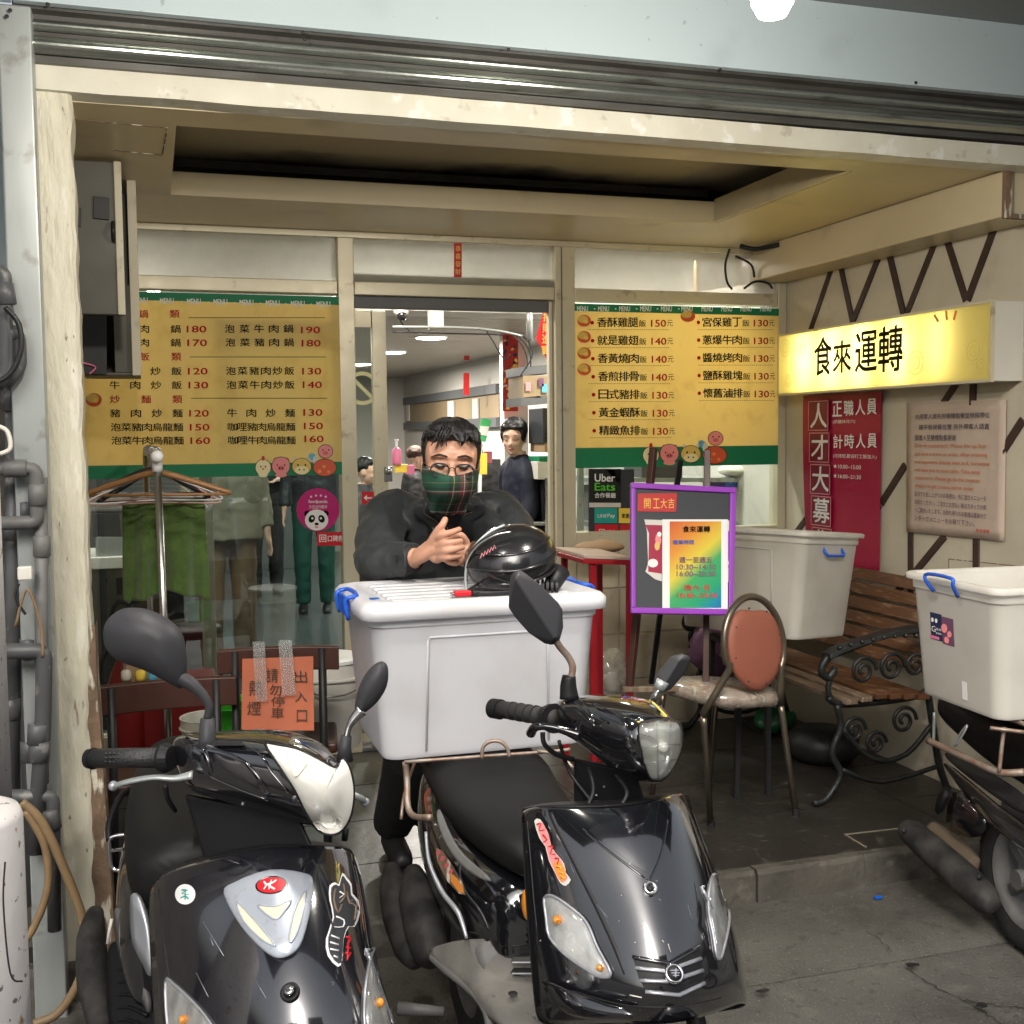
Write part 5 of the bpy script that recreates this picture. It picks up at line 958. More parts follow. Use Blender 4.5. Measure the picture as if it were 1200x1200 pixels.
# park bench along the right wall
be = thing('park_bench', 'wooden slatted park bench with black cast iron ends along the right wall', 'bench', (2.75, 4.4, FZ))
y0b, y1b = 3.88, 5.15
for i in range(6):
    x = 2.56+i*.066; MB().box(x, x+.052, y0b-.04, y1b, .545-.006*abs(i-2), .568-.006*abs(i-2)).build('seat_slat', 'slat_grey' if i < 2 else 'slat_wood', be, bevel=.004)
for i in range(6):
    z = .62+i*.062; x = 2.955+i*.018; MB().slab([Ve((x, y0b-.04, z)), Ve((x, y1b, z)), Ve((x+.016, y1b, z+.05)), Ve((x+.016, y0b-.04, z+.05))], (.018, 0, -.004)).build('back_slat', 'slat_wood', be, bevel=.004)
for yy in (y0b, y1b-.06):
    e = thing_ = None; mb = MB(); T_ = lambda pts, r=.012: mb.tube([Ve((x, yy, z)) for x, z in pts], r, 8, smooth=4)
    T_([(2.985, .60), (2.93, .54), (2.75, .525), (2.56, .53), (2.50, .56)], .014); T_([(2.54, .53), (2.56, .44), (2.52, .34), (2.56, .25), (2.50, .16), (2.44, .145)], .014); T_([(2.96, .56), (2.99, .40), (3.02, .25), (3.06, .145)], .015); T_([(2.985, .58), (3.02, .80), (3.06, 1.0)], .014)
    T_([(3.01, .74), (2.90, .80), (2.75, .79), (2.60, .75), (2.50, .72), (2.47, .67), (2.50, .64), (2.53, .67)], .016); T_([(2.52, .54), (2.50, .60), (2.53, .68)], .012)
    for cx_, cz_, rr_ in ((2.66, .655, .06), (2.79, .66, .062), (2.90, .66, .05), (2.62, .42, .055), (2.72, .36, .05), (2.85, .44, .06)):
        T_([(cx_+rr_*(1-k/26)*math.cos(k*.5), cz_+rr_*(1-k/26)*math.sin(k*.5)) for k in range(22)], .008)
    T_([(2.56, .44), (2.70, .30), (2.86, .30), (2.99, .42)], .011); T_([(2.56, .27), (2.75, .20), (3.03, .24)], .010)
    mb.build('end_frame', 'iron', be, smooth=True)
    ar_ = MB(); ar_.loft([[Ve((x, yy-.035, z)), Ve((x, yy+.035, z)), Ve((x, yy+.03, z+.022)), Ve((x, yy-.03, z+.022))] for x, z in ((2.49, .715), (2.55, .74), (2.65, .765), (2.78, .79), (2.90, .80), (3.01, .755))]); ar_.build('armrest', 'iron', be, bevel=.004)
    for k in range(9): x = 2.53+k*.05; MB().ell((x, yy-.03, .762+.03*math.sin(k/8*2.4)), (.010, .012, .010), seg=8, rings=6).build('rivet', 'iron', be)
g_ = MB().ell((2.86, 4.9, .20), (.10, .09, .06)).build('green_bag', mat('dark_green', (.01, .09, .03), .4), smooth=True); displace(g_, lambda q: .03*noise.noise(q*20)); tag(center(g_), 'dark green bag lying in shade under the bench', 'bag')
b2 = MB().lathe((2.84, 4.45, FZ), [(.12, 0), (.16, .04), (.16, .10), (.11, .14)], 28).build('black_basin', 'black', smooth=True); tag(center(b2), 'dark round basin in the shade under the bench', 'basin')
cbd = thing('cardboard_sheet', 'narrow upright piece of cardboard behind the container beside the maroon poster', 'cardboard', PY(950, 640, 5.1)); K = Plane('Y', 5.15); MB().slab([K(940, 640), K(957, 640), K(958, 596), K(946, 592)], (0, .01, 0)).build('sheet', 'cardboard', cbd)
MB().slab([K(922, 645), K(936, 645), K(948, 600), K(944, 595)], (0, .01, .0)).build('dark_sheet', 'charcoal', cbd)
# =============== STORAGE BOXES, HELMET, PEOPLE ===============
m = bpy.data.materials.new('milky_plastic'); m.use_nodes = True; t = m.node_tree; b = t.nodes['Principled BSDF']; b.inputs['Base Color'].default_value = (.74, .74, .76, 1); b.inputs['Roughness'].default_value = .32
b.inputs['Specular IOR Level'].default_value = .45; tl = t.nodes.new('ShaderNodeBsdfTranslucent'); tl.inputs[0].default_value = (.72, .72, .75, 1); mx = t.nodes.new('ShaderNodeMixShader'); mx.inputs[0].default_value = .34
tp_ = t.nodes.new('ShaderNodeBsdfTransparent'); tp_.inputs[0].default_value = (.9, .9, .92, 1); mx2 = t.nodes.new('ShaderNodeMixShader'); mx2.inputs[0].default_value = .10
o_ = t.nodes['Material Output']; t.links.new(b.outputs[0], mx.inputs[1]); t.links.new(tl.outputs[0], mx.inputs[2]); t.links.new(mx.outputs[0], mx2.inputs[1]); t.links.new(tp_.outputs[0], mx2.inputs[2]); t.links.new(mx2.outputs[0], o_.inputs[0]); MT['milky_plastic'] = m
tcn = t.nodes.new('ShaderNodeTexCoord'); nzn = t.nodes.new('ShaderNodeTexNoise'); nzn.inputs['Scale'].default_value = 5; nzn.inputs['Detail'].default_value = 7; t.links.new(tcn.outputs['Object'], nzn.inputs['Vector']); mxn = t.nodes.new('ShaderNodeMix'); mxn.data_type = 'RGBA'
mxn.inputs['A'].default_value = (.86, .86, .88, 1); mxn.inputs['B'].default_value = (.70, .69, .68, 1); mpn = t.nodes.new('ShaderNodeMapRange'); mpn.inputs['From Min'].default_value = .45; mpn.inputs['From Max'].default_value = .75; t.links.new(nzn.outputs['Fac'], mpn.inputs[0]); t.links.new(mpn.outputs[0], mxn.inputs['Factor']); t.links.new(mxn.outputs['Result'], b.inputs['Base Color'])  # blotchy tones put the box's inner shading variation into the plastic's colour
m2 = m.copy(); m2.name = 'milky_aged'; m2.node_tree.nodes['Mix'].inputs['A'].default_value = (.66, .63, .55, 1); m2.node_tree.nodes['Mix'].inputs['B'].default_value = (.50, .47, .39, 1); MT['milky_aged'] = m2
m3 = m.copy(); m3.name = 'milky_warm'; m3.node_tree.nodes['Mix'].inputs['A'].default_value = (.84, .81, .72, 1); m3.node_tree.nodes['Mix'].inputs['B'].default_value = (.70, .67, .58, 1); MT['milky_warm'] = m3
def rrect(L, W, r, z, M, n=5):
    out = []
    for cx, cy, a0 in ((L/2-r, W/2-r, 0), (-L/2+r, W/2-r, 90), (-L/2+r, -W/2+r, 180), (L/2-r, -W/2+r, 270)):
        for k in range(n+1): a = R_(a0+90*k/n); out.append(M @ Ve((cx+r*math.cos(a), cy+r*math.sin(a), z)))
    return out
def storage_box(M, L, W, H, lab, lid=True, mt='milky_plastic', taper=.88, handles=(1, -1)):
    t = thing('storage_box', lab, 'box', M.translation, 'translucent storage boxes with blue handles'); I = Matrix()
    rg = lambda s_, z, r=.045, g=0: rrect(L*s_-g, W*s_-g, r, z, M)
    MB().loft([rg(taper*.9, .004, .03), rg(taper*.985, .0, .04), rg(taper, .012), rg(.965, H-.045), rg(.968, H-.043), rg(.985, H-.04), rg(.985, H), rg(.985, H, g=.008), rg(.955, H-.04, g=.006), rg(taper, .016, g=.008), rg(taper*.9, .008, .03, g=.006)], caps=False).add([], []).build('tub', mt, t, smooth=True, bevel=.002)
    bt = MB(); r_ = rg(taper*.9, .005, .03); bt.add(r_, [tuple(range(len(r_)))]); bt.build('tub_floor', mt, t)
    if not lid: MB().loft([rg(.985, H-.012, g=-.030), rg(.985, H+.002, g=-.034), rg(.985, H+.008, g=-.02), rg(.985, H+.006, g=.012), rg(.985, H-.01, g=.01)], caps=False).build('rim', mt, t, smooth=True)
    else:
        MB().loft([rg(1, H-.022, g=-.020), rg(1, H-.020, g=-.032), rg(1, H+.006, g=-.034), rg(1, H+.018, g=-.014), rg(1, H+.022, g=.02), rg(1, H+.020, g=.07), rg(1, H+.012, g=.09), rg(1, H+.011, g=.14)]).build('lid', mt, t, smooth=True)
        for k in range(6):
            y = -W*.34+k*W*.136; MB().loft([[M @ Ve((x, y+dy, z)) for x, z in ((-L*.39, H+.011), (-L*.385, H+.019), (L*.385, H+.019), (L*.39, H+.011))] for dy in (-.016, .016)]).build('lid_rib', mt, t, bevel=.003)
    for s_ in (1, -1):      # panel relief on the long sides
        y = s_*(W*.5)
        def sp(x, z, o=.0035): f = taper+(.965-taper)*(z/H); return M @ Ve((x*f, s_*(W*f/2+o), z))
        MB().tube([sp(-L*.30, .02), sp(-L*.27, H-.08), sp(-L*.26, H-.07), sp(L*.26, H-.07), sp(L*.27, H-.08), sp(L*.30, .02)], .003, 6).build('panel_rib', mt, t, smooth=True)
    for s_ in handles:
        x = s_*(L/2+.012); zt = H+.012 if lid else H+.008
        if lid: P = [(x+s_*.012, -.07, zt-.05), (x+s_*.020, -.07, zt), (x-s_*.01, -.065, zt+.010), (x-s_*.01, .065, zt+.010), (x+s_*.020, .07, zt), (x+s_*.012, .07, zt-.05)]
        else: P = [(x-s_*.004, -.06, zt-.045), (x+s_*.02, -.07, zt-.01), (x+s_*.018, -.06, zt+.010), (x+s_*.018, .06, zt+.010), (x+s_*.02, .07, zt-.01), (x-s_*.004, .06, zt-.045)]
        if handles == (3,): pass
        MB().tube([M @ Ve(p) for p in P], .0058, 8, smooth=3).build('handle', 'blue_handle', t, smooth=True)
        if lid: MB().slab([M @ Ve((x+s_*.008, yy, zz)) for yy, zz in ((-.06, zt-.045), (.06, zt-.045), (.065, zt+.004), (-.065, zt+.004))], M.to_3x3() @ Ve((s_*.008, 0, 0))).build('latch_plate', 'blue_handle', t, bevel=.002)
    return t
BZ = .80; bp = V(450, 889, 2.83); BL, BW, BH = .605, .44, .375
bx0 = bp.x-.035; by0 = bp.y-.025
M = Matrix.Translation((bp.x+BL*.44, bp.y+BW*.44, BZ)); print('box', M.translation, bp)
MBOX = M; man_box = storage_box(M, BL, BW, BH, 'lidded translucent storage box the man leans on, strapped behind the front middle scooter')
LIDZ = BZ+BH+.022
q_ = V(424, 695, 2.95); st2 = MB().box(M.translation.x-.285, M.translation.x-.262, M.translation.y-.15, M.translation.y-.13, LIDZ+.0005, LIDZ+.002); st2.build('sticker', 'blue', man_box)
# open tub standing on a stool behind the banquet chair
c0 = V(932, 752, 4.45); yaw = R_(28); M = Matrix.Translation(c0+Ve((0, 0, .006))) @ Matrix.Rotation(yaw, 4, 'Z') @ Matrix.Rotation(R_(5), 4, 'Y') @ Matrix.Translation((.43*.44, .60*.44, 0)) @ Matrix.Rotation(R_(90), 4, 'Z')
tb2 = storage_box(M, .62, .46, .415, 'empty translucent storage tub without lid standing at the far end of the bench', False, 'milky_aged', handles=())
def on_end(M, W, H, L, z, hw, m='blue_handle', par=None, s_=-1, tp=.88, off=0):
    f = lambda zz: tp+(.965-tp)*(zz/H)
    P = [Ve((s_*(L*f(z+.03)/2-.002), off-hw, z+.03)), Ve((s_*(L*f(z)/2+.016), off-hw, z+.008)), Ve((s_*(L*f(z)/2+.018), off-hw+.01, z)), Ve((s_*(L*f(z)/2+.018), off+hw-.01, z)), Ve((s_*(L*f(z)/2+.016), off+hw, z+.008)), Ve((s_*(L*f(z+.03)/2-.002), off+hw, z+.03))]
    MB().tube([M @ p for p in P], .006, 8).build('handle', m, par, smooth=True)
on_end(M, .46, .415, .62, .33, .07, par=tb2, s_=-1)
stl = thing('stool', 'low black stool under the open tub, hidden behind the banquet chair', 'stool', (M.translation.x, M.translation.y, FZ)); cx_, cy_, cz_ = M.translation
MB().box(cx_-.19, cx_+.02, cy_-.13, cy_+.14, cz_-.045, cz_-.022).build('seat', 'black', stl, bevel=.005)
for sx in (-.17, -.04):
    for sy in (-.11, .12): MB().beam((cx_+sx, cy_+sy, cz_-.0455), (cx_+sx*1.1, cy_+sy*1.1, FZ), .02, .02, (0, 1, 0)).build('leg', 'black', stl)
# tub on the third scooter
CBZ = .757; c1 = V(1166, 852, 3.35); c1.z = CBZ; M = Matrix.Translation(c1) @ Matrix.Rotation(R_(-4), 4, 'Z') @ Matrix.Translation((.60*.44+.0, .42*.44, 0)); MBC = M; print('boxC', c1, V(1073, 823, 3.2))
tb3 = storage_box(M, .60, .46, .385, 'open translucent storage tub with a product sticker on the rack of the right hand scooter', False, 'milky_warm', handles=(-1,))
def cs(y, z, o=.002): f = .88+(.965-.88)*(z/.385); return M @ Ve((-(.60*f/2+o), y, z))
for (ya1, ya2, za1, za2, mm) in ((.115, .055, .19, .275, 'navy'), (.054, -.005, .185, .27, 'purple_ink')):
    MB().slab([cs(ya1, za1), cs(ya2, za1), cs(ya2, za2), cs(ya1, za2)], (-.0006, 0, 0)).build('product_sticker', mm, tb3)
mb = MB(); 
for y_, z_, h_, w_, tx_ in ((.108, .245, .014, .012, '●'), (.088, .245, .014, .012, '●'), (.108, .215, .018, .02, 'G'), (.085, .222, .008, .026, '收納'), (.085, .210, .006, .026, '整理箱')): O = cs(y_, z_, .004); text(mb, tx_, O, Ve((0, -w_, 0)), Ve((0, 0, h_)), .0008, .01)
mb.build('lettering', 'white', tb3); mb = MB()
for y_, z_, s_ in ((.04, .235, .028), (.015, .22, .02), (.03, .20, .022)): O = cs(y_, z_, .004); mb.disc(O, (0, -s_/2, 0), (0, 0, s_/2), .0006, 16)
mb.build('sticker_print', 'pig', tb3, fix=False)
MB().slab([cs(.12, .193, .0035), cs(.07, .193, .0035), cs(.07, .202, .0035), cs(.12, .202, .0035)], (-.0006, 0, 0)).build('sticker_strip', 'hot_pink', tb3)
MB().slab([cs(-.035, .03), cs(-.06, .03), cs(-.06, .085), cs(-.035, .085)], (-.0006, 0, 0)).build('price_label', 'white', tb3); MB().slab([cs(.085, .352, .022), cs(.075, .352, .022), cs(.075, .362, .022), cs(.085, .362, .022)], (-.001, 0, 0)).build('orange_label', 'orange', tb3)

# ---- people ----
mat('skin', (.50, .27, .18), .5, var=(30, .5, (.42, .20, .13)), sss=.15, bump=(180, .12, .001)); mat('skin_pale', (.62, .40, .30), .5, sss=.15); mat('hair_black', (.010, .009, .009), .38, bump=(60, .7, .004, (1, 1, 5))); mat('hair_brown', (.055, .022, .012), .4, bump=(70, .9, .004, (6, 6, 1)))
mat('jacket', (.017, .020, .021), .6, sheen=.06, var=(8, .5, (.024, .027, .028)), bump=(9, .5, .008)); mat('jacket_navy', (.008, .011, .026), .7, bump=(20, .5, .01)); mat('cloth_black', (.012, .012, .013), .75, bump=(20, .5, .01)); mat('cloth_beige', (.25, .23, .17), .75, bump=(12, .7, .012)); mat('trouser_brown', (.20, .14, .09), .8, bump=(14, .6, .01)); mat('cloth_teal', (.008, .07, .055), .7, bump=(14, .6, .01)); mat('apron', (.55, .55, .56), .8)
mat('eye_white', (.34, .28, .25), .35); mat('lip', (.40, .14, .11), .5)
def limb(mb, pts, rs, seg=12): mb.tube(pts, rs, seg, smooth=4)
def head_mb(mb, Hc, r, f, u, s=1.0):
    P = lambda x, y, z: Hc+(r*x+f*y+u*z)*s; MM = Matrix((r, f, u)).transposed().to_4x4()
    E_ = lambda x, y, z, a, b, c: mb.ell(P(x, y, z), (a*s, b*s, c*s), MM, 20, 14)
    E_(0, -.018, .030, .077, .096, .085); E_(0, .014, -.030, .067, .074, .080); E_(0, .028, -.078, .046, .052, .034); E_(0, .005, .02, .074, .085, .07)
    mb.tube([P(0, .082, .004), P(0, .096, -.018), P(0, .108, -.036)], [.008*s, .010*s, .013*s], 10); E_(.013, .092, -.038, .010, .012, .008); E_(-.013, .092, -.038, .010, .012, .008)
    for k in (1, -1):
        E_(k*.034, .060, -.028, .026, .022, .020); mb.tube([P(k*.058, .062, .018), P(k*.034, .082, .026), P(k*.012, .084, .020)], [.006*s, .009*s, .007*s], 8)
        E_(k*.079, -.008, -.010, .008, .018, .030); E_(k*.033, .070, .001, .017, .013, .011)
    E_(0, .080, -.062, .024, .012, .010); E_(0, .074, -.092, .018, .014, .013)
    return P, MM
def face_parts(P, MM, par, s=1.0, brow='hair_black', mouth=True, eye_z=-.003):
    for k in (1, -1):
        MB().tube([P(k*.050, .076, eye_z+.001), P(k*.034, .085, eye_z-.002), P(k*.018, .083, eye_z)], [.0015*s, .0028*s, .0015*s], 8, smooth=3).build('eye', 'black_gloss', par, smooth=True)
        MB().tube([P(k*.058, .072, .020), P(k*.036, .090, .029), P(k*.014, .092, .024)], [.0014*s, .0030*s, .0022*s], 8, smooth=3, flat=.6).build('eyebrow', brow, par, smooth=True)
    if mouth: MB().tube([P(-.022, .084, -.063), P(0, .094, -.061), P(.022, .084, -.063)], [.002*s, .0045*s, .002*s], 8, smooth=3).build('mouth', 'lip', par, smooth=True)
# the man leaning on the box
Hc = V(528, 541, 3.30); f = (-FW+RT*.10-UP*.16).normalized(); u = (UP-f*UP.dot(f)).normalized()+RT*.04; u = (u-f*u.dot(f)).normalized(); r = f.cross(u).normalized()   # r = his right? (points to picture left)
man = thing('person', 'man in dark jacket, glasses and plaid neck gaiter leaning on the lidded box', 'person', (.85, 3.85, FZ))
sk = MB(); PH_, MMH = head_mb(sk, Hc, r, f, u, 1.0)
for k in (1, -1): sk.ell(PH_(k*.046, .034, -.030), (.028, .040, .046), MMH); sk.ell(PH_(k*.060, .020, .020), (.014, .040, .045), MMH)
neck = V(526, 592, 3.42); chest = V(522, 640, 3.56); pelvis = V(520, 760, 3.80); shL, shR = V(458, 598, 3.52), V(590, 600, 3.60)
elL, elR = V(440, 657, 3.27), V(604, 662, 3.40); wrL, wrR = V(487, 654, 3.17), V(566, 664, 3.22)
sk.tube([Hc-u*.05-f*.02, neck, chest], [.055, .058, .09], 16, smooth=3); sk.tube([chest, chest.lerp(pelvis, .5), pelvis], [.09, .07, .09], 16)
for a, b, c in ((shL, elL, wrL), (shR, elR, wrR)): limb(sk, [chest.lerp(a, .6), a, b, b.lerp(c, .5), c], [.045, .042, .038, .034, .029])
ftL, ftR = PZ(465, 1004, FZ+.01), PZ(520, 1010, FZ+.01); 
for a, s_ in ((ftL, -1), (ftR, 1)): limb(sk, [pelvis+Ve((s_*.08, 0, 0)), Ve((a.x, pelvis.y-.02, .52)), a+Ve((0, .06, .08))], [.09, .055, .04]); 
# his right hand (picture left): palm and fingers laid over the other hand
pm = V(507, 642, 3.13); MMh = Matrix((RT, -FW, UP)).transposed().to_4x4()
sk.tube([wrL, V(497, 648, 3.14), pm, V(520, 640, 3.11)], [.028, .031, .034, .026], 14, smooth=3, flat=.72); sk.ell(V(512, 645, 3.12), (.028, .018, .036), MMh)
def finger(pts, rs): sk.tube([V(*p) for p in pts], rs, 10, smooth=4); sk.ell(V(*pts[-1]), rs[-1]*1.02, seg=10, rings=8)
finger([(504, 640, 3.12), (512, 624, 3.09), (518, 616, 3.08), (521.5, 609, 3.09)], [.016, .012, .0105, .009])
finger([(509, 631, 3.11), (517, 627.5, 3.08), (530, 623.5, 3.075), (538, 620.5, 3.09)], [.013, .0105, .009, .008])
finger([(514, 640, 3.10), (522, 637, 3.07), (532, 635.5, 3.07), (540, 634, 3.085)], [.012, .0105, .0095, .008])
finger([(514, 646, 3.10), (523, 645, 3.068), (533, 643.5, 3.07), (542, 641.5, 3.09)], [.012, .0105, .0095, .008])
finger([(514, 653, 3.11), (523, 653, 3.075), (532, 652.5, 3.08), (539, 651.5, 3.095)], [.011, .0095, .0085, .0075])
# his left hand (picture right), fingers closing under and behind
sk.tube([wrR, V(556, 658, 3.19), V(546, 651, 3.165)], [.028, .030, .032], 14, smooth=3, flat=.75); sk.ell(V(545, 650, 3.16), (.030, .018, .034), MMh)
finger([(547, 637, 3.16), (540, 627, 3.14), (532, 630, 3.15), (526, 634, 3.16)], [.012, .010, .009, .008]); finger([(540, 655, 3.14), (534, 659, 3.11), (527, 658, 3.10), (522, 655, 3.12)], [.013, .011, .010, .009])
finger([(541, 640, 3.17), (528, 634, 3.17), (518, 632, 3.175), (512, 634, 3.18)], [.011, .010, .009, .008]); finger([(541, 646, 3.17), (528, 641, 3.175), (518, 640, 3.18), (510, 642, 3.185)], [.011, .010, .009, .008])
finger([(541, 652, 3.17), (530, 648, 3.18), (520, 647, 3.185), (512, 648, 3.19)], [.011, .010, .009, .008])
body = sk.build('body', 'skin', man, smooth=True); remesh(body, .0034, 2)
Ho = Hc-ORG['person']
def dent(co):
    p = co-Ho; x, y, z = p.dot(r), p.dot(f), p.dot(u); d = 0
    if abs(x) < .09 and y > .02:
        for k in (1, -1): d -= .0035*math.exp(-((x-k*.033)**2/.00018+(z+.016)**2/.00006)); d -= .004*math.exp(-((x-k*.033)**2/.0003+(z-.013)**2/.00003))
        d += .0008*math.sin(z*420)*math.exp(-((z-.055)**2)/.0006)*(1 if abs(x) < .04 else 0)
    return d
displace(body, dent)
face_parts(PH_, MMH, man, mouth=False)
for k in (1, -1): MB().ell(PH_(k*.033, .076, -.004), (.0125, .008, .006), MMH).build('eye_ball', 'eye_white', man, smooth=True)
# hair: cap with a ragged fringe, remeshed
hm = MB(); E_ = lambda x, y, z, a, b, c: hm.ell(PH_(x, y, z), (a, b, c), MMH, 24, 16)
E_(0, -.030, .045, .083, .094, .080); E_(0, .004, .086, .068, .076, .036); E_(.018, .040, .096, .052, .036, .022); E_(-.030, .038, .090, .042, .034, .018); E_(.052, .032, .080, .024, .034, .022)
for k in (1, -1): E_(k*.072, -.012, .035, .014, .034, .048); E_(k*.074, .006, .012, .007, .014, .030)
rr = random.Random(12)
for i in range(0, 26, 9):
    x = -.066+i*.0052; y0 = .052+.028*(1-(x/.066)**2)
    ln = (.014 if x > -.01 else .030)*rr.uniform(.5, 1.2); hm.tube([PH_(x*.8, y0-.03, .100), PH_(x, y0, .088), PH_(x*1.05+rr.uniform(-.006, .006), y0+.012, .074-ln*.4), PH_(x*1.08+rr.uniform(-.01, .01), y0+.010, .072-ln)], [.012, .011, .008, .003], 8, smooth=3)
hair = hm.build('hair', 'hair_black', man, smooth=True); remesh(hair, .003, 2); displace(hair, lambda c: .003*noise.noise(c*30)+.0014*noise.noise(Ve((c.x*260, c.y*60, c.z*60))))
from mathutils.bvhtree import BVHTree
bv = BVHTree.FromPolygons([v.co+ORG['person'] for v in hair.data.vertices], [tuple(p.vertices) for p in hair.data.polygons]); hs_ = MB()
for i in range(150):      # locks combed from the crown to the front and the sides
    a0 = rr.uniform(-1.25, 1.25); pts = []; w0 = rr.uniform(-.3, .3)
    for k in range(7):
        t_ = .15+k*.14; q = PH_(.10*math.sin(a0)*t_*1.1+.018*w0*t_, -.05+.16*t_*math.cos(a0), .16-.10*t_*t_); h_, n_, ii, dd_ = bv.find_nearest(q)
        pts.append(h_+n_*.0012+r*rr.uniform(-.0012, .0012))
    hs_.tube(pts, [.0012, .0020, .0022, .0022, .0020, .0016, .0006], 5, smooth=2)
for x0, dx_, z1 in ((.018, .010, .048), (.028, .014, .040), (.036, .008, .046), (.024, -.004, .052), (.044, .012, .050)):
    hs_.tube([PH_(x0-.01, .075, .104), PH_(x0, .092, .088), PH_(x0+dx_, .094, z1+.012), PH_(x0+dx_*1.6, .092, z1)], [.003, .0026, .002, .0006], 5, smooth=4)
o = hs_.build('hair_lock', 'hair_black', man, smooth=True); o['kind'] = 'stuff'
# plaid gaiter
m = bpy.data.materials.new('plaid'); m.use_nodes = True; t = m.node_tree; b = t.nodes['Principled BSDF']; b.inputs['Roughness'].default_value = .9; tc = t.nodes.new('ShaderNodeTexCoord'); sx_ = t.nodes.new('ShaderNodeSeparateXYZ'); t.links.new(tc.outputs['Object'], sx_.inputs[0])
def stripes(out, off, per, els):
    a = t.nodes.new('ShaderNodeMath'); a.operation = 'ADD'; a.inputs[1].default_value = off; t.links.new(out, a.inputs[0]); d_ = t.nodes.new('ShaderNodeMath'); d_.operation = 'DIVIDE'; d_.inputs[1].default_value = per; t.links.new(a.outputs[0], d_.inputs[0]); fr_ = t.nodes.new('ShaderNodeMath'); fr_.operation = 'FRACT'; t.links.new(d_.outputs[0], fr_.inputs[0])
    c = t.nodes.new('ShaderNodeValToRGB'); c.color_ramp.interpolation = 'CONSTANT'; c.color_ramp.elements.remove(c.color_ramp.elements[1]); c.color_ramp.elements[0].color = (*els[0][1], 1)
    for ps, col in els[1:]: e = c.color_ramp.elements.new(ps); e.color = (*col, 1)
    t.links.new(fr_.outputs[0], c.inputs[0]); return c.outputs[0]
G_, K_, Rd, Yl, Wh = (.012, .065, .038), (.010, .018, .013), (.15, .012, .018), (.26, .22, .09), (.36, .36, .32)
s1 = stripes(sx_.outputs['X'], 10.088, .145, [(0, G_), (.12, K_), (.20, Yl), (.22, K_), (.34, Rd), (.42, Wh), (.445, Rd), (.52, K_), (.62, Yl), (.65, K_), (.74, G_)]); s2 = stripes(sx_.outputs['Z'], 10.003, .062, [(0, G_), (.22, K_), (.42, Rd), (.50, Wh), (.54, K_), (.70, G_), (.9, Yl), (.93, G_)])
mx = t.nodes.new('ShaderNodeMix'); mx.data_type = 'RGBA'; mx.inputs['Factor'].default_value = .45; t.links.new(s1, mx.inputs['A']); t.links.new(s2, mx.inputs['B']); t.links.new(mx.outputs['Result'], b.inputs['Base Color']); MT['plaid'] = m
gm = MB(); rings = []
prof_ = [(-.020, .0790, .090, .012), (-.022, .0815, .095, .014), (-.040, .082, .101, .016), (-.062, .078, .103, .016), (-.085, .069, .100, .012), (-.106, .060, .088, .0), (-.124, .052, .072, -.014), (-.15, .056, .066, -.03)]
for j, (z, a, b_, yo) in enumerate(prof_):
    rings.append([PH_(a*math.cos(w_), yo+b_*math.sin(w_)+(.012*max(0, math.sin(w_))**6 if j < 3 else 0), z+(-.006*max(0, math.sin(w_)) if j < 2 else 0)+(.012*abs(math.cos(w_)) if j < 2 else 0)+.004*math.sin(w_*7+j)*(j > 2)) for w_ in [2*math.pi*k/48 for k in range(48)]])
g_ = gm.loft(rings, caps=False).build('neck_gaiter', 'plaid', man, smooth=True, sub=2, thick=.003)
# glasses
gl_ = MB()
for k in (1, -1):
    c = PH_(k*.034, .106, -.013); rg_ = [c+r*(.0255*math.copysign(abs(math.cos(a))**.8, math.cos(a)))+u*(.019*math.copysign(abs(math.sin(a))**.8, math.sin(a))) for a in [2*math.pi*q/28 for q in range(29)]]
    MB().tube(rg_, .0017, 6).build('glasses_rim', 'black', man, smooth=True); MB().add([p for p in rg_[:-1]], [tuple(range(28))]).build('lens', 'pane', man, fix=False)
    MB().tube([c+r*(k*.0245)+u*.006, c+r*(k*.034)+u*.008-f*.012, c+r*(k*.046)-f*.10+u*.012], .0013, 6).build('glasses_arm', 'black', man, smooth=True); MB().tube([c+r*(k*.0245)+u*.004-r*k*.0, c+u*.018+r*k*.006, c-r*(k*.021)+u*.010], .0016, 6, smooth=4).build('brow_bar', 'black', man, smooth=True)
MB().tube([PH_(.0095, .106, -.008), PH_(0, .110, -.004), PH_(-.0095, .106, -.008)], .0014, 6, smooth=3).build('bridge', 'black', man, smooth=True)
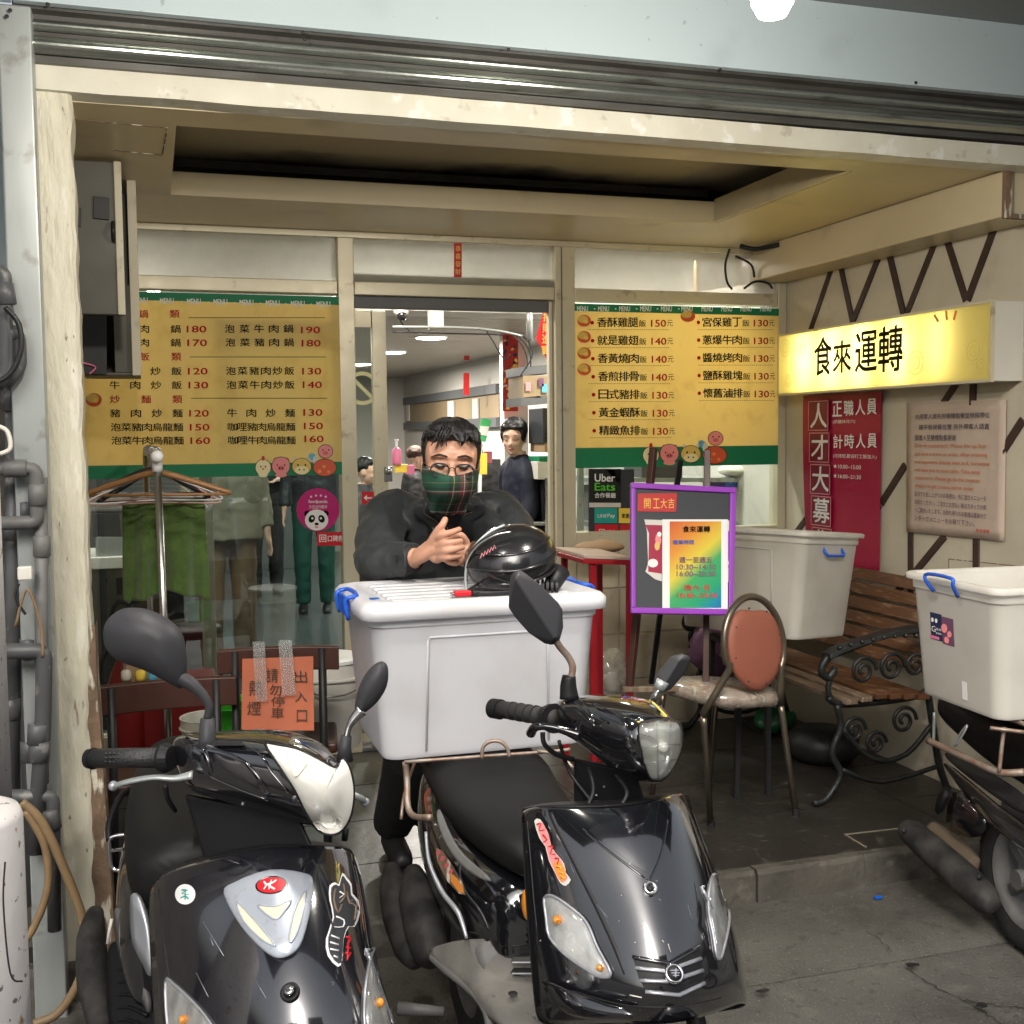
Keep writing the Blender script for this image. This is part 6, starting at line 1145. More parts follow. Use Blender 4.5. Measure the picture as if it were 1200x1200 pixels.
# jacket
jm = MB(); bel = V(521, 690, 3.66)
def oval(c, a, b_, d1, d2, n=24): return [c+d1*(a*math.cos(2*math.pi*k/n))+d2*(b_*math.sin(2*math.pi*k/n)) for k in range(n)]
jm.loft([oval(V(526, 583, 3.44), .085, .075, RT, FW), oval(V(524, 598, 3.48), .135, .10, RT, FW), oval(V(523, 615, 3.53), .20, .125, RT, FW), oval(V(522, 645, 3.58), .215, .14, RT, FW), oval(bel, .205, .15, RT, FW), oval(V(521, 740, 3.76), .20, .15, RT, FW), oval(V(521, 775, 3.80), .205, .15, RT, FW)])
jm.ell(V(478, 598, 3.53), (.075, .070, .048), MMh); jm.ell(V(573, 596, 3.59), (.075, .070, .048), MMh)
def sleeve(a, b, c, s_):
    P = [chest.lerp(a, .55)+UP*.02, a, a.lerp(b, .5)+RT*s_*.012, b+RT*s_*.0, b.lerp(c, .35), b.lerp(c, .72), c.lerp(b, .10)]
    jm.tube(P, [.070, .066, .064, .060, .055, .049, .044], 16, smooth=5)
    L_ = (b-a).length
    for i in range(7): q = a.lerp(b, .25+i*.11); d_ = (b-a).normalized(); jm.tube([q+d_.orthogonal()*.0+(RT*math.cos(x)+FW*math.sin(x)*-1)*.064+d_*(.012*math.sin(x*2+i)) for x in [k*.45 for k in range(8)]], .0085, 8)
    for i in range(5): q = b.lerp(c, .15+i*.15); jm.tube([q+(UP*math.cos(x)-FW*math.sin(x))*.050+(c-b).normalized()*(.008*math.sin(x*2+i)) for x in [k*.45 for k in range(8)]], .007, 8)
sleeve(shL, elL, wrL, -1); sleeve(shR, elR, wrR, 1)
jk = jm.build('jacket', 'jacket', man, smooth=True); remesh(jk, .0065, 3)
displace(jk, lambda c: .008*noise.noise(c*8)+.011*(.35-abs(noise.noise(Ve((c.x*11+c.z*7, c.y*11, c.z*9-c.x*5)))))+.006*(.3-abs(noise.noise(Ve((c.x*26, c.y*26, c.z*20)))))+.0006*noise.noise(c*60))
for q in range(2): pass
cf = MB().tube([wrL.lerp(elL, .22), wrL.lerp(elL, .02)], [.043, .038], 20, smooth=3); cf.build('cuff', 'cloth_black', man, smooth=True); MB().tube([wrR.lerp(elR, .22), wrR.lerp(elR, .02)], [.043, .038], 20, smooth=3).build('cuff', 'cloth_black', man, smooth=True)
for pts in (((500, 590, 3.36), (498, 602, 3.37), (512, 611, 3.385), (521, 628, 3.40), (524, 660, 3.44)), ((551, 590, 3.38), (556, 598, 3.40), (543, 606, 3.40), (534, 622, 3.41), (530, 660, 3.45))):
    P = [V(*p) for p in pts]; mb = MB(); vs = []
    for i, p in enumerate(P): s_ = -1 if pts[0][0] < 526 else 1; vs += [p-FW*.012, p+RT*s_*(.045 if i < 3 else .012)-FW*.0, p+RT*s_*(.04 if i < 3 else .012)+FW*.03]
    mb.add(vs, [(i*3+k, i*3+k+1, i*3+k+4, i*3+k+3) for i in range(len(P)-1) for k in range(2)]); mb.build('collar', 'jacket', man, smooth=True, thick=.004, sub=2)
    MB().tube([p-FW*.015 for p in P], .0018, 6, smooth=5).build('piping', 'bronze', man, smooth=True)
MB().loft([oval(V(526, 590, 3.44), .075, .085, RT, FW), oval(V(527, 612, 3.46), .09, .085, RT, FW), oval(V(527, 650, 3.50), .08, .085, RT, FW)]).build('inner_shirt', 'black', man, smooth=True)
for x in (507, 524): MB().tube([V(x, 618, 3.38), V(x+1.5, 622, 3.38)], .002, 6).build('cord_end', 'steel', man)
tr = MB()
for a, s_ in ((ftL, -1), (ftR, 1)): limb(tr, [pelvis+Ve((s_*.07, 0, .03)), Ve((a.x, pelvis.y-.02, .54)), a+Ve((0, .06, .10))], [.115, .085, .072])
tr.ell(pelvis, (.17, .12, .12)); o = tr.build('trousers', 'cloth_black', man, smooth=True); remesh(o, .011, 3)
for a in (ftL, ftR): 
    o = MB().loft([[a+Ve((x*w_, y, z)) for x, z in ((-1, 0), (1, 0), (1, h_*.5), (.5, h_), (-.5, h_), (-1, h_*.5))] for y, w_, h_ in ((-.13, .025, .04), (-.10, .042, .06), (0, .045, .075), (.08, .042, .10), (.13, .035, .09))]).build('shoe', 'black', man, smooth=True, sub=1)

# helmet on the lid
hx = V(600, 662, 3.03); hx.z = LIDZ+.066; he = thing('helmet', 'glossy black open face scooter helmet resting on the storage box lid', 'helmet', Ve((hx.x, hx.y, LIDZ)))
mat('helmet_black', (.012, .012, .013), .22, coat=.4, bump=(120, .05)); mh = MB(); rings = []
Mh = Matrix.Translation(hx) @ Matrix.Rotation(R_(-17), 4, 'Z') @ Matrix.Rotation(R_(-10), 4, 'Y')
for i in range(15):
    th_ = math.pi*(.02+.62*i/14); rr_ = math.sin(th_); rings.append([Mh @ Ve((.122*rr_*math.cos(a)*(1+.05*(math.cos(a) < 0)), .132*rr_*math.sin(a), .102*math.cos(th_)+(.012*math.cos(2*a)*(i/14)))) for a in [2*math.pi*k/40 for k in range(40)]])
mh.loft(rings, caps=False).build('shell', 'helmet_black', he, smooth=True, thick=.012, sub=1)
for zz, k_ in ((.045, 1), (.005, 1), (-.03, 1)):
    rz = math.sqrt(max(0, 1-(zz/.102)**2)); MB().tube([Mh @ Ve((.124*rz*math.cos(a), .134*rz*math.sin(a), zz+.012*math.sin(a*2+k_))) for a in [math.pi*(-.95)+k*math.pi*.9/24 for k in range(25)]], [.002]+[.0045]*23+[.002], 8, flat=.6).build('ridge', 'helmet_black', he, smooth=True)
MB().tube([Mh @ Ve((-.118*math.cos(w_)-.004, -.05*math.sin(w_)*0-.128*abs(math.sin(w_))**1.0*.55-.03, .100*math.sin(w_)-.01)) for w_ in [k*math.pi*.55/14 for k in range(15)]], .0035, 8, smooth=2).build('edge_trim', 'steel', he, smooth=True)
MB().tube([Mh @ Ve((-.128, -.06, -.055)), Mh @ Ve((-.122, -.05, .0)), Mh @ Ve((-.095, -.045, .055)), Mh @ Ve((-.05, -.04, .09)), Mh @ Ve((0, -.03, .104))], .004, 8, smooth=5).build('edge_trim', 'galv', he, smooth=True)
MB().tube([Mh @ Ve((-.12, -.02, -.05)), Ve((hx.x-.12, hx.y-.07, LIDZ+.02)), Ve((hx.x-.15, hx.y-.10, LIDZ+.008)), Ve((hx.x-.10, hx.y-.13, LIDZ+.006)), Ve((hx.x-.02, hx.y-.13, LIDZ+.006))], .007, 8, smooth=5, flat=.4).build('strap', 'black', he, smooth=True)
p = Ve((hx.x-.165, hx.y-.11, LIDZ+.001)); MB().box(p.x-.022, p.x+.022, p.y-.012, p.y+.012, p.z, p.z+.014).build('buckle', 'red', he, bevel=.004); MB().box(p.x+.0225, p.x+.05, p.y-.014, p.y+.014, p.z, p.z+.013).build('buckle', 'black', he, bevel=.004); MB().box(p.x-.03, p.x-.0225, p.y-.01, p.y+.01, p.z, p.z+.01).build('buckle', 'steel', he, bevel=.002)
MB().tube([Mh @ Ve((.118, -.02, -.04)), V(645, 690, 2.98)], [.03, .02], 12).build('visor_hinge', 'black', he, smooth=True); c = V(638, 688, 2.96)
for k in range(5): MB().tube([c+RT*(.012*k-.02), c+RT*(.012*k-.013)], .022-.0012*k, 16).build('visor_knob', 'black', he)
mb = MB(); O = V(563, 656, 2.90); 
for ch, k in (('泰', 0), ('山', 1), ('帽', 2)): pass
mb = MB()
for k in range(5): mb.tube([V(563+k*3.6, 654-k*2.3, 2.895+k*.003), V(565+k*3.6, 648-k*2.3, 2.893+k*.003), V(566.5+k*3.6, 652-k*2.3, 2.894+k*.003)], .0012, 5)
mb.build('sticker_print', 'pink', he)

# generic background figure
def figure(base, face, h, lab, top='cloth_black', legs='cloth_black', hairm='hair_black', hair='short', skin='skin_pale', arms='down', head_turn=0, vox=.012, thick=1.0, slim=1.0):
    t = thing('person', lab, 'person', base); s = h/1.70; fd = Ve((math.sin(face), math.cos(face), 0)); rd = Ve((fd.y, -fd.x, 0)); U_ = Ve((0, 0, 1)); Q_ = lambda x, y, z: Ve(base)+(rd*x+fd*y+U_*z)*s
    hf = Ve((math.sin(face+head_turn), math.cos(face+head_turn), -.12)).normalized(); hr = hf.cross(U_).normalized(); hu = hr.cross(hf).normalized(); Hc_ = Q_(0, .03, 1.585)
    k_ = MB(); P, MM = head_mb(k_, Hc_, hr, hf, hu, s*.93); k_.tube([Q_(0, 0, 1.50), Q_(0, -.01, 1.38)], [.05*s, .06*s], 12); k_.tube([Q_(0, 0, 1.36), Q_(0, 0, .9)], [.07*s, .08*s], 12)
    hands = []
    for d_ in (-1, 1):
        if arms == 'down': A = [(d_*.15, 0, 1.38), (d_*.22, -.01, 1.12), (d_*.24, .05, .88)]
        else: A = [(d_*.15, 0, 1.38), (d_*.23, .02, 1.12), (d_*.08, .24, 1.08)]
        A = [Q_(a[0]*slim, a[1], a[2]) for a in A]; k_.tube(A, [.034*s, .030*s, .024*s], 10, smooth=3); e = (A[2]-A[1]).normalized(); k_.tube([A[2], A[2]+e*.09*s], [.028*s, .022*s], 10, flat=.6); hands.append(A)
        for q in range(4): o_ = fd*(.012*(q-1.5)*s*2); k_.tube([A[2]+e*.07*s+o_*.8, A[2]+e*.12*s+o_, A[2]+e*.155*s+o_-rd*d_*.015*s], [.009*s]*3, 6)
        k_.tube([A[2]+e*.02*s, A[2]+e*.07*s+fd*.035*s], [.011*s, .009*s], 6)
        k_.tube([Q_(d_*.09, 0, .88), Q_(d_*.10, .01, .48), Q_(d_*.10, -.01, .08)], [.08*s, .055*s, .04*s], 12)
    o = k_.build('body', skin, t, smooth=True); remesh(o, min(vox, .008), 2)
    face_parts(P, MM, t, s*.93)
    c_ = MB(); c_.loft([oval(Q_(0, -.01, z), a*s*slim, b_*s*slim, rd, fd) for z, a, b_ in ((1.49, .07, .065), (1.44, .15, .09), (1.36, .19, .115), (1.20, .185*thick, .125*thick), (1.0, .175*thick, .12*thick), (.84, .19*thick, .13*thick))])
    for A in hands: c_.tube([Q_(0, 0, 1.36).lerp(A[0], .7*slim), A[0], A[1], A[1].lerp(A[2], .9)], [.07*s, .066*s, .056*s, .044*s], 14, smooth=4)
    o = c_.build('jacket', top, t, smooth=True); remesh(o, vox, 2); displace(o, lambda c: .010*noise.noise(c*8)+.005*noise.noise(c*25))
    l_ = MB(); l_.ell(Q_(0, 0, .90), (.17*s, .13*s, .12*s))
    for d_ in (-1, 1): l_.tube([Q_(d_*.09, 0, .90), Q_(d_*.10, .01, .48), Q_(d_*.10, -.01, .07)], [.095*s, .075*s, .062*s], 14, smooth=4); MB().loft([[Q_(d_*.10+x*w_, y, z) for x, z in ((-1, 0), (1, 0), (1, h_*.5), (.5, h_), (-.5, h_), (-1, h_*.5))] for y, w_, h_ in ((.18, .025, .03), (.14, .042, .05), (.04, .045, .075), (-.06, .042, .09), (-.09, .03, .08))]).build('shoe', 'black', t, smooth=True, sub=1)
    o = l_.build('trousers', legs, t, smooth=True); remesh(o, vox, 2); displace(o, lambda c: .008*noise.noise(c*12))
    h_ = MB(); E2 = lambda x, y, z, a, b, c: h_.ell(P(x, y, z), (a*s, b*s, c*s), MM, 20, 14)
    E2(0, -.028, .045, .080, .088, .074); E2(0, .03, .082, .055, .045, .024)
    if hair == 'long': E2(0, -.05, -.05, .085, .06, .13); E2(0, -.055, -.16, .075, .05, .10)
    if hair == 'woman': E2(0, -.10, .03, .05, .05, .05); E2(.066, .0, .03, .022, .05, .055); E2(-.066, .0, .03, .022, .05, .055); E2(.03, .05, .078, .045, .032, .020); E2(-.03, .05, .078, .045, .032, .020); E2(0, -.03, .055, .086, .092, .080)
    if hair == 'bun': E2(.0, -.10, .06, .045, .04, .045); E2(.055, .01, .05, .03, .05, .05); E2(-.055, .01, .05, .03, .05, .05); E2(0, .045, .078, .06, .03, .02)
    o = h_.build('hair', hairm, t, smooth=True); remesh(o, .006, 2); displace(o, lambda c: .004*noise.noise(c*50))
    return t, P
b_ = PY(622, 700, 6.3); wpx = V(614, 523, 6.35); figure((wpx.x+.03, 6.25, FZ), R_(262), (wpx.z-FZ)/1.585*1.70+.05, 'woman with black hair tied back and navy jacket glancing out of the doorway', 'jacket_navy', 'cloth_black', hair='woman', head_turn=R_(-52), arms='front', slim=.80)
w2 = V(556, 528, 9.2); figure((w2.x, w2.y, FZ), R_(20), (w2.z-FZ)/1.585*1.70, 'person with long brown hair seen from behind at the shop counter', 'cloth_black', 'cloth_black', 'hair_brown', 'long')
w3 = V(486, 546, 8.6); figure((w3.x, w3.y, FZ), R_(100), (w3.z-FZ)/1.585*1.70+.06, 'brown haired person half hidden behind the leaning man', 'cloth_black', 'cloth_black', 'hair_brown', 'short', arms='front')
w4 = V(436, 560, 6.9); figure((w4.x-.05, w4.y, FZ), R_(120), (w4.z-FZ)/1.585*1.70+.04, 'customer in grey seen through the sliding door glass', 'charcoal', 'cloth_black', arms='front')
w5 = V(262, 520, 7.0); figure((w5.x, w5.y, FZ), R_(170), 1.72, 'person in a beige jacket and brown trousers behind the left pane', 'cloth_beige', 'trouser_brown', thick=1.25)
# two figures added indoors in place of street reflections in the left pane
p_ = PZ(312, 696, FZ); figure((p_.x, p_.y, FZ), R_(175), 1.70, 'person in dark clothes standing behind the left pane, feet apart', 'cloth_black', 'cloth_black', arms='front')
p_ = PZ(370, 716, FZ); figure((p_.x, p_.y, FZ), R_(190), 1.68, 'person in teal trousers standing behind the left pane', 'charcoal', 'cloth_teal')
# =============== SCOOTERS ===============
mat('scooter_black', (.008, .008, .010), .10, coat=1, spec=.8, dirt=[(90, .72, .75, (.25, .25, .25), .5)], bump=(4, .05, .02)); MT['scooter_black'].node_tree.nodes['Principled BSDF'].inputs['Coat Roughness'].default_value = .03
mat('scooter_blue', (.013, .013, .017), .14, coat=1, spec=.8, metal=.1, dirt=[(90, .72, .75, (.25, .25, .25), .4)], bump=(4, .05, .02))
for n_ in ('scooter_black', 'scooter_blue'): q_ = MT[n_].node_tree.nodes['Principled BSDF'].inputs; q_['IOR'].default_value = 1.6; q_['Coat IOR'].default_value = 1.65; q_['Coat Roughness'].default_value = .03
mat('trim_black', (.011, .011, .012), .45, spec=.3, bump=(140, .1)); mat('trim_grey', (.10, .10, .10), .55, var=(20, .6, (.15, .14, .13)), bump=(60, .3)); mat('mirror_grey', (.034, .034, .038), .5, spec=.35, bump=(220, .25, .001))
mat('seat_vinyl', (.009, .009, .009), .5, spec=.25, bump=(160, .15, .001)); mat('silver_trim', (.38, .39, .42), .35, metal=.5); mat('floor_mat', (.11, .105, .095), .75, var=(14, .7, (.20, .19, .17)), bump=(50, .5)); mat('rubber', (.018, .018, .018), .7, var=(20, .5, (.035, .033, .03)), bump=(60, .4))
mat('amber', (.80, .28, .02), .15, coat=1); mat('reflector', (.88, .88, .85), .22, metal=.45, var=(26, .75, (.30, .30, .30), (1, 1, .4)), bump=(26, .5, .006, (1, 1, .3))); mat('lens_frost', (.74, .73, .66), .14, coat=1, spec=.6, bump=(8, .1)); mat('lens_cream', (.66, .62, .48), .2, coat=.6); mat('muffler', (.014, .014, .014), .6, spec=.3, var=(16, .6, (.07, .065, .06)), bump=(90, .3)); mat('soil_brown', (.10, .075, .05), .8)  # reflector's light and dark blotches paint in reflections within the lens
glassmat('lens_clear', (.96, .97, .97), refl=.12)
def patch(rows, name, m, par, thick=.004, sub=2, crease=None, off=0):
    rows = [[V(*p) for p in r_] for r_ in rows]; k = len(rows[0]); mb = MB(); mb.add([p for r_ in rows for p in r_], [(i*k+j, i*k+j+1, (i+1)*k+j+1, (i+1)*k+j) for i in range(len(rows)-1) for j in range(k-1)])
    o = mb.build(name, m, par, smooth=True, fix=False, thick=0); me = o.data
    md = o.modifiers.new('s', 'SUBSURF'); md.levels = sub; md.render_levels = sub
    if thick: md = o.modifiers.new('t', 'SOLIDIFY'); md.thickness = thick; md.offset = 0
    return o
class Surf:      # looks up points on an already built curved panel, so that stickers and lamps follow it
    def __init__(s, o):
        dg = bpy.context.evaluated_depsgraph_get(); dg.update(); from mathutils.bvhtree import BVHTree
        me = o.evaluated_get(dg).to_mesh(); org = ORG[o.name]; s.b = BVHTree.FromPolygons([v.co+org for v in me.vertices], [tuple(p.vertices) for p in me.polygons]); o.evaluated_get(dg).to_mesh_clear()
    def __call__(s, x, y, lift=.002):
        r_ = ray(x, y).normalized(); h, n, i, d = s.b.ray_cast(CAM, r_); 
        if h is None: h, n, i, d = s.b.find_nearest(V(x, y, 2.0))
        return h-r_*lift
def decal(S_, pts, m, par, name='sticker', lift=.002, res=6):
    # fills a small outline with a fan that hugs the panel
    cx = sum(p[0] for p in pts)/len(pts); cy = sum(p[1] for p in pts)/len(pts); rings = []
    for k in (1, .75, .5, .25): rings.append([S_(cx+(x-cx)*k, cy+(y-cy)*k, lift) for x, y in pts])
    mb = MB(); n = len(pts); mb.add([p for r_ in rings for p in r_]+[S_(cx, cy, lift)], [(i*n+j, i*n+(j+1) % n, (i+1)*n+(j+1) % n, (i+1)*n+j) for i in range(3) for j in range(n)]+[(3*n+j, 3*n+(j+1) % n, 4*n) for j in range(n)])
    return mb.build(name, m, par, smooth=True, fix=False)
def dense(pts, n=4, close=True):
    out = []; N_ = len(pts)
    for i in range(N_ if close else N_-1):
        p0, p1, p2, p3 = [pts[(i+k) % N_] for k in (-1, 0, 1, 2)]
        for k in range(n):
            t_ = k/n; out.append(tuple(.5*((2*p1[q])+(p2[q]-p0[q])*t_+(2*p0[q]-5*p1[q]+4*p2[q]-p3[q])*t_*t_+(3*p1[q]-p0[q]-3*p2[q]+p3[q])*t_**3) for q in (0, 1)))
    return out
def lamp_unit(S_, pts, par, name='indicator', bulb=None, inner='reflector', lift=.004):
    P = dense(pts, 3); cx = sum(p[0] for p in P)/len(P); cy = sum(p[1] for p in P)/len(P)
    o = decal(S_, P, inner, par, name, lift); MB().tube([S_(x, y, lift) for x, y in P]+[S_(*P[0], lift)], .0028, 6).build('bezel', 'silver_trim', par, smooth=True)
    n = len(P); rings = [[S_(cx+(x-cx)*k, cy+(y-cy)*k, l_) for x, y in P] for k, l_ in ((1, .003), (.9, .013), (.6, .020), (.25, .022))]
    MB().loft(rings, caps=False).add(rings[-1], [tuple(range(n))]).build('lens', 'lens_clear', par, smooth=True)
    if bulb: MB().ell(S_(*bulb, .010), .008, seg=10, rings=8).build('bulb', 'amber', par, smooth=True)
def xf(pts, lift=0): return [V(*p) for p in pts]
def mirror(outline, d, dd, ridge, par, m='mirror_grey', th=.022, name='mirror'):
    # back shell of a rear view mirror: outline, crowned back, flat glass on the far side
    n = len(outline); cx = sum(p[0] for p in outline)/n; cy = sum(p[1] for p in outline)/n; P = dense(outline, 3); dd_ = lambda x, y: d+dd*(x-cx)/100
    rings = [[V(cx+(x-cx)*k, cy+(y-cy)*k, dd_(x, y)+l_) for x, y in P] for k, l_ in ((.93, .012), (1, .004), (.99, -.004), (.85, -.014), (.55, -th), (.2, -th-.003))]
    MB().loft(rings).build(name, m, par, smooth=True); MB().add([V(cx+(x-cx)*.9, cy+(y-cy)*.9, dd_(x, y)+.013) for x, y in P], [tuple(range(len(P)))]).build('mirror_glass', 'chrome', par, fix=False)
def facet_mirror(outline, ridge, d, par, th=.03):
    n = len(outline); mb = MB(); o_ = [V(x, y, d) for x, y in outline]; b_ = [V(x, y, d+.012) for x, y in outline]; rr_ = [V(x, y, d-th) for x, y in ridge]
    mb.v = o_+b_+rr_; R0 = 2*n
    def near(i): return R0+min(range(len(ridge)), key=lambda k: (ridge[k][0]-outline[i][0])**2+(ridge[k][1]-outline[i][1])**2)
    for i in range(n):
        j = (i+1) % n; a, b = near(i), near(j); mb.f.append((i, j, b) if a == b else (i, j, b, a)); mb.f.append((i, i+n, j+n, j))
    mb.f.append(tuple(range(2*n-1, n-1, -1))); mb.build('mirror', 'mirror_grey', par, bevel=.004, seg=3)
def wheel(c, ax, R, W, par):
    c = Ve(c); ax = Ve(ax).normalized(); e = ax.cross(Ve((0, 0, 1))).normalized(); g = e.cross(ax)
    tor = lambda prof, n=36: [[c+ax*a+(e*math.cos(2*math.pi*k/n)+g*math.sin(2*math.pi*k/n))*r_ for k in range(n)] for r_, a in prof]
    wh = MB().loft(tor([(R*.66, -W*.42), (R*.80, -W*.5), (R*.93, -W*.45), (R, -W*.2), (R, W*.2), (R*.93, W*.45), (R*.80, W*.5), (R*.66, W*.42)]), caps=False).build('tyre', 'rubber', par, smooth=True)
    tr_ = MB()
    for k in range(36):
        a = 2*math.pi*k/36; q = c+(e*math.cos(a)+g*math.sin(a))*R*.985; tr_.beam(q-ax*W*.33, q+ax*W*.33+(e*-math.sin(a)+g*math.cos(a))*.02, .012, .012, (e*math.cos(a)+g*math.sin(a)))
    tr_.build('tread', 'rubber', wh)
    rm = MB().loft(tor([(R*.66, -W*.40), (R*.58, -W*.34), (R*.58, W*.34), (R*.66, W*.40)]), caps=False).build('rim', 'trim_grey', par, smooth=True)
    for k in range(5):
        a = 2*math.pi*k/5; MB().beam(c+(e*math.cos(a)+g*math.sin(a))*.03, c+(e*math.cos(a)+g*math.sin(a))*R*.6, W*.35, .025, ax).build('spoke', 'trim_grey', rm, bevel=.004)
    MB().tube([c-ax*W*.6, c+ax*W*.6], .03, 16).build('hub', 'trim_grey', par)
def rings_y(spec, X, m, par, name, n=20, sub=1, xs=1.0):      # body lofted along Y: (y, half width, z low, z high, x shift)
    R = []
    for y, hw, z0, z1, dx in spec:
        R.append([Ve((X+dx+hw*math.copysign(abs(math.cos(a))**.75, math.cos(a)), y, (z0+z1)/2+(z1-z0)/2*math.copysign(abs(math.sin(a))**.8, math.sin(a)))) for a in [2*math.pi*k/n for k in range(n)]])
    return MB().loft(R).build(name, m, par, smooth=True, sub=sub)

# ---------------- middle scooter ----------------
B = thing('scooter', 'glossy black scooter with wing badge grille, parked facing out, carrying the lidded box', 'scooter', (.82, 2.2, 0), 'scooters parked in front of the shop')
rowsB = [
 [(612, 950, 2.15), (629, 945, 2.10), (647, 947, 2.075), (690, 947, 2.05), (742, 945, 2.05), (779, 935, 2.09), (797, 929, 2.16), (806, 934, 2.26)],
 [(613, 960, 2.13), (630, 958, 2.085), (652, 959, 2.06), (696, 958, 2.03), (745, 955, 2.03), (783, 945, 2.07), (804, 940, 2.14), (811, 947, 2.24)],
 [(615, 995, 2.11), (634, 993, 2.06), (668, 992, 2.015), (708, 990, 1.99), (753, 985, 1.985), (794, 978, 2.035), (818, 975, 2.11), (824, 983, 2.21)],
 [(617, 1040, 2.09), (640, 1040, 2.03), (688, 1037, 1.98), (725, 1037, 1.95), (764, 1038, 1.94), (808, 1030, 1.995), (836, 1022, 2.08), (842, 1030, 2.18)],
 [(621, 1090, 2.06), (650, 1093, 1.995), (709, 1090, 1.93), (742, 1092, 1.905), (779, 1095, 1.89), (823, 1085, 1.955), (853, 1075, 2.05), (859, 1084, 2.15)],
 [(625, 1140, 2.045), (662, 1142, 1.965), (725, 1140, 1.89), (755, 1146, 1.865), (793, 1146, 1.86), (836, 1135, 1.935), (866, 1125, 2.03), (871, 1135, 2.12)],
 [(628, 1172, 2.035), (668, 1175, 1.945), (727, 1178, 1.875), (758, 1184, 1.855), (797, 1182, 1.855), (840, 1168, 1.93), (870, 1156, 2.02), (875, 1166, 2.11)],
 [(632, 1200, 2.03), (672, 1200, 1.99), (728, 1196, 1.92), (758, 1200, 1.90), (800, 1197, 1.90), (840, 1186, 1.97), (870, 1172, 2.04), (875, 1180, 2.12)]]
fpB = patch(rowsB, 'front_panel', 'scooter_black', B); SB = Surf(fpB)
back = [[(r_[0][0]-1, r_[0][1]+2, r_[0][2]+.0), (r_[0][0]+18, r_[0][1], r_[0][2]+.12), (r_[4][0]-30, r_[4][1]+2, r_[4][2]+.24), (r_[7][0]-18, r_[7][1]+1, r_[7][2]+.08), (r_[7][0]-1, r_[7][1]+2, r_[7][2])] for r_ in rowsB]
patch(back, 'leg_shield', 'trim_black', B)
cap = [[(612, 950, 2.15), (629, 945, 2.10), (690, 947, 2.05), (742, 945, 2.05), (779, 935, 2.09), (806, 934, 2.26)], [(611, 947, 2.20), (640, 938, 2.22), (700, 936, 2.22), (745, 932, 2.22), (785, 926, 2.24), (806, 930, 2.30)], [(614, 952, 2.24), (650, 946, 2.30), (700, 948, 2.32), (745, 946, 2.32), (785, 940, 2.32), (804, 938, 2.33)]]
patch(cap, 'shield_cap', 'trim_black', B)
MB().tube([SB(x, y, -.001) for x, y in ((645, 953), (655, 975), (668, 1000), (682, 1028), (697, 1058), (712, 1090), (724, 1118), (732, 1142))], [.0048]*7+[.002], 8, smooth=3, flat=.6).build('groove', 'black', B, smooth=True)
for pts in (((684, 972), (704, 990), (730, 1010), (757, 1030)), ((760, 1031), (772, 1008), (778, 985), (781, 960)), ((757, 1032), (763, 1031))):
    MB().tube([SB(x, y, .0002) for x, y in dense(pts, 3, False)], .0022, 8, smooth=2).build('crease', 'scooter_black', B, smooth=True)
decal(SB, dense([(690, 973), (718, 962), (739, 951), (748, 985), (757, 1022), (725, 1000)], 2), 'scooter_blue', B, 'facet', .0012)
c = SB(762, 1041, .002); nB = (SB(757, 1041, 0)-SB(767, 1041, 0)).cross(SB(762, 1036, 0)-SB(762, 1046, 0)).normalized(); nB = nB if nB.dot(FW) < 0 else -nB
def ringed(c, n, prof, m, par, name): 
    e = n.orthogonal().normalized(); g = n.cross(e); return MB().loft([[c+n*h_+(e*math.cos(a)+g*math.sin(a))*r_ for a in [2*math.pi*k/20 for k in range(20)]] for r_, h_ in prof]).build(name, m, par, smooth=True)
ringed(c, nB, [(.013, -.002), (.013, .003), (.011, .005), (.007, .005), (.006, .001), (.004, .001)], 'steel', B, 'lock'); ringed(c, nB, [(.0045, .002), (.0045, .0035), (.002, .004)], 'black', B, 'keyhole')
lamp_unit(SB, [(638, 1052), (650, 1051), (672, 1066), (688, 1082), (700, 1110), (716, 1141), (704, 1145), (690, 1138), (664, 1120), (644, 1098), (640, 1075)], B, bulb=(653, 1078))
MB().ell(SB(703, 1134, .012), .006, seg=10, rings=8).build('marker_bulb', 'amber', B, smooth=True)
lamp_unit(SB, [(835, 1027), (841, 1027), (850, 1050), (855, 1075), (851, 1100), (845, 1122), (840, 1120), (836, 1095), (831, 1070), (831, 1045)], B)
patch([[(636, 1145, 2.005), (660, 1158, 1.95), (700, 1172, 1.90), (740, 1184, 1.865)], [(640, 1165, 2.00), (662, 1180, 1.93), (700, 1188, 1.885), (742, 1190, 1.86)], [(650, 1178, 2.0), (670, 1192, 1.94), (704, 1194, 1.89), (744, 1193, 1.862)]], 'lower_fairing', 'scooter_black', B)
decal(SB, [(741, 1120), (760, 1122), (785, 1128), (800, 1122), (820, 1108), (823, 1130), (826, 1152), (800, 1165), (785, 1166), (757, 1162), (748, 1145)], 'black', B, 'grille', .0015)
for (a, b, c_) in (((741, 1121), (785, 1129), (820, 1109)), ((744, 1134), (780, 1138), (822, 1123)), ((750, 1149), (785, 1150), (824, 1137)), ((756, 1162), (796, 1166), (826, 1152))):
    pts = [(a[0]+(b[0]-a[0])*k/4, a[1]+(b[1]-a[1])*k/4) for k in range(5)]+[(b[0]+(c_[0]-b[0])*k/4, b[1]+(c_[1]-b[1])*k/4) for k in range(1, 5)]
    MB().tube([SB(x, y, .006) for x, y in pts], .0034, 8, flat=.6).build('grille_bar', 'silver_trim' if a[1] > 1122 else 'scooter_black', B, smooth=True)
c = SB(790, 1141, .012); ringed(c, nB, [(.016, -.01), (.016, .002), (.014, .004), (.0125, .003)], 'chrome', B, 'badge'); ringed(c, nB, [(.012, .0), (.012, .0042)], 'black', B, 'badge_ground')
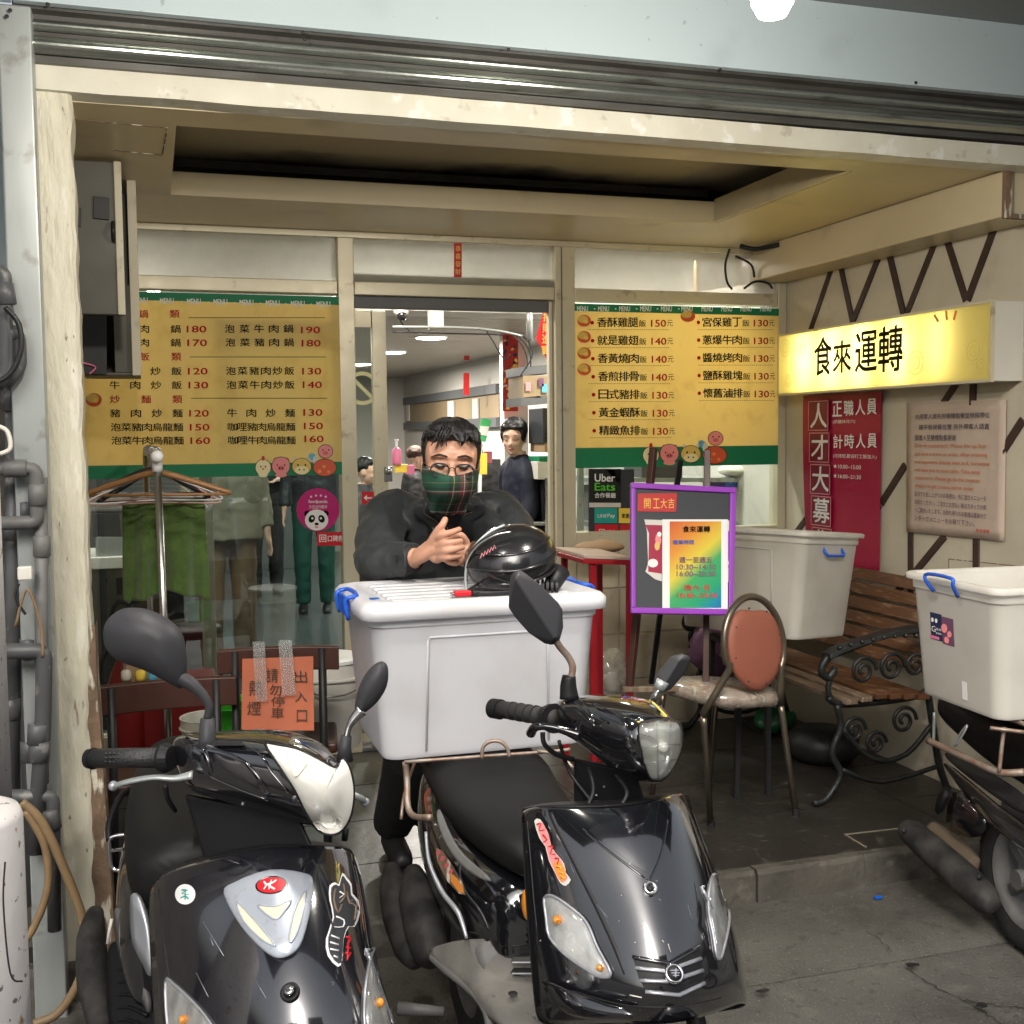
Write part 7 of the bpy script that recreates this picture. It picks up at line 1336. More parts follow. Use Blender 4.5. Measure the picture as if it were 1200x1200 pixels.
eB = (RT-nB*RT.dot(nB)).normalized(); uB = nB.cross(eB); uB = uB if uB.z > 0 else -uB
for (x, y, x2, y2) in ((-.008, .003, .007, .004), (-.007, -.001, .008, .0), (-.004, -.005, .006, -.004), (0, -.007, .002, .007)): MB().tube([c+nB*.005+eB*x+uB*y, c+nB*.005+eB*x2+uB*y2], .0014, 6).build('badge_wing', 'chrome', B)
def strokes(S_, segs, m, par, w_=.0016, lift=.003, name='sticker_print'):
    mb = MB()
    for pts in segs: mb.tube([S_(x, y, lift) for x, y in pts], w_, 5, smooth=2, flat=.5)
    mb.build(name, m, par, smooth=True)
# flame style sticker down the left strip
out = dense([(626, 962), (633, 960), (639, 970), (643, 978), (644, 988), (650, 998), (655, 1004), (661, 1012), (664, 1024), (669, 1031), (663, 1038), (656, 1034), (650, 1022), (643, 1008), (639, 992), (632, 982)], 2)
decal(SB, out, 'off_white', B, lift=.0018); decal(SB, [(cx_+(x-cx_)*.84, cy_+(y-cy_)*.90) for (cx_, cy_) in [(647, 999)] for x, y in out], 'pig', B, lift=.0024)
decal(SB, [(648, 1012), (654, 1008), (661, 1016), (664, 1028), (658, 1034), (652, 1024)], 'orange', B, lift=.003)
strokes(SB, [((629, 966), (634, 965), (632, 973), (638, 972)), ((636, 978), (641, 984), (637, 987)), ((643, 992), (648, 992), (645, 1000), (651, 1001)), ((650, 1006), (655, 1006), (653, 1013))], 'red_print', B); strokes(SB, [((652, 1016), (658, 1016), (655, 1022), (661, 1023)), ((657, 1028), (662, 1029))], 'gold', B)
strokes(SB, [((728, 1049), (728.5, 1049.5)), ((753, 1077), (753.5, 1078)), ((752, 1084), (752.5, 1084.5)), ((744, 1104), (744.6, 1105)), ((776, 1102), (778, 1104)), ((783, 1106), (786, 1116)), ((725, 1079), (725.4, 1079.4)), ((633, 1102), (633.4, 1102.6)), ((738, 1166), (752, 1169))], 'off_white', B, .0012, .001, 'stone_chip')
MB().ell(V(617, 1060, 2.10), (.008, .02, .028)).build('side_marker', 'amber', B, smooth=True)
# front fender, fork and wheel below the panel
rings_y([(1.98, .05, .36, .46, 0), (1.85, .085, .34, .52, 0), (1.68, .09, .40, .55, 0), (1.52, .07, .40, .51, 0), (1.40, .03, .38, .44, 0)], .86, 'scooter_black', B, 'front_fender'); wheel((.86, 1.70, .225), (1, 0, 0), .225, .09, B)
MB().tube([(.80, 1.95, .75), (.80, 1.72, .25)], .018, 10).build('fork', 'trim_black', B, smooth=True); MB().tube([(.92, 1.95, .75), (.92, 1.72, .25)], .018, 10).build('fork', 'trim_black', B, smooth=True)
# handlebar cover
def hull(cols, name, m, par, sub=2, back_d=.16):
    R = []
    for c in cols:
        P = [V(*p) for p in c]; top, bot = c[0], c[-1]
        P += [V(bot[0]+6, bot[1]-4, bot[2]+back_d*.7), V((top[0]+bot[0])/2+6, (top[1]+bot[1])/2, max(top[2], bot[2])+back_d), V(top[0]+4, top[1]+3, top[2]+back_d*.7)]; R.append(P)
    return MB().loft(R).build(name, m, par, smooth=True, sub=sub)
ncB = hull([
 [(646, 824, 2.25), (648, 828, 2.22), (651, 842, 2.215), (655, 852, 2.22), (660, 858, 2.26)],
 [(655, 817, 2.24), (660, 821, 2.18), (668, 845, 2.16), (674, 866, 2.17), (680, 874, 2.24)],
 [(684, 813, 2.22), (694, 819, 2.13), (695, 850, 2.09), (698, 884, 2.11), (704, 895, 2.20)],
 [(712, 811, 2.20), (728, 824, 2.08), (724, 858, 2.04), (724, 898, 2.07), (730, 911, 2.17)],
 [(738, 812, 2.18), (753, 836, 2.03), (748, 866, 1.99), (747, 905, 2.02), (753, 920, 2.13)],
 [(765, 819, 2.17), (786, 838, 2.06), (786, 868, 2.045), (772, 908, 2.06), (768, 921, 2.14)],
 [(778, 827, 2.20), (796, 843, 2.12), (801, 870, 2.12), (790, 905, 2.12), (780, 917, 2.18)]], 'handlebar_cover', 'scooter_black', B); SN = Surf(ncB)
# headlight: frosted faceted unit facing forward and to the picture right
hl = dense([(749, 850), (758, 846), (778, 844), (794, 847), (799, 856), (799, 874), (793, 893), (783, 908), (774, 914), (763, 912), (757, 900), (752, 880), (749, 864)], 3); cx, cy = 775, 878
def hd(x, y): return 1.985+.0012*max(0, x-760)+.0004*max(0, y-870)
rings = [[V(cx+(x-cx)*k, cy+(y-cy)*k, hd(cx+(x-cx)*k, y)+l_) for x, y in hl] for k, l_ in ((1.06, .05), (1.04, .012), (1, .004), (.94, -.006), (.7, -.014), (.35, -.018), (.05, -.019))]
MB().loft(rings[:3], caps=False).build('headlight_bezel', 'trim_black', B, smooth=True); h1 = MB().loft(rings[2:]).build('headlight', 'lens_clear', B, smooth=True)
rin = [[V(cx+(x-cx)*k, cy+(y-cy)*k, hd(cx+(x-cx)*k, y)+l_) for x, y in hl] for k, l_ in ((.99, .006), (.85, .022), (.55, .036), (.2, .042))]; MB().loft(rin).build('headlight_reflector', 'lens_frost', h1, smooth=True)
for x0, y0, x1, y1 in ((752, 876, 797, 872), (755, 895, 791, 890), (770, 848, 771, 912), (753, 860, 768, 866), (786, 848, 784, 905)): MB().tube([V(x0, y0, hd(x0, y0)+.004), V((x0+x1)/2, (y0+y1)/2, hd(x0, y0)-.002), V(x1, y1, hd(x1, y1)+.004)], .0016, 6, smooth=3).build('lens_rib', 'lens_clear', h1, smooth=True)
MB().ell(V(777, 876, 2.015), .010).build('bulb', 'lens_frost', h1, smooth=True)
for pts in (((649, 819), (675, 824), (688, 838), (695, 853)), ((676, 818), (692, 836), (694, 848), (670, 826)), ((694, 826), (728, 842), (742, 875)), ((730, 836), (744, 844), (754, 840), (786, 841))):
    MB().tube([SN(x, y, .0005) for x, y in dense(pts, 4, False)], .0022, 8).build('crease', 'scooter_black', B, smooth=True)
MB().tube([SN(x, y, .001) for x, y in dense(((748, 816), (762, 821), (774, 832), (781, 841)), 4, False)], .0016, 6).build('pinstripe', 'yellow', B, smooth=True)
MB().tube([V(586, 831, 2.33), V(617, 836, 2.28), V(652, 842, 2.22)], [.0175, .0175, .0175], 18).build('grip', 'rubber', B, smooth=True); MB().tube([V(577, 830, 2.345), V(587, 831.5, 2.328)], [.020, .0205], 20).build('bar_end', 'trim_black', B)
for k in range(5): MB().tube([V(600+k*9, 833+k*1.5, 2.308-k*.0155), V(602+k*9, 833.4+k*1.5, 2.304-k*.0155)], .0188, 18).build('grip_ring', 'rubber', B)
MB().tube([V(645, 841, 2.235), V(650, 842, 2.22)], [.027, .029], 20).build('grip_flange', 'trim_black', B); 
MB().tube([V(622, 859, 2.20), V(628, 852, 2.17), V(645, 852, 2.16), V(664, 857, 2.16), V(678, 862, 2.16)], [.010, .008, .006, .008, .012], 10, smooth=4).build('brake_lever', 'black_gloss', B, smooth=True); MB().tube([V(636, 858, 2.2), V(638, 872, 2.2), V(652, 884, 2.22), V(672, 890, 2.24)], .005, 8, smooth=4).build('brake_cable', 'black', B, smooth=True)
MB().tube([V(667, 818, 2.2), V(666, 804, 2.2), V(667, 792, 2.2)], [.019, .016, .013], 14, smooth=3).build('mirror_boss', 'trim_black', B, smooth=True); MB().tube([V(669, 796, 2.2), V(671, 782, 2.2), V(666, 770, 2.2), V(656, 758, 2.19), V(650, 748, 2.18)], .0068, 10, smooth=4).build('mirror_stem', 'rust_steel', B, smooth=True)
facet_mirror([(597, 684), (599, 674), (605, 668), (612, 669), (634, 686), (654, 706), (659, 714), (660, 735), (656, 750), (648, 756), (638, 754), (620, 742), (604, 724), (596, 712)], [(604, 678), (650, 748)], 2.18, B)
MB().tube([V(764, 823, 2.24), V(770, 812, 2.24), V(776, 803, 2.24)], .0065, 10).build('mirror_stem', 'steel', B, smooth=True); MB().tube([V(772, 808, 2.24), V(777, 798, 2.24)], [.011, .013], 12).build('mirror_joint', 'galv', B, smooth=True)
facet_mirror([(766, 796), (772, 786), (788, 768), (800, 766), (808, 769), (809, 774), (800, 792), (786, 808), (776, 812), (768, 808)], [(780, 800), (796, 774)], 2.26, B, .018)
for pts in (((690, 900, 2.18), (696, 925, 2.14), (688, 946, 2.12)), ((722, 908, 2.14), (735, 928, 2.10), (728, 944, 2.09)), ((655, 868, 2.24), (668, 905, 2.25), (690, 935, 2.22), (700, 950, 2.2))):
    MB().tube([V(*p) for p in pts], .0038, 8, smooth=4).build('cable', 'black', B, smooth=True)
for pts in (((618, 962), (622, 1010), (626, 1060), (632, 1110)), ((812, 950), (826, 990), (838, 1020)), ((640, 1148), (680, 1164), (722, 1176), (760, 1180), (800, 1178), (840, 1164))):
    MB().tube([SB(x, y, .0003) for x, y in dense(pts, 3, False)], .0012, 6).build('seam', 'black', B, smooth=True)
# steering column between cover and shield
MB().loft([[V(672, 888, 2.26), V(745, 905, 2.16), V(745, 905, 2.34), V(680, 888, 2.40)], [V(672, 948, 2.26), V(760, 950, 2.16), V(758, 950, 2.34), V(690, 948, 2.40)]]).build('steering_column', 'trim_black', B, bevel=.006)
for x, y in ((697, 926), (708, 922), (716, 924), (699, 932)): MB().ell(V(x, y, 2.215), .0035, seg=8, rings=6).build('screw', 'steel', B)
# seat, body, floor
st_b = rings_y([(3.12, .06, .72, .79, 0), (3.05, .12, .715, .80, 0), (2.85, .155, .70, .80, 0), (2.72, .160, .69, .80, 0), (2.66, .155, .67, .765, 0), (2.55, .150, .655, .765, 0), (2.42, .125, .645, .755, 0), (2.31, .085, .64, .735, 0), (2.27, .045, .65, .70, 0)], .79, 'seat_vinyl', B, 'seat', 24, 2)
rings_y([(3.22, .04, .58, .66, 0), (3.10, .10, .52, .72, 0), (2.85, .165, .46, .715, 0), (2.62, .185, .42, .69, 0), (2.45, .165, .40, .665, 0), (2.34, .12, .40, .645, 0), (2.29, .09, .40, .60, 0)], .785, 'scooter_black', B, 'side_fairing', 24, 2)
patch([[(516, 945, 2.68), (524, 970, 2.62), (540, 1002, 2.54), (577, 1028, 2.46)], [(510, 955, 2.66), (519, 984, 2.60), (540, 1017, 2.52), (578, 1038, 2.45)]], 'seat_side_trim', 'trim_grey', B, .01)
MB().tube([V(499, 975, 2.68), V(503, 1010, 2.64), (V(518, 1045, 2.585)), V(537, 1070, 2.53), V(547, 1100, 2.50)], [.004, .005, .006, .006, .004], 8, smooth=5).build('chrome_strip', 'silver_trim', B, smooth=True)
PB2 = Quad(V(508, 990, 2.60), V(545, 1050, 2.48), V(512, 1060, 2.58)); q = Print(PB2, lambda x, y: (x, y), B)
q.poly([(511, 993), (519, 997), (532, 1016), (543, 1036), (546, 1049), (538, 1047), (524, 1032), (513, 1010)], 'bare').poly([(528, 1022), (537, 1030), (543, 1040), (544, 1047), (537, 1044), (529, 1033)], 'orange')
for x, y in ((514, 999), (519, 1006), (524, 1014), (529, 1021)): q.el(x, y, 2.4, 3.4, 'pig_dk', .5)
q.done('sticker_print')
patch([[(505, 1113, 2.62), (530, 1103, 2.56), (560, 1100, 2.52), (600, 1103, 2.50), (660, 1105, 2.52)], [(504, 1119, 2.60), (532, 1117, 2.55), (556, 1118, 2.51), (572, 1149, 2.45), (660, 1150, 2.47)], [(520, 1133, 2.56), (545, 1138, 2.50), (566, 1150, 2.45), (590, 1158, 2.42), (660, 1158, 2.44)], [(550, 1156, 2.48), (567, 1165, 2.42), (590, 1178, 2.38), (610, 1185, 2.36), (670, 1188, 2.37)], [(570, 1190, 2.41), (585, 1200, 2.35), (600, 1212, 2.32), (630, 1225, 2.28), (690, 1230, 2.28)]], 'footboard', 'floor_mat', B, .012)
patch([[(556, 1101, 2.505), (600, 1103, 2.50), (650, 1104, 2.50)], [(556, 1120, 2.495), (600, 1124, 2.485), (650, 1125, 2.49)], [(572, 1148, 2.455), (605, 1150, 2.45), (655, 1152, 2.455)]], 'tunnel_panel', 'trim_grey', B, .01)
for y in (1121, 1134): MB().slab([V(602, y, 2.455), V(632, y, 2.455), V(632, y+6, 2.445), V(598, y+6, 2.445)], -FW*.002).build('vent', 'black', B); MB().tube([V(600, y+7, 2.44), V(632, y+7, 2.44)], .002, 6).build('vent_edge', 'silver_trim', B)
MB().tube([V(506, 1121, 2.60), V(522, 1136, 2.55), V(552, 1160, 2.47), V(570, 1185, 2.41), V(575, 1215, 2.36)], .010, 8, smooth=4).build('footboard_edge', 'trim_grey', B, smooth=True)
for k in range(9): MB().tube([V(556+k*5, 1157+k*4.5, 2.45-k*.012), V(580+k*8, 1168+k*4, 2.40-k*.010)], .0016, 5).build('tread_line', 'trim_grey', B)
for x, y in ((601, 1164), (595, 1184)): MB().ell(V(x, y, 2.385), (.010, .010, .003)).build('bolt', 'black', B)
# muffler shield at the side and rear wheel
def shell(pts, rs, name, m, par, flat=.6, seg=16): return MB().tube([V(*p) for p in pts], rs, seg, smooth=4, flat=flat).build(name, m, par, smooth=True)
shell([(459, 1015, 3.02), (461, 1040, 2.96), (468, 1075, 2.88), (480, 1110, 2.80), (488, 1130, 2.76)], [.018, .036, .042, .040, .02], 'muffler_shield', 'muffler', B, 1); shell([(484, 1020, 2.92), (489, 1050, 2.84), (497, 1085, 2.76), (505, 1118, 2.70), (508, 1130, 2.68)], [.022, .046, .050, .042, .02], 'muffler', 'soil_brown' if 0 else 'muffler', B, 1)
MB().ell(V(489, 1098, 2.72), (.012, .010, .018)).build('muffler_hole', 'black', B, smooth=True); wheel((.79, 2.86, .225), (1, 0, 0), .225, .10, B)
MB().tube([V(466, 1182, 2.55), V(520, 1185, 2.55)], [.016, .010], 10).build('kick_pedal', 'trim_grey', B, smooth=True)
# luggage rack
for pts, r_ in (([(474, 893, 2.82), (640, 881, 2.90), (668, 878, 2.92)], .0045), ([(565, 889, 2.80), (566, 876, 2.80), (574, 869, 2.80), (586, 869, 2.80), (594, 876, 2.80), (597, 887, 2.80)], .0050), ([(475, 893, 2.83), (477, 915, 2.83), (478, 945, 2.80), (486, 957, 2.76), (505, 958, 2.70)], .008), ([(486, 893, 2.84), (474, 930, 2.86), (470, 960, 2.84)], .004), ([(630, 880, 2.88), (655, 885, 2.86), (672, 900, 2.84)], .004)):
    MB().tube([V(*p) for p in pts], r_, 8, smooth=4).build('rack_bar', 'rust_steel', B, smooth=True)
for y_ in (2.95, 3.1): MB().tube([(MBOX.translation.x-.26, y_, .791), (MBOX.translation.x+.26, y_, .791)], .006, 8).build('rack_bar', 'rust_steel', B, smooth=True)
for x_ in (-.12, .12): MB().tube([(MBOX.translation.x+x_, 2.86, .785), (MBOX.translation.x+x_, 3.16, .785), (MBOX.translation.x+x_*.6, 3.14, .66)], .007, 8).build('rack_bar', 'rust_steel', B, smooth=True)

# ---------------- left scooter ----------------
A = thing('scooter', 'dark scooter with silver triangular badge and frosted headlight, nearest on the left', 'scooter', (.12, 2.3, 0), 'scooters parked in front of the shop')
rowsA = [
 [(180, 1036, 2.22), (196, 1021, 2.17), (240, 1009, 2.12), (285, 997, 2.08), (330, 992, 2.07), (372, 993, 2.09), (404, 993, 2.15), (414, 1000, 2.23)],
 [(176, 1050, 2.20), (196, 1035, 2.14), (242, 1024, 2.08), (288, 1012, 2.04), (333, 1008, 2.03), (376, 1007, 2.06), (411, 1008, 2.13), (420, 1016, 2.21)],
 [(177, 1085, 2.16), (200, 1075, 2.09), (250, 1062, 2.02), (296, 1052, 1.975), (340, 1047, 1.965), (385, 1044, 2.00), (420, 1042, 2.08), (427, 1052, 2.17)],
 [(179, 1125, 2.12), (208, 1118, 2.04), (258, 1105, 1.965), (303, 1097, 1.92), (347, 1093, 1.91), (392, 1088, 1.95), (427, 1083, 2.03), (434, 1094, 2.13)],
 [(181, 1165, 2.08), (216, 1160, 1.99), (266, 1148, 1.915), (310, 1142, 1.87), (352, 1138, 1.865), (400, 1132, 1.90), (436, 1125, 1.985), (443, 1138, 2.09)],
 [(183, 1205, 2.04), (226, 1200, 1.95), (274, 1190, 1.88), (316, 1185, 1.835), (357, 1182, 1.83), (407, 1176, 1.865), (448, 1168, 1.945), (456, 1180, 2.06)],
 [(188, 1250, 2.01), (236, 1245, 1.92), (282, 1236, 1.85), (322, 1232, 1.81), (362, 1228, 1.805), (412, 1222, 1.84), (458, 1215, 1.91), (470, 1226, 2.03)],
 [(205, 1330, 2.00), (250, 1330, 1.90), (290, 1325, 1.83), (328, 1322, 1.80), (366, 1318, 1.80), (412, 1310, 1.84), (452, 1300, 1.90), (466, 1300, 2.0)],
 [(260, 1420, 2.02), (275, 1420, 1.95), (300, 1425, 1.90), (330, 1428, 1.87), (366, 1424, 1.87), (400, 1410, 1.90), (425, 1400, 1.94), (436, 1400, 2.0)]]
fpA = patch(rowsA, 'front_panel', 'scooter_blue', A); SA = Surf(fpA)
backA = [[(r_[0][0]-1, r_[0][1]+3, r_[0][2]), (r_[0][0]+26, r_[0][1], r_[0][2]+.14), (r_[4][0]-24, r_[4][1]+12, r_[4][2]+.24), (r_[7][0]-20, r_[7][1]+4, r_[7][2]+.08), (r_[7][0]-1, r_[7][1]+3, r_[7][2])] for r_ in rowsA]
patch(backA, 'leg_shield', 'trim_black', A)
patch([[(180, 1036, 2.22), (196, 1021, 2.17), (240, 1009, 2.12), (285, 997, 2.08), (330, 992, 2.07), (372, 993, 2.09), (404, 993, 2.15), (414, 1000, 2.23)], [(184, 1030, 2.28), (205, 1014, 2.28), (245, 1002, 2.26), (288, 990, 2.24), (330, 985, 2.24), (372, 987, 2.24), (402, 990, 2.26), (412, 998, 2.28)]], 'shield_cap', 'trim_black', A)
MB().tube([SA(x, y, .0) for x, y in dense(((362, 996), (374, 1030), (388, 1080), (400, 1130), (415, 1180), (428, 1225)), 3, False)], .0022, 8, smooth=2).build('crease', 'black', A, smooth=True)
tri = dense([(262, 1047), (274, 1034), (316, 1019), (357, 1023), (367, 1033), (365, 1062), (355, 1101), (344, 1117), (326, 1123), (308, 1113), (282, 1085)], 3)
cx, cy = 320, 1062; nA = (SA(315, 1070, 0)-SA(330, 1070, 0)).cross(SA(322, 1060, 0)-SA(322, 1075, 0)).normalized(); nA = nA if nA.dot(FW) < 0 else -nA
def tring(k, l_): return [SA(cx+(x-cx)*k, cy+(y-cy)*k, l_) for x, y in tri]
mat('badge_silver', (.46, .50, .56), .32, metal=.35, dirt=[(60, .6, .66, (.36, .38, .4), .5)])
MB().loft([tring(1.0, -.002), tring(1.0, .008), tring(.96, .012), tring(.7, .013), tring(.3, .014), tring(.05, .014)]).build('badge', 'badge_silver', A, smooth=True)
for P_ in ([(277, 1057), (283, 1061), (302, 1082), (320, 1104), (321, 1108), (307, 1101), (286, 1080)], [(302, 1061), (322, 1062), (341, 1055), (330, 1072), (323, 1077), (316, 1074)], [(358, 1044), (356, 1063), (349, 1090), (341, 1104), (339, 1096), (345, 1068), (352, 1052)]):
    o = decal(SA, dense(P_, 3), 'lens_cream', A, 'badge_window', .0150); MB().tube([SA(x, y, .0155) for x, y in dense(P_, 3)+dense(P_, 3)[:1]], .0016, 6).build('window_edge', 'badge_silver', A, smooth=True)
el = [(318+19*math.cos(a), 1037+10.5*math.sin(a)-1.5*math.cos(a)) for a in [2*math.pi*k/24 for k in range(24)]]
decal(SA, el, 'chrome', A, 'oval_badge', .0150); decal(SA, [(318+(x-318)*.9, 1037+(y-1037)*.86) for x, y in el], 'red', A, 'oval_badge', .0160)
strokes(SA, [((309, 1033), (312, 1037), (309, 1042)), ((312, 1037), (320, 1034), (324, 1031)), ((314, 1037), (322, 1042)), ((318, 1031), (315, 1042))], 'white', A, .0020, .0170, 'oval_emblem')
c = SA(340, 1163, .001); ringed(c, nA, [(.016, -.002), (.016, .003), (.012, .004), (.010, .0)], 'trim_black', A, 'lock'); ringed(c, nA, [(.0075, .0), (.0075, .006), (.005, .008), (.002, .008)], 'steel', A, 'lock_barrel')
decal(SA, [(217+12*math.cos(a), 1048+12*math.sin(a)) for a in [2*math.pi*k/20 for k in range(20)]], 'white', A, 'round_sticker', .0018); strokes(SA, [((213, 1043), (220, 1043), (213, 1047), (221, 1048)), ((212, 1052), (217, 1050), (221, 1053)), ((217, 1042), (217, 1054))], 'teal', A, .0016, .003)
o1 = dense([(401, 1023), (406, 1028), (412, 1036), (413, 1047), (420, 1055), (422, 1070), (416, 1086), (409, 1086), (403, 1100), (401, 1125), (396, 1133), (384, 1120), (382, 1100), (390, 1075), (386, 1055), (386, 1038), (393, 1034), (397, 1036)], 2)
decal(SA, o1, 'white', A, 'graphic_sticker', .0018); decal(SA, [(402+(x-402)*.86, 1075+(y-1075)*.94) for x, y in o1], 'charcoal', A, 'graphic_sticker', .0026)
strokes(SA, [((393, 1042), (391, 1055), (396, 1070), (400, 1060)), ((406, 1045), (409, 1058), (417, 1062), (415, 1078)), ((402, 1036), (404, 1050), (398, 1058))], 'slat_grey', A, .003, .0034); strokes(SA, [((388, 1096), (398, 1100)), ((387, 1104), (397, 1107)), ((387, 1112), (397, 1114)), ((391, 1120), (396, 1122)), ((394, 1074), (403, 1078), (402, 1086), (392, 1086)), ((398, 1045), (403, 1048), (398, 1052))], 'white', A, .0016, .0036)
strokes(SA, [((406, 1098), (412, 1100), (407, 1106)), ((406, 1110), (411, 1111)), ((405, 1117), (411, 1116), (407, 1123)), ((409, 1096), (407, 1125))], 'red', A, .0020, .002)
lamp_unit(SA, [(194, 1150), (203, 1153), (222, 1170), (240, 1190), (254, 1212), (262, 1235), (230, 1250), (205, 1240), (196, 1200)], A, bulb=(215, 1195)); lamp_unit(SA, [(441, 1108), (447, 1118), (456, 1142), (464, 1170), (470, 1205), (468, 1235), (440, 1240), (428, 1205), (428, 1160), (434, 1125)], A, bulb=(445, 1175))
for pts in (((186, 1042), (190, 1080), (196, 1130), (200, 1146)), ((414, 1008), (428, 1045), (437, 1090))):
    MB().tube([SA(x, y, .0003) for x, y in dense(pts, 3, False)], .0012, 6).build('seam', 'black', A, smooth=True)
strokes(SA, [((238, 1080), (262, 1120)), ((246, 1098), (250, 1108)), ((230, 1140), (244, 1168)), ((300, 1150), (312, 1170)), ((268, 1008), (280, 1012))], 'silver_trim', A, .0005, .0008, 'scratch'); strokes(SB, [((700, 1060), (712, 1076)), ((742, 1005), (736, 1016)), ((806, 1060), (812, 1082)), ((668, 1012), (674, 1026))], 'silver_trim', B, .0004, .0008, 'scratch')
# fender and wheel
rings_y([(2.08, .05, .36, .46, 0), (1.95, .085, .34, .52, 0), (1.78, .09, .40, .55, 0), (1.62, .07, .40, .51, 0), (1.50, .03, .38, .44, 0)], .20, 'scooter_blue', A, 'front_fender'); wheel((.20, 1.80, .225), (1, 0, 0), .225, .09, A)
for x_ in (.14, .26): MB().tube([(x_, 2.05, .75), (x_, 1.82, .25)], .018, 10).build('fork', 'trim_black', A, smooth=True)
# handlebar cover
ncA = hull([
 [(196, 872, 2.18), (198, 880, 2.15), (202, 900, 2.145), (208, 918, 2.15), (216, 928, 2.20)],
 [(206, 857, 2.17), (222, 868, 2.10), (232, 890, 2.08), (232, 922, 2.10), (238, 934, 2.18)],
 [(232, 856, 2.16), (256, 870, 2.06), (266, 898, 2.04), (264, 932, 2.07), (268, 944, 2.17)],
 [(262, 854, 2.16), (290, 868, 2.04), (298, 905, 2.00), (298, 942, 2.04), (300, 954, 2.16)],
 [(300, 851, 2.15), (326, 870, 2.00), (330, 908, 1.965), (330, 948, 2.01), (334, 962, 2.14)],
 [(336, 853, 2.14), (364, 880, 1.98), (366, 918, 1.94), (362, 958, 1.97), (366, 972, 2.10)],
 [(372, 865, 2.14), (394, 895, 1.98), (402, 922, 1.955), (394, 960, 1.97), (388, 976, 2.08)],
 [(392, 882, 2.16), (406, 900, 2.04), (413, 928, 2.03), (406, 958, 2.03), (398, 972, 2.08)]], 'handlebar_cover', 'scooter_black', A); SAn = Surf(ncA)
hA = dense([(311, 872), (328, 873), (350, 878), (372, 889), (391, 899), (397, 894), (403, 889), (411, 903), (415, 927), (412, 953), (402, 972), (388, 978), (372, 972), (360, 955), (346, 926), (328, 898)], 3); cx, cy = 380, 930
def hdA(x, y): 
    p = SAn(x, y, 0); return (p-CAM).dot(FW)
base_ = [[V(cx+(x-cx)*k, cy+(y-cy)*k, 0) for x, y in hA] for k in (1,)]
R_A = []
for k, l_ in ((1.0, .006), (1.0, -.008), (.97, -.013), (.8, -.017), (.5, -.020), (.15, -.021)):
    R_A.append([V(cx+(x-cx)*k, cy+(y-cy)*k, (SAn(cx+(x-cx)*min(k, .94), cy+(y-cy)*min(k, .94), 0)-CAM).dot(FW)+l_) for x, y in hA])
MB().loft(R_A).build('headlight', 'lens_frost', A, smooth=True)
MB().tube([p-FW*.002 for p in R_A[1]]+[R_A[1][0]-FW*.002], .0024, 6).build('headlight_edge', 'trim_black', A, smooth=True)
MB().tube([V(x, y, hdA(x, y)-.022) for x, y in ((336, 886), (345, 910), (356, 900), (360, 893))], .0012, 6, smooth=3).build('lens_line', 'lens_cream', A, smooth=True)
# facets on the left arm of the cover, tinted to paint in a bluish reflection
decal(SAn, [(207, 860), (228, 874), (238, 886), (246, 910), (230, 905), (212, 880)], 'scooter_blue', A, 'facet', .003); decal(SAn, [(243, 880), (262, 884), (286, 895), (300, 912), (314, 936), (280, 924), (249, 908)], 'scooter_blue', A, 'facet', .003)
for pts in (((206, 858), (224, 868), (238, 878), (247, 908)), ((240, 878), (286, 892), (316, 936)), ((247, 910), (280, 925), (316, 938)), ((262, 872), (300, 880), (318, 905), (336, 930))): MB().tube([SAn(x, y, .002) for x, y in dense(pts, 4, False)], .0020, 8).build('crease', 'scooter_black', A, smooth=True)
MB().box(0, 0, 0, 0, 0, 0) if 0 else None
MB().slab([V(252, 868, 2.075), V(286, 868, 2.05), V(286, 873, 2.045), V(252, 873, 2.07)], -FW*.01).build('cover_slot', 'black', A, bevel=.002)
for x, y in ((345, 935), (285, 942)): MB().ell(SAn(x, y, .002), .0045, seg=8, rings=6).build('screw', 'steel', A)
mat('grip_rubber', (.022, .022, .023), .38, bump=(260, .8, .003))
MB().tube([V(108, 889, 2.19), V(150, 888, 2.17), V(193, 888, 2.15)], [.018, .0185, .0185], 20).build('grip', 'grip_rubber', A, smooth=True); MB().tube([V(104, 889, 2.195), V(110, 889, 2.19)], [.0185, .0205], 20).build('bar_end', 'trim_black', A); MB().tube([V(190, 888, 2.152), V(194, 888, 2.15), V(202, 888, 2.145)], [.027, .028, .022], 20).build('grip_flange', 'trim_black', A)
for k in range(12):
    for dy in (-5, 0, 5): MB().ell(V(124+k*5, 888+dy, 2.155+abs(dy)*.0006), (.0036, .002, .0022), seg=6, rings=4).build('grip_stud', 'grip_rubber', A)
MB().tube([V(131, 922, 2.12), V(150, 916, 2.10), V(180, 911, 2.09), V(205, 912, 2.09), V(226, 908, 2.09)], [.006, .0065, .006, .007, .010], 10, smooth=4, flat=.7).build('brake_lever', 'galv', A, smooth=True); MB().ell(V(133, 921, 2.12), .0095).build('lever_tip', 'silver_trim', A, smooth=True)
MB().tube([V(411, 930, 2.13), V(424, 936, 2.15), V(429, 941, 2.16)], [.006, .006, .006], 8).build('brake_lever', 'galv', A, smooth=True); MB().ell(V(428, 940, 2.16), .0085).build('lever_tip', 'silver_trim', A, smooth=True)
MB().tube([V(194, 920, 2.16), V(196, 935, 2.17), V(205, 950, 2.2)], .005, 8, smooth=4).build('brake_cable', 'black', A, smooth=True)
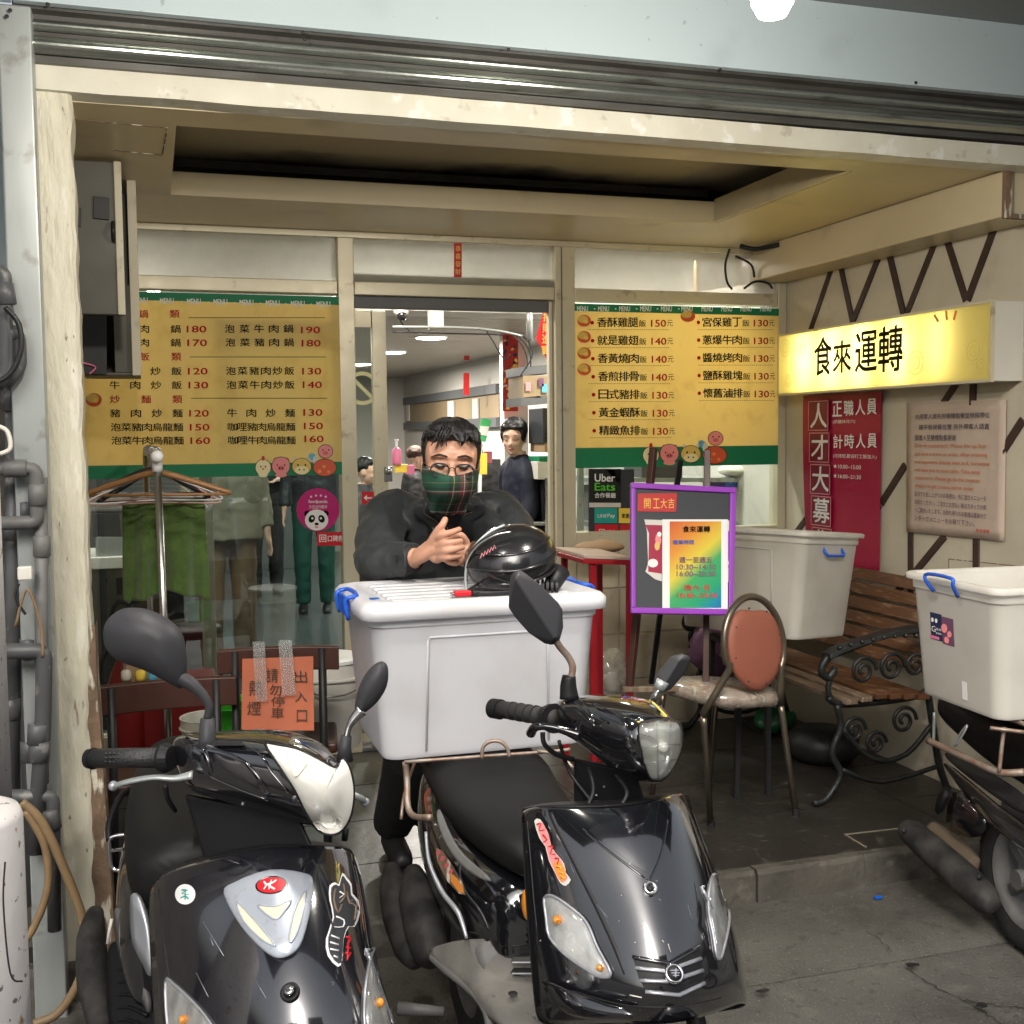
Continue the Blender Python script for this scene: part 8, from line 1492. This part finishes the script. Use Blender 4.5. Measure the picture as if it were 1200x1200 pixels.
MB().tube([V(243, 876, 2.10), V(243, 866, 2.10), V(243, 842, 2.10)], [.019, .0155, .0125], 14).build('mirror_boss', 'mirror_grey', A, smooth=True); MB().tube([V(243, 842, 2.10), V(245, 828, 2.10), V(238, 815, 2.10), V(226, 803, 2.10), V(212, 794, 2.10)], [.0075, .0075, .009, .012, .014], 12, smooth=4).build('mirror_stem', 'mirror_grey', A, smooth=True)
mirror([(121, 740), (126, 726), (140, 715), (156, 712), (176, 715), (198, 726), (212, 740), (218, 760), (219, 788), (214, 806), (202, 803), (170, 786), (140, 775), (124, 760)], 2.10, 0, None, A, th=.038)
MB().tube([V(404, 892, 2.16), V(404, 876, 2.16), V(406, 862, 2.16)], [.016, .012, .010], 12).build('mirror_boss', 'mirror_grey', A, smooth=True); MB().tube([V(406, 864, 2.16), V(409, 852, 2.16), V(415, 842, 2.16), V(424, 832, 2.16)], [.006, .006, .009, .012], 10, smooth=4).build('mirror_stem', 'steel', A, smooth=True)
mirror([(449, 775), (455, 784), (453, 805), (441, 824), (423, 838), (416, 836), (418, 813), (427, 792), (438, 779)], 2.18, 0, None, A, th=.02)
MB().loft([[V(215, 930, 2.22), V(350, 955, 2.14), V(350, 955, 2.34), V(225, 930, 2.40)], [V(240, 1010, 2.20), V(370, 1000, 2.12), V(368, 1000, 2.32), V(250, 1010, 2.40)]]).build('steering_column', 'trim_black', A, bevel=.008)
MB().tube([V(250, 1003, 2.24), V(262, 975, 2.22), V(268, 962, 2.2)], .004, 8).build('cable', 'galv', A, smooth=True); MB().tube([V(404, 985, 2.2), V(405, 970, 2.2)], .006, 8).build('cable', 'black', A, smooth=True)
# seat and body behind
rings_y([(3.30, .05, .70, .76, 0), (3.2, .11, .70, .81, 0), (2.95, .145, .69, .82, 0), (2.80, .15, .68, .82, 0), (2.70, .16, .64, .80, 0), (2.52, .155, .60, .79, 0), (2.43, .14, .58, .775, 0), (2.40, .08, .60, .74, 0)], .075, 'seat_vinyl', A, 'seat', 24, 2)
rings_y([(3.38, .04, .58, .68, 0), (3.2, .12, .52, .72, 0), (2.95, .17, .46, .72, 0), (2.70, .185, .42, .70, 0), (2.52, .175, .38, .69, 0), (2.42, .16, .36, .68, 0), (2.39, .10, .38, .64, 0)], .075, 'scooter_blue', A, 'side_fairing', 24, 2)
patch([[(154, 1042, 2.36), (163, 1048, 2.34), (172, 1072, 2.32)], [(154, 1080, 2.34), (168, 1085, 2.32), (178, 1105, 2.30)], [(156, 1110, 2.32), (170, 1128, 2.30), (179, 1157, 2.28)]], 'side_strip', 'silver_trim', A, .01, 1)
patch([[(134, 1060, 2.50), (142, 1065, 2.46), (152, 1085, 2.42)], [(136, 1100, 2.46), (152, 1120, 2.42), (170, 1150, 2.36)], [(150, 1150, 2.42), (165, 1165, 2.38), (180, 1200, 2.32)]], 'side_panel', 'trim_grey', A, .01, 1)
MB().tube([V(131, 1077, 2.5), V(128, 1092, 2.5), V(126, 1106, 2.49)], .0035, 8).build('trim_line', 'off_white', A, smooth=True)
fb_ = patch([[(128, 1100, 2.55), (150, 1105, 2.50), (185, 1110, 2.46)], [(128, 1150, 2.48), (155, 1155, 2.42), (190, 1160, 2.38)], [(128, 1215, 2.38), (160, 1220, 2.32), (200, 1225, 2.28)]], 'footboard', 'trim_black', A, .014)
for k in range(6): MB().tube([V(131, 1125+k*15, 2.505-k*.022), V(150, 1120+k*15, 2.47-k*.022), V(172, 1130+k*15, 2.42-k*.022)], .004, 6, smooth=3).build('tread_line', 'trim_black', A, smooth=True)
shell([(112, 1068, 3.0), (107, 1100, 2.92), (110, 1150, 2.82), (122, 1210, 2.7)], [.02, .036, .040, .03], 'muffler_shield', 'muffler', A, 1); wheel((.06, 3.02, .225), (1, 0, 0), .225, .10, A)
MB().tube([V(147, 978, 2.75), V(131, 981, 2.75), V(128, 992, 2.75), V(130, 1012, 2.75), V(134, 1019, 2.75), V(146, 1020, 2.75)], .005, 8, smooth=4).build('grab_rail', 'chrome', A, smooth=True); MB().tube([V(128, 985, 2.75), V(128, 965, 2.78), V(140, 935, 2.85), V(152, 925, 2.9)], .008, 8, smooth=4).build('grab_rail', 'trim_black', A, smooth=True); MB().tube([V(145, 995, 2.7), V(131, 997, 2.72)], .004, 8).build('grab_rail', 'chrome', A)

# ---------------- right scooter, seen from behind ----------------
Cc = thing('scooter', 'dark scooter at the right edge seen from its rear with exposed muffler, spring and wheel', 'scooter', (2.35, 2.7, 0), 'scooters parked in front of the shop')
wc = V(1212, 1030, 3.52); wc.z = .232; wheel(wc, (1, -.12, 0), .232, .105, Cc)
shell([(1062, 968, 3.91), (1066, 973, 3.887), (1085, 990, 3.818), (1110, 1012, 3.726), (1135, 1035, 3.634), (1155, 1054, 3.565), (1164, 1062, 3.53)], [.02, .042, .048, .050, .052, .046, .024], 'muffler', 'muffler', Cc, 1)
shell([(1092, 972, 3.933), (1115, 990, 3.841), (1145, 1018, 3.726)], [.03, .036, .036], 'muffler_back', 'slat_grey' if 0 else 'soil_brown', Cc, 1)
for x, y, r_ in ((1060, 974, .009), (1087, 1011, .010), (1126, 1032, .010), (1148, 1028, .009)): MB().ell(V(x, y, 3.845-(x-1060)*.0031), (r_, r_*.5, r_)).build('muffler_hole', 'black', Cc, smooth=True)
MB().tube([V(1066, 976, 4.398), V(1100, 1006, 4.265)], .0065, 8).build('muffler_slot', 'black', Cc, smooth=True)
MB().tube([V(1150, 1035, 4.153), V(1168, 1045, 4.047), V(1180, 1068, 3.941), V(1200, 1085, 3.862), V(1225, 1095, 3.809)], [.03, .028, .020, .018, .018], 12, smooth=4).build('exhaust_pipe', 'rust_steel', Cc, smooth=True)
o = MB().ell(V(1166, 1035, 4.02), (.07, .05, .05)).build('engine_case', 'trim_grey', Cc, smooth=True); displace(o, lambda c: .02*noise.noise(c*22)); o = MB().ell(V(1200, 1020, 3.967), (.10, .07, .06)).build('engine_case', 'trim_grey', Cc, smooth=True); displace(o, lambda c: .02*noise.noise(c*22))
sp0, sp1 = V(1172, 1010, 3.994), V(1178, 968, 3.967); dS = (sp1-sp0); eS = dS.orthogonal().normalized(); gS = dS.cross(eS).normalized()
MB().tube([sp0+dS*(k/60)+(eS*math.cos(k*.63)+gS*math.sin(k*.63))*.022 for k in range(61)], .0045, 8).build('spring', 'rust_steel', Cc, smooth=True); MB().tube([sp0, sp1], .012, 10).build('damper', 'trim_black', Cc, smooth=True)
patch([[(1105, 890, 3.772), (1135, 915, 3.565), (1170, 945, 3.381), (1215, 975, 3.22)], [(1108, 898, 3.749), (1140, 930, 3.542), (1172, 962, 3.358), (1215, 995, 3.22)], [(1115, 906, 3.795), (1142, 948, 3.611), (1172, 975, 3.427), (1215, 1005, 3.266)]], 'tail_fairing', 'scooter_black', Cc, .01)
patch([[(1108, 878, 3.795), (1150, 900, 3.565), (1215, 935, 3.289)], [(1106, 888, 3.772), (1136, 912, 3.565), (1215, 970, 3.22)]], 'tail_top', 'trim_black', Cc, .01)
patch([[(1118, 915, 3.841), (1135, 940, 3.726), (1162, 960, 3.588)], [(1104, 970, 3.864), (1125, 980, 3.772), (1150, 985, 3.634)]], 'mud_flap', 'black_gloss', Cc, .008, 1); patch([[(1104, 918, 3.91), (1120, 915, 3.887)], [(1091, 955, 3.91), (1106, 958, 3.887)]], 'fender_flap', 'trim_black', Cc, .008, 1)
MB().tube([V(1119, 895, 4.271), V(1150, 915, 4.086), V(1185, 940, 3.902), V(1215, 962, 3.756)], [.003, .006, .007, .007], 8, smooth=4).build('chrome_strip', 'silver_trim', Cc, smooth=True)
rings_y([(3.45, .05, .58, .66, 0), (3.3, .09, .54, .70, 0), (3.1, .13, .48, .70, 0), (2.8, .15, .44, .70, 0), (2.45, .13, .43, .68, 0), (2.3, .07, .5, .64, 0)], wc.x+.16, 'trim_black', Cc, 'side_fairing', 24, 2); rings_y([(3.35, .08, .68, .73, 0), (3.1, .13, .68, .74, 0), (2.8, .14, .68, .74, 0), (2.4, .10, .66, .72, 0), (2.3, .04, .66, .69, 0)], wc.x+.10, 'seat_vinyl', Cc, 'seat', 20, 2)
for pts, r_, m_ in (([(1088, 868, 3.737), (1110, 878, 3.622), (1140, 892, 3.496), (1170, 905, 3.381), (1200, 905, 3.335)], .011, 'rust_steel'), ([(1094, 870, 3.726), (1095, 835, 3.703)], .005, 'galv'), ([(1171, 905, 3.369), (1174, 875, 3.369), (1177, 852, 3.369)], .006, 'rust_steel'), ([(1160, 853, 3.369), (1200, 858, 3.335)], .006, 'rust_steel'), ([(1118, 875, 3.565), (1124, 862, 3.542), (1133, 850, 3.507), (1130, 858, 3.507), (1120, 874, 3.542)], .0035, 'galv')):
    MB().tube([V(*p) for p in pts], r_, 8, smooth=4).build('rack_bar', m_, Cc, smooth=True)
MB().tube([V(1172, 898, 3.862), V(1172, 912, 3.862)], .016, 6).build('rack_nut', 'galv', Cc)
for x_ in (-.2, 0, .2): MB().tube([(MBC.translation.x+x_, MBC.translation.y-.2, .748), (MBC.translation.x+x_, MBC.translation.y+.22, .748)], .007, 8).build('rack_bar', 'rust_steel', Cc)
# simple front half beyond the frame
fx = wc.x+.08; wheel((fx, 1.62, .225), (1, 0, 0), .225, .09, Cc); rings_y([(1.98, .16, .35, .78, 0), (1.86, .19, .40, .92, 0), (1.78, .16, .45, .95, 0), (1.72, .08, .5, .9, 0)], fx, 'scooter_black', Cc, 'front_panel', 20, 2); rings_y([(2.05, .06, .92, .98, 0), (1.9, .13, .90, 1.05, 0), (1.75, .09, .92, 1.03, 0)], fx, 'scooter_black', Cc, 'handlebar_cover', 20, 2)
MB().tube([(fx-.32, 1.98, 1.02), (fx-.15, 1.90, 1.0), (fx+.15, 1.90, 1.0), (fx+.32, 1.98, 1.02)], .015, 12).build('handlebar', 'rubber', Cc, smooth=True); MB().box(fx-.15, fx+.15, 1.95, 2.3, .33, .36).build('footboard', 'trim_grey', Cc, bevel=.01); MB().tube([(fx, 1.8, .8), (fx, 1.64, .25)], .02, 10).build('fork', 'trim_black', Cc)
# =============== BUILDINGS ACROSS THE STREET (behind the camera, mirrored in paint and glass) ===============
mat('render_grey', (.30, .29, .27), .8, var=(1, .5, (.22, .21, .20))); mat('window_dark', (.03, .035, .04), .15)
rb = random.Random(21)
for i, (x0, x1, hgt, lab) in enumerate(((-13, -5.5, 9.5, 'grey concrete apartment block across the street, leftmost'), (-5.3, 1.2, 6.5, 'lower grey shop house across the street, in the middle'), (1.4, 9, 11, 'tall grey apartment block across the street, rightmost'))):
    t = thing('apartment_building', lab, 'building', ((x0+x1)/2, -13, 0), 'buildings across the street')
    MB().box(x0, x1, -16, -12, -.1, hgt).build('wall', 'render_grey', t); MB().box(x0-.1, x1+.1, -16, -11.6, hgt+.002, hgt+.3).build('roof', 'concrete_dark', t)
    for fl_ in range(int(hgt//3)):
        n_ = int((x1-x0)//1.9)
        for k in range(n_):
            x = x0+.5+k*1.9; z = 1.0+fl_*3.0; w_ = MB().box(x, x+1.2, -12.05, -11.99, z, z+1.4).build('window', 'window_dark', t); MB().box(x-.05, x+1.25, -12.0, -11.9, z-.08, z-.005).build('sill', 'concrete_dark', w_)

for o in bpy.data.objects:        # flat print made of many glyph outlines
    if o.type == 'MESH' and o.name.split('.')[0] in ('lettering', 'print', 'ring_print', 'ray_print', 'stone_chip', 'sticker_print', 'outline', 'square', 'oval_emblem', 'tread'): o['kind'] = 'stuff'
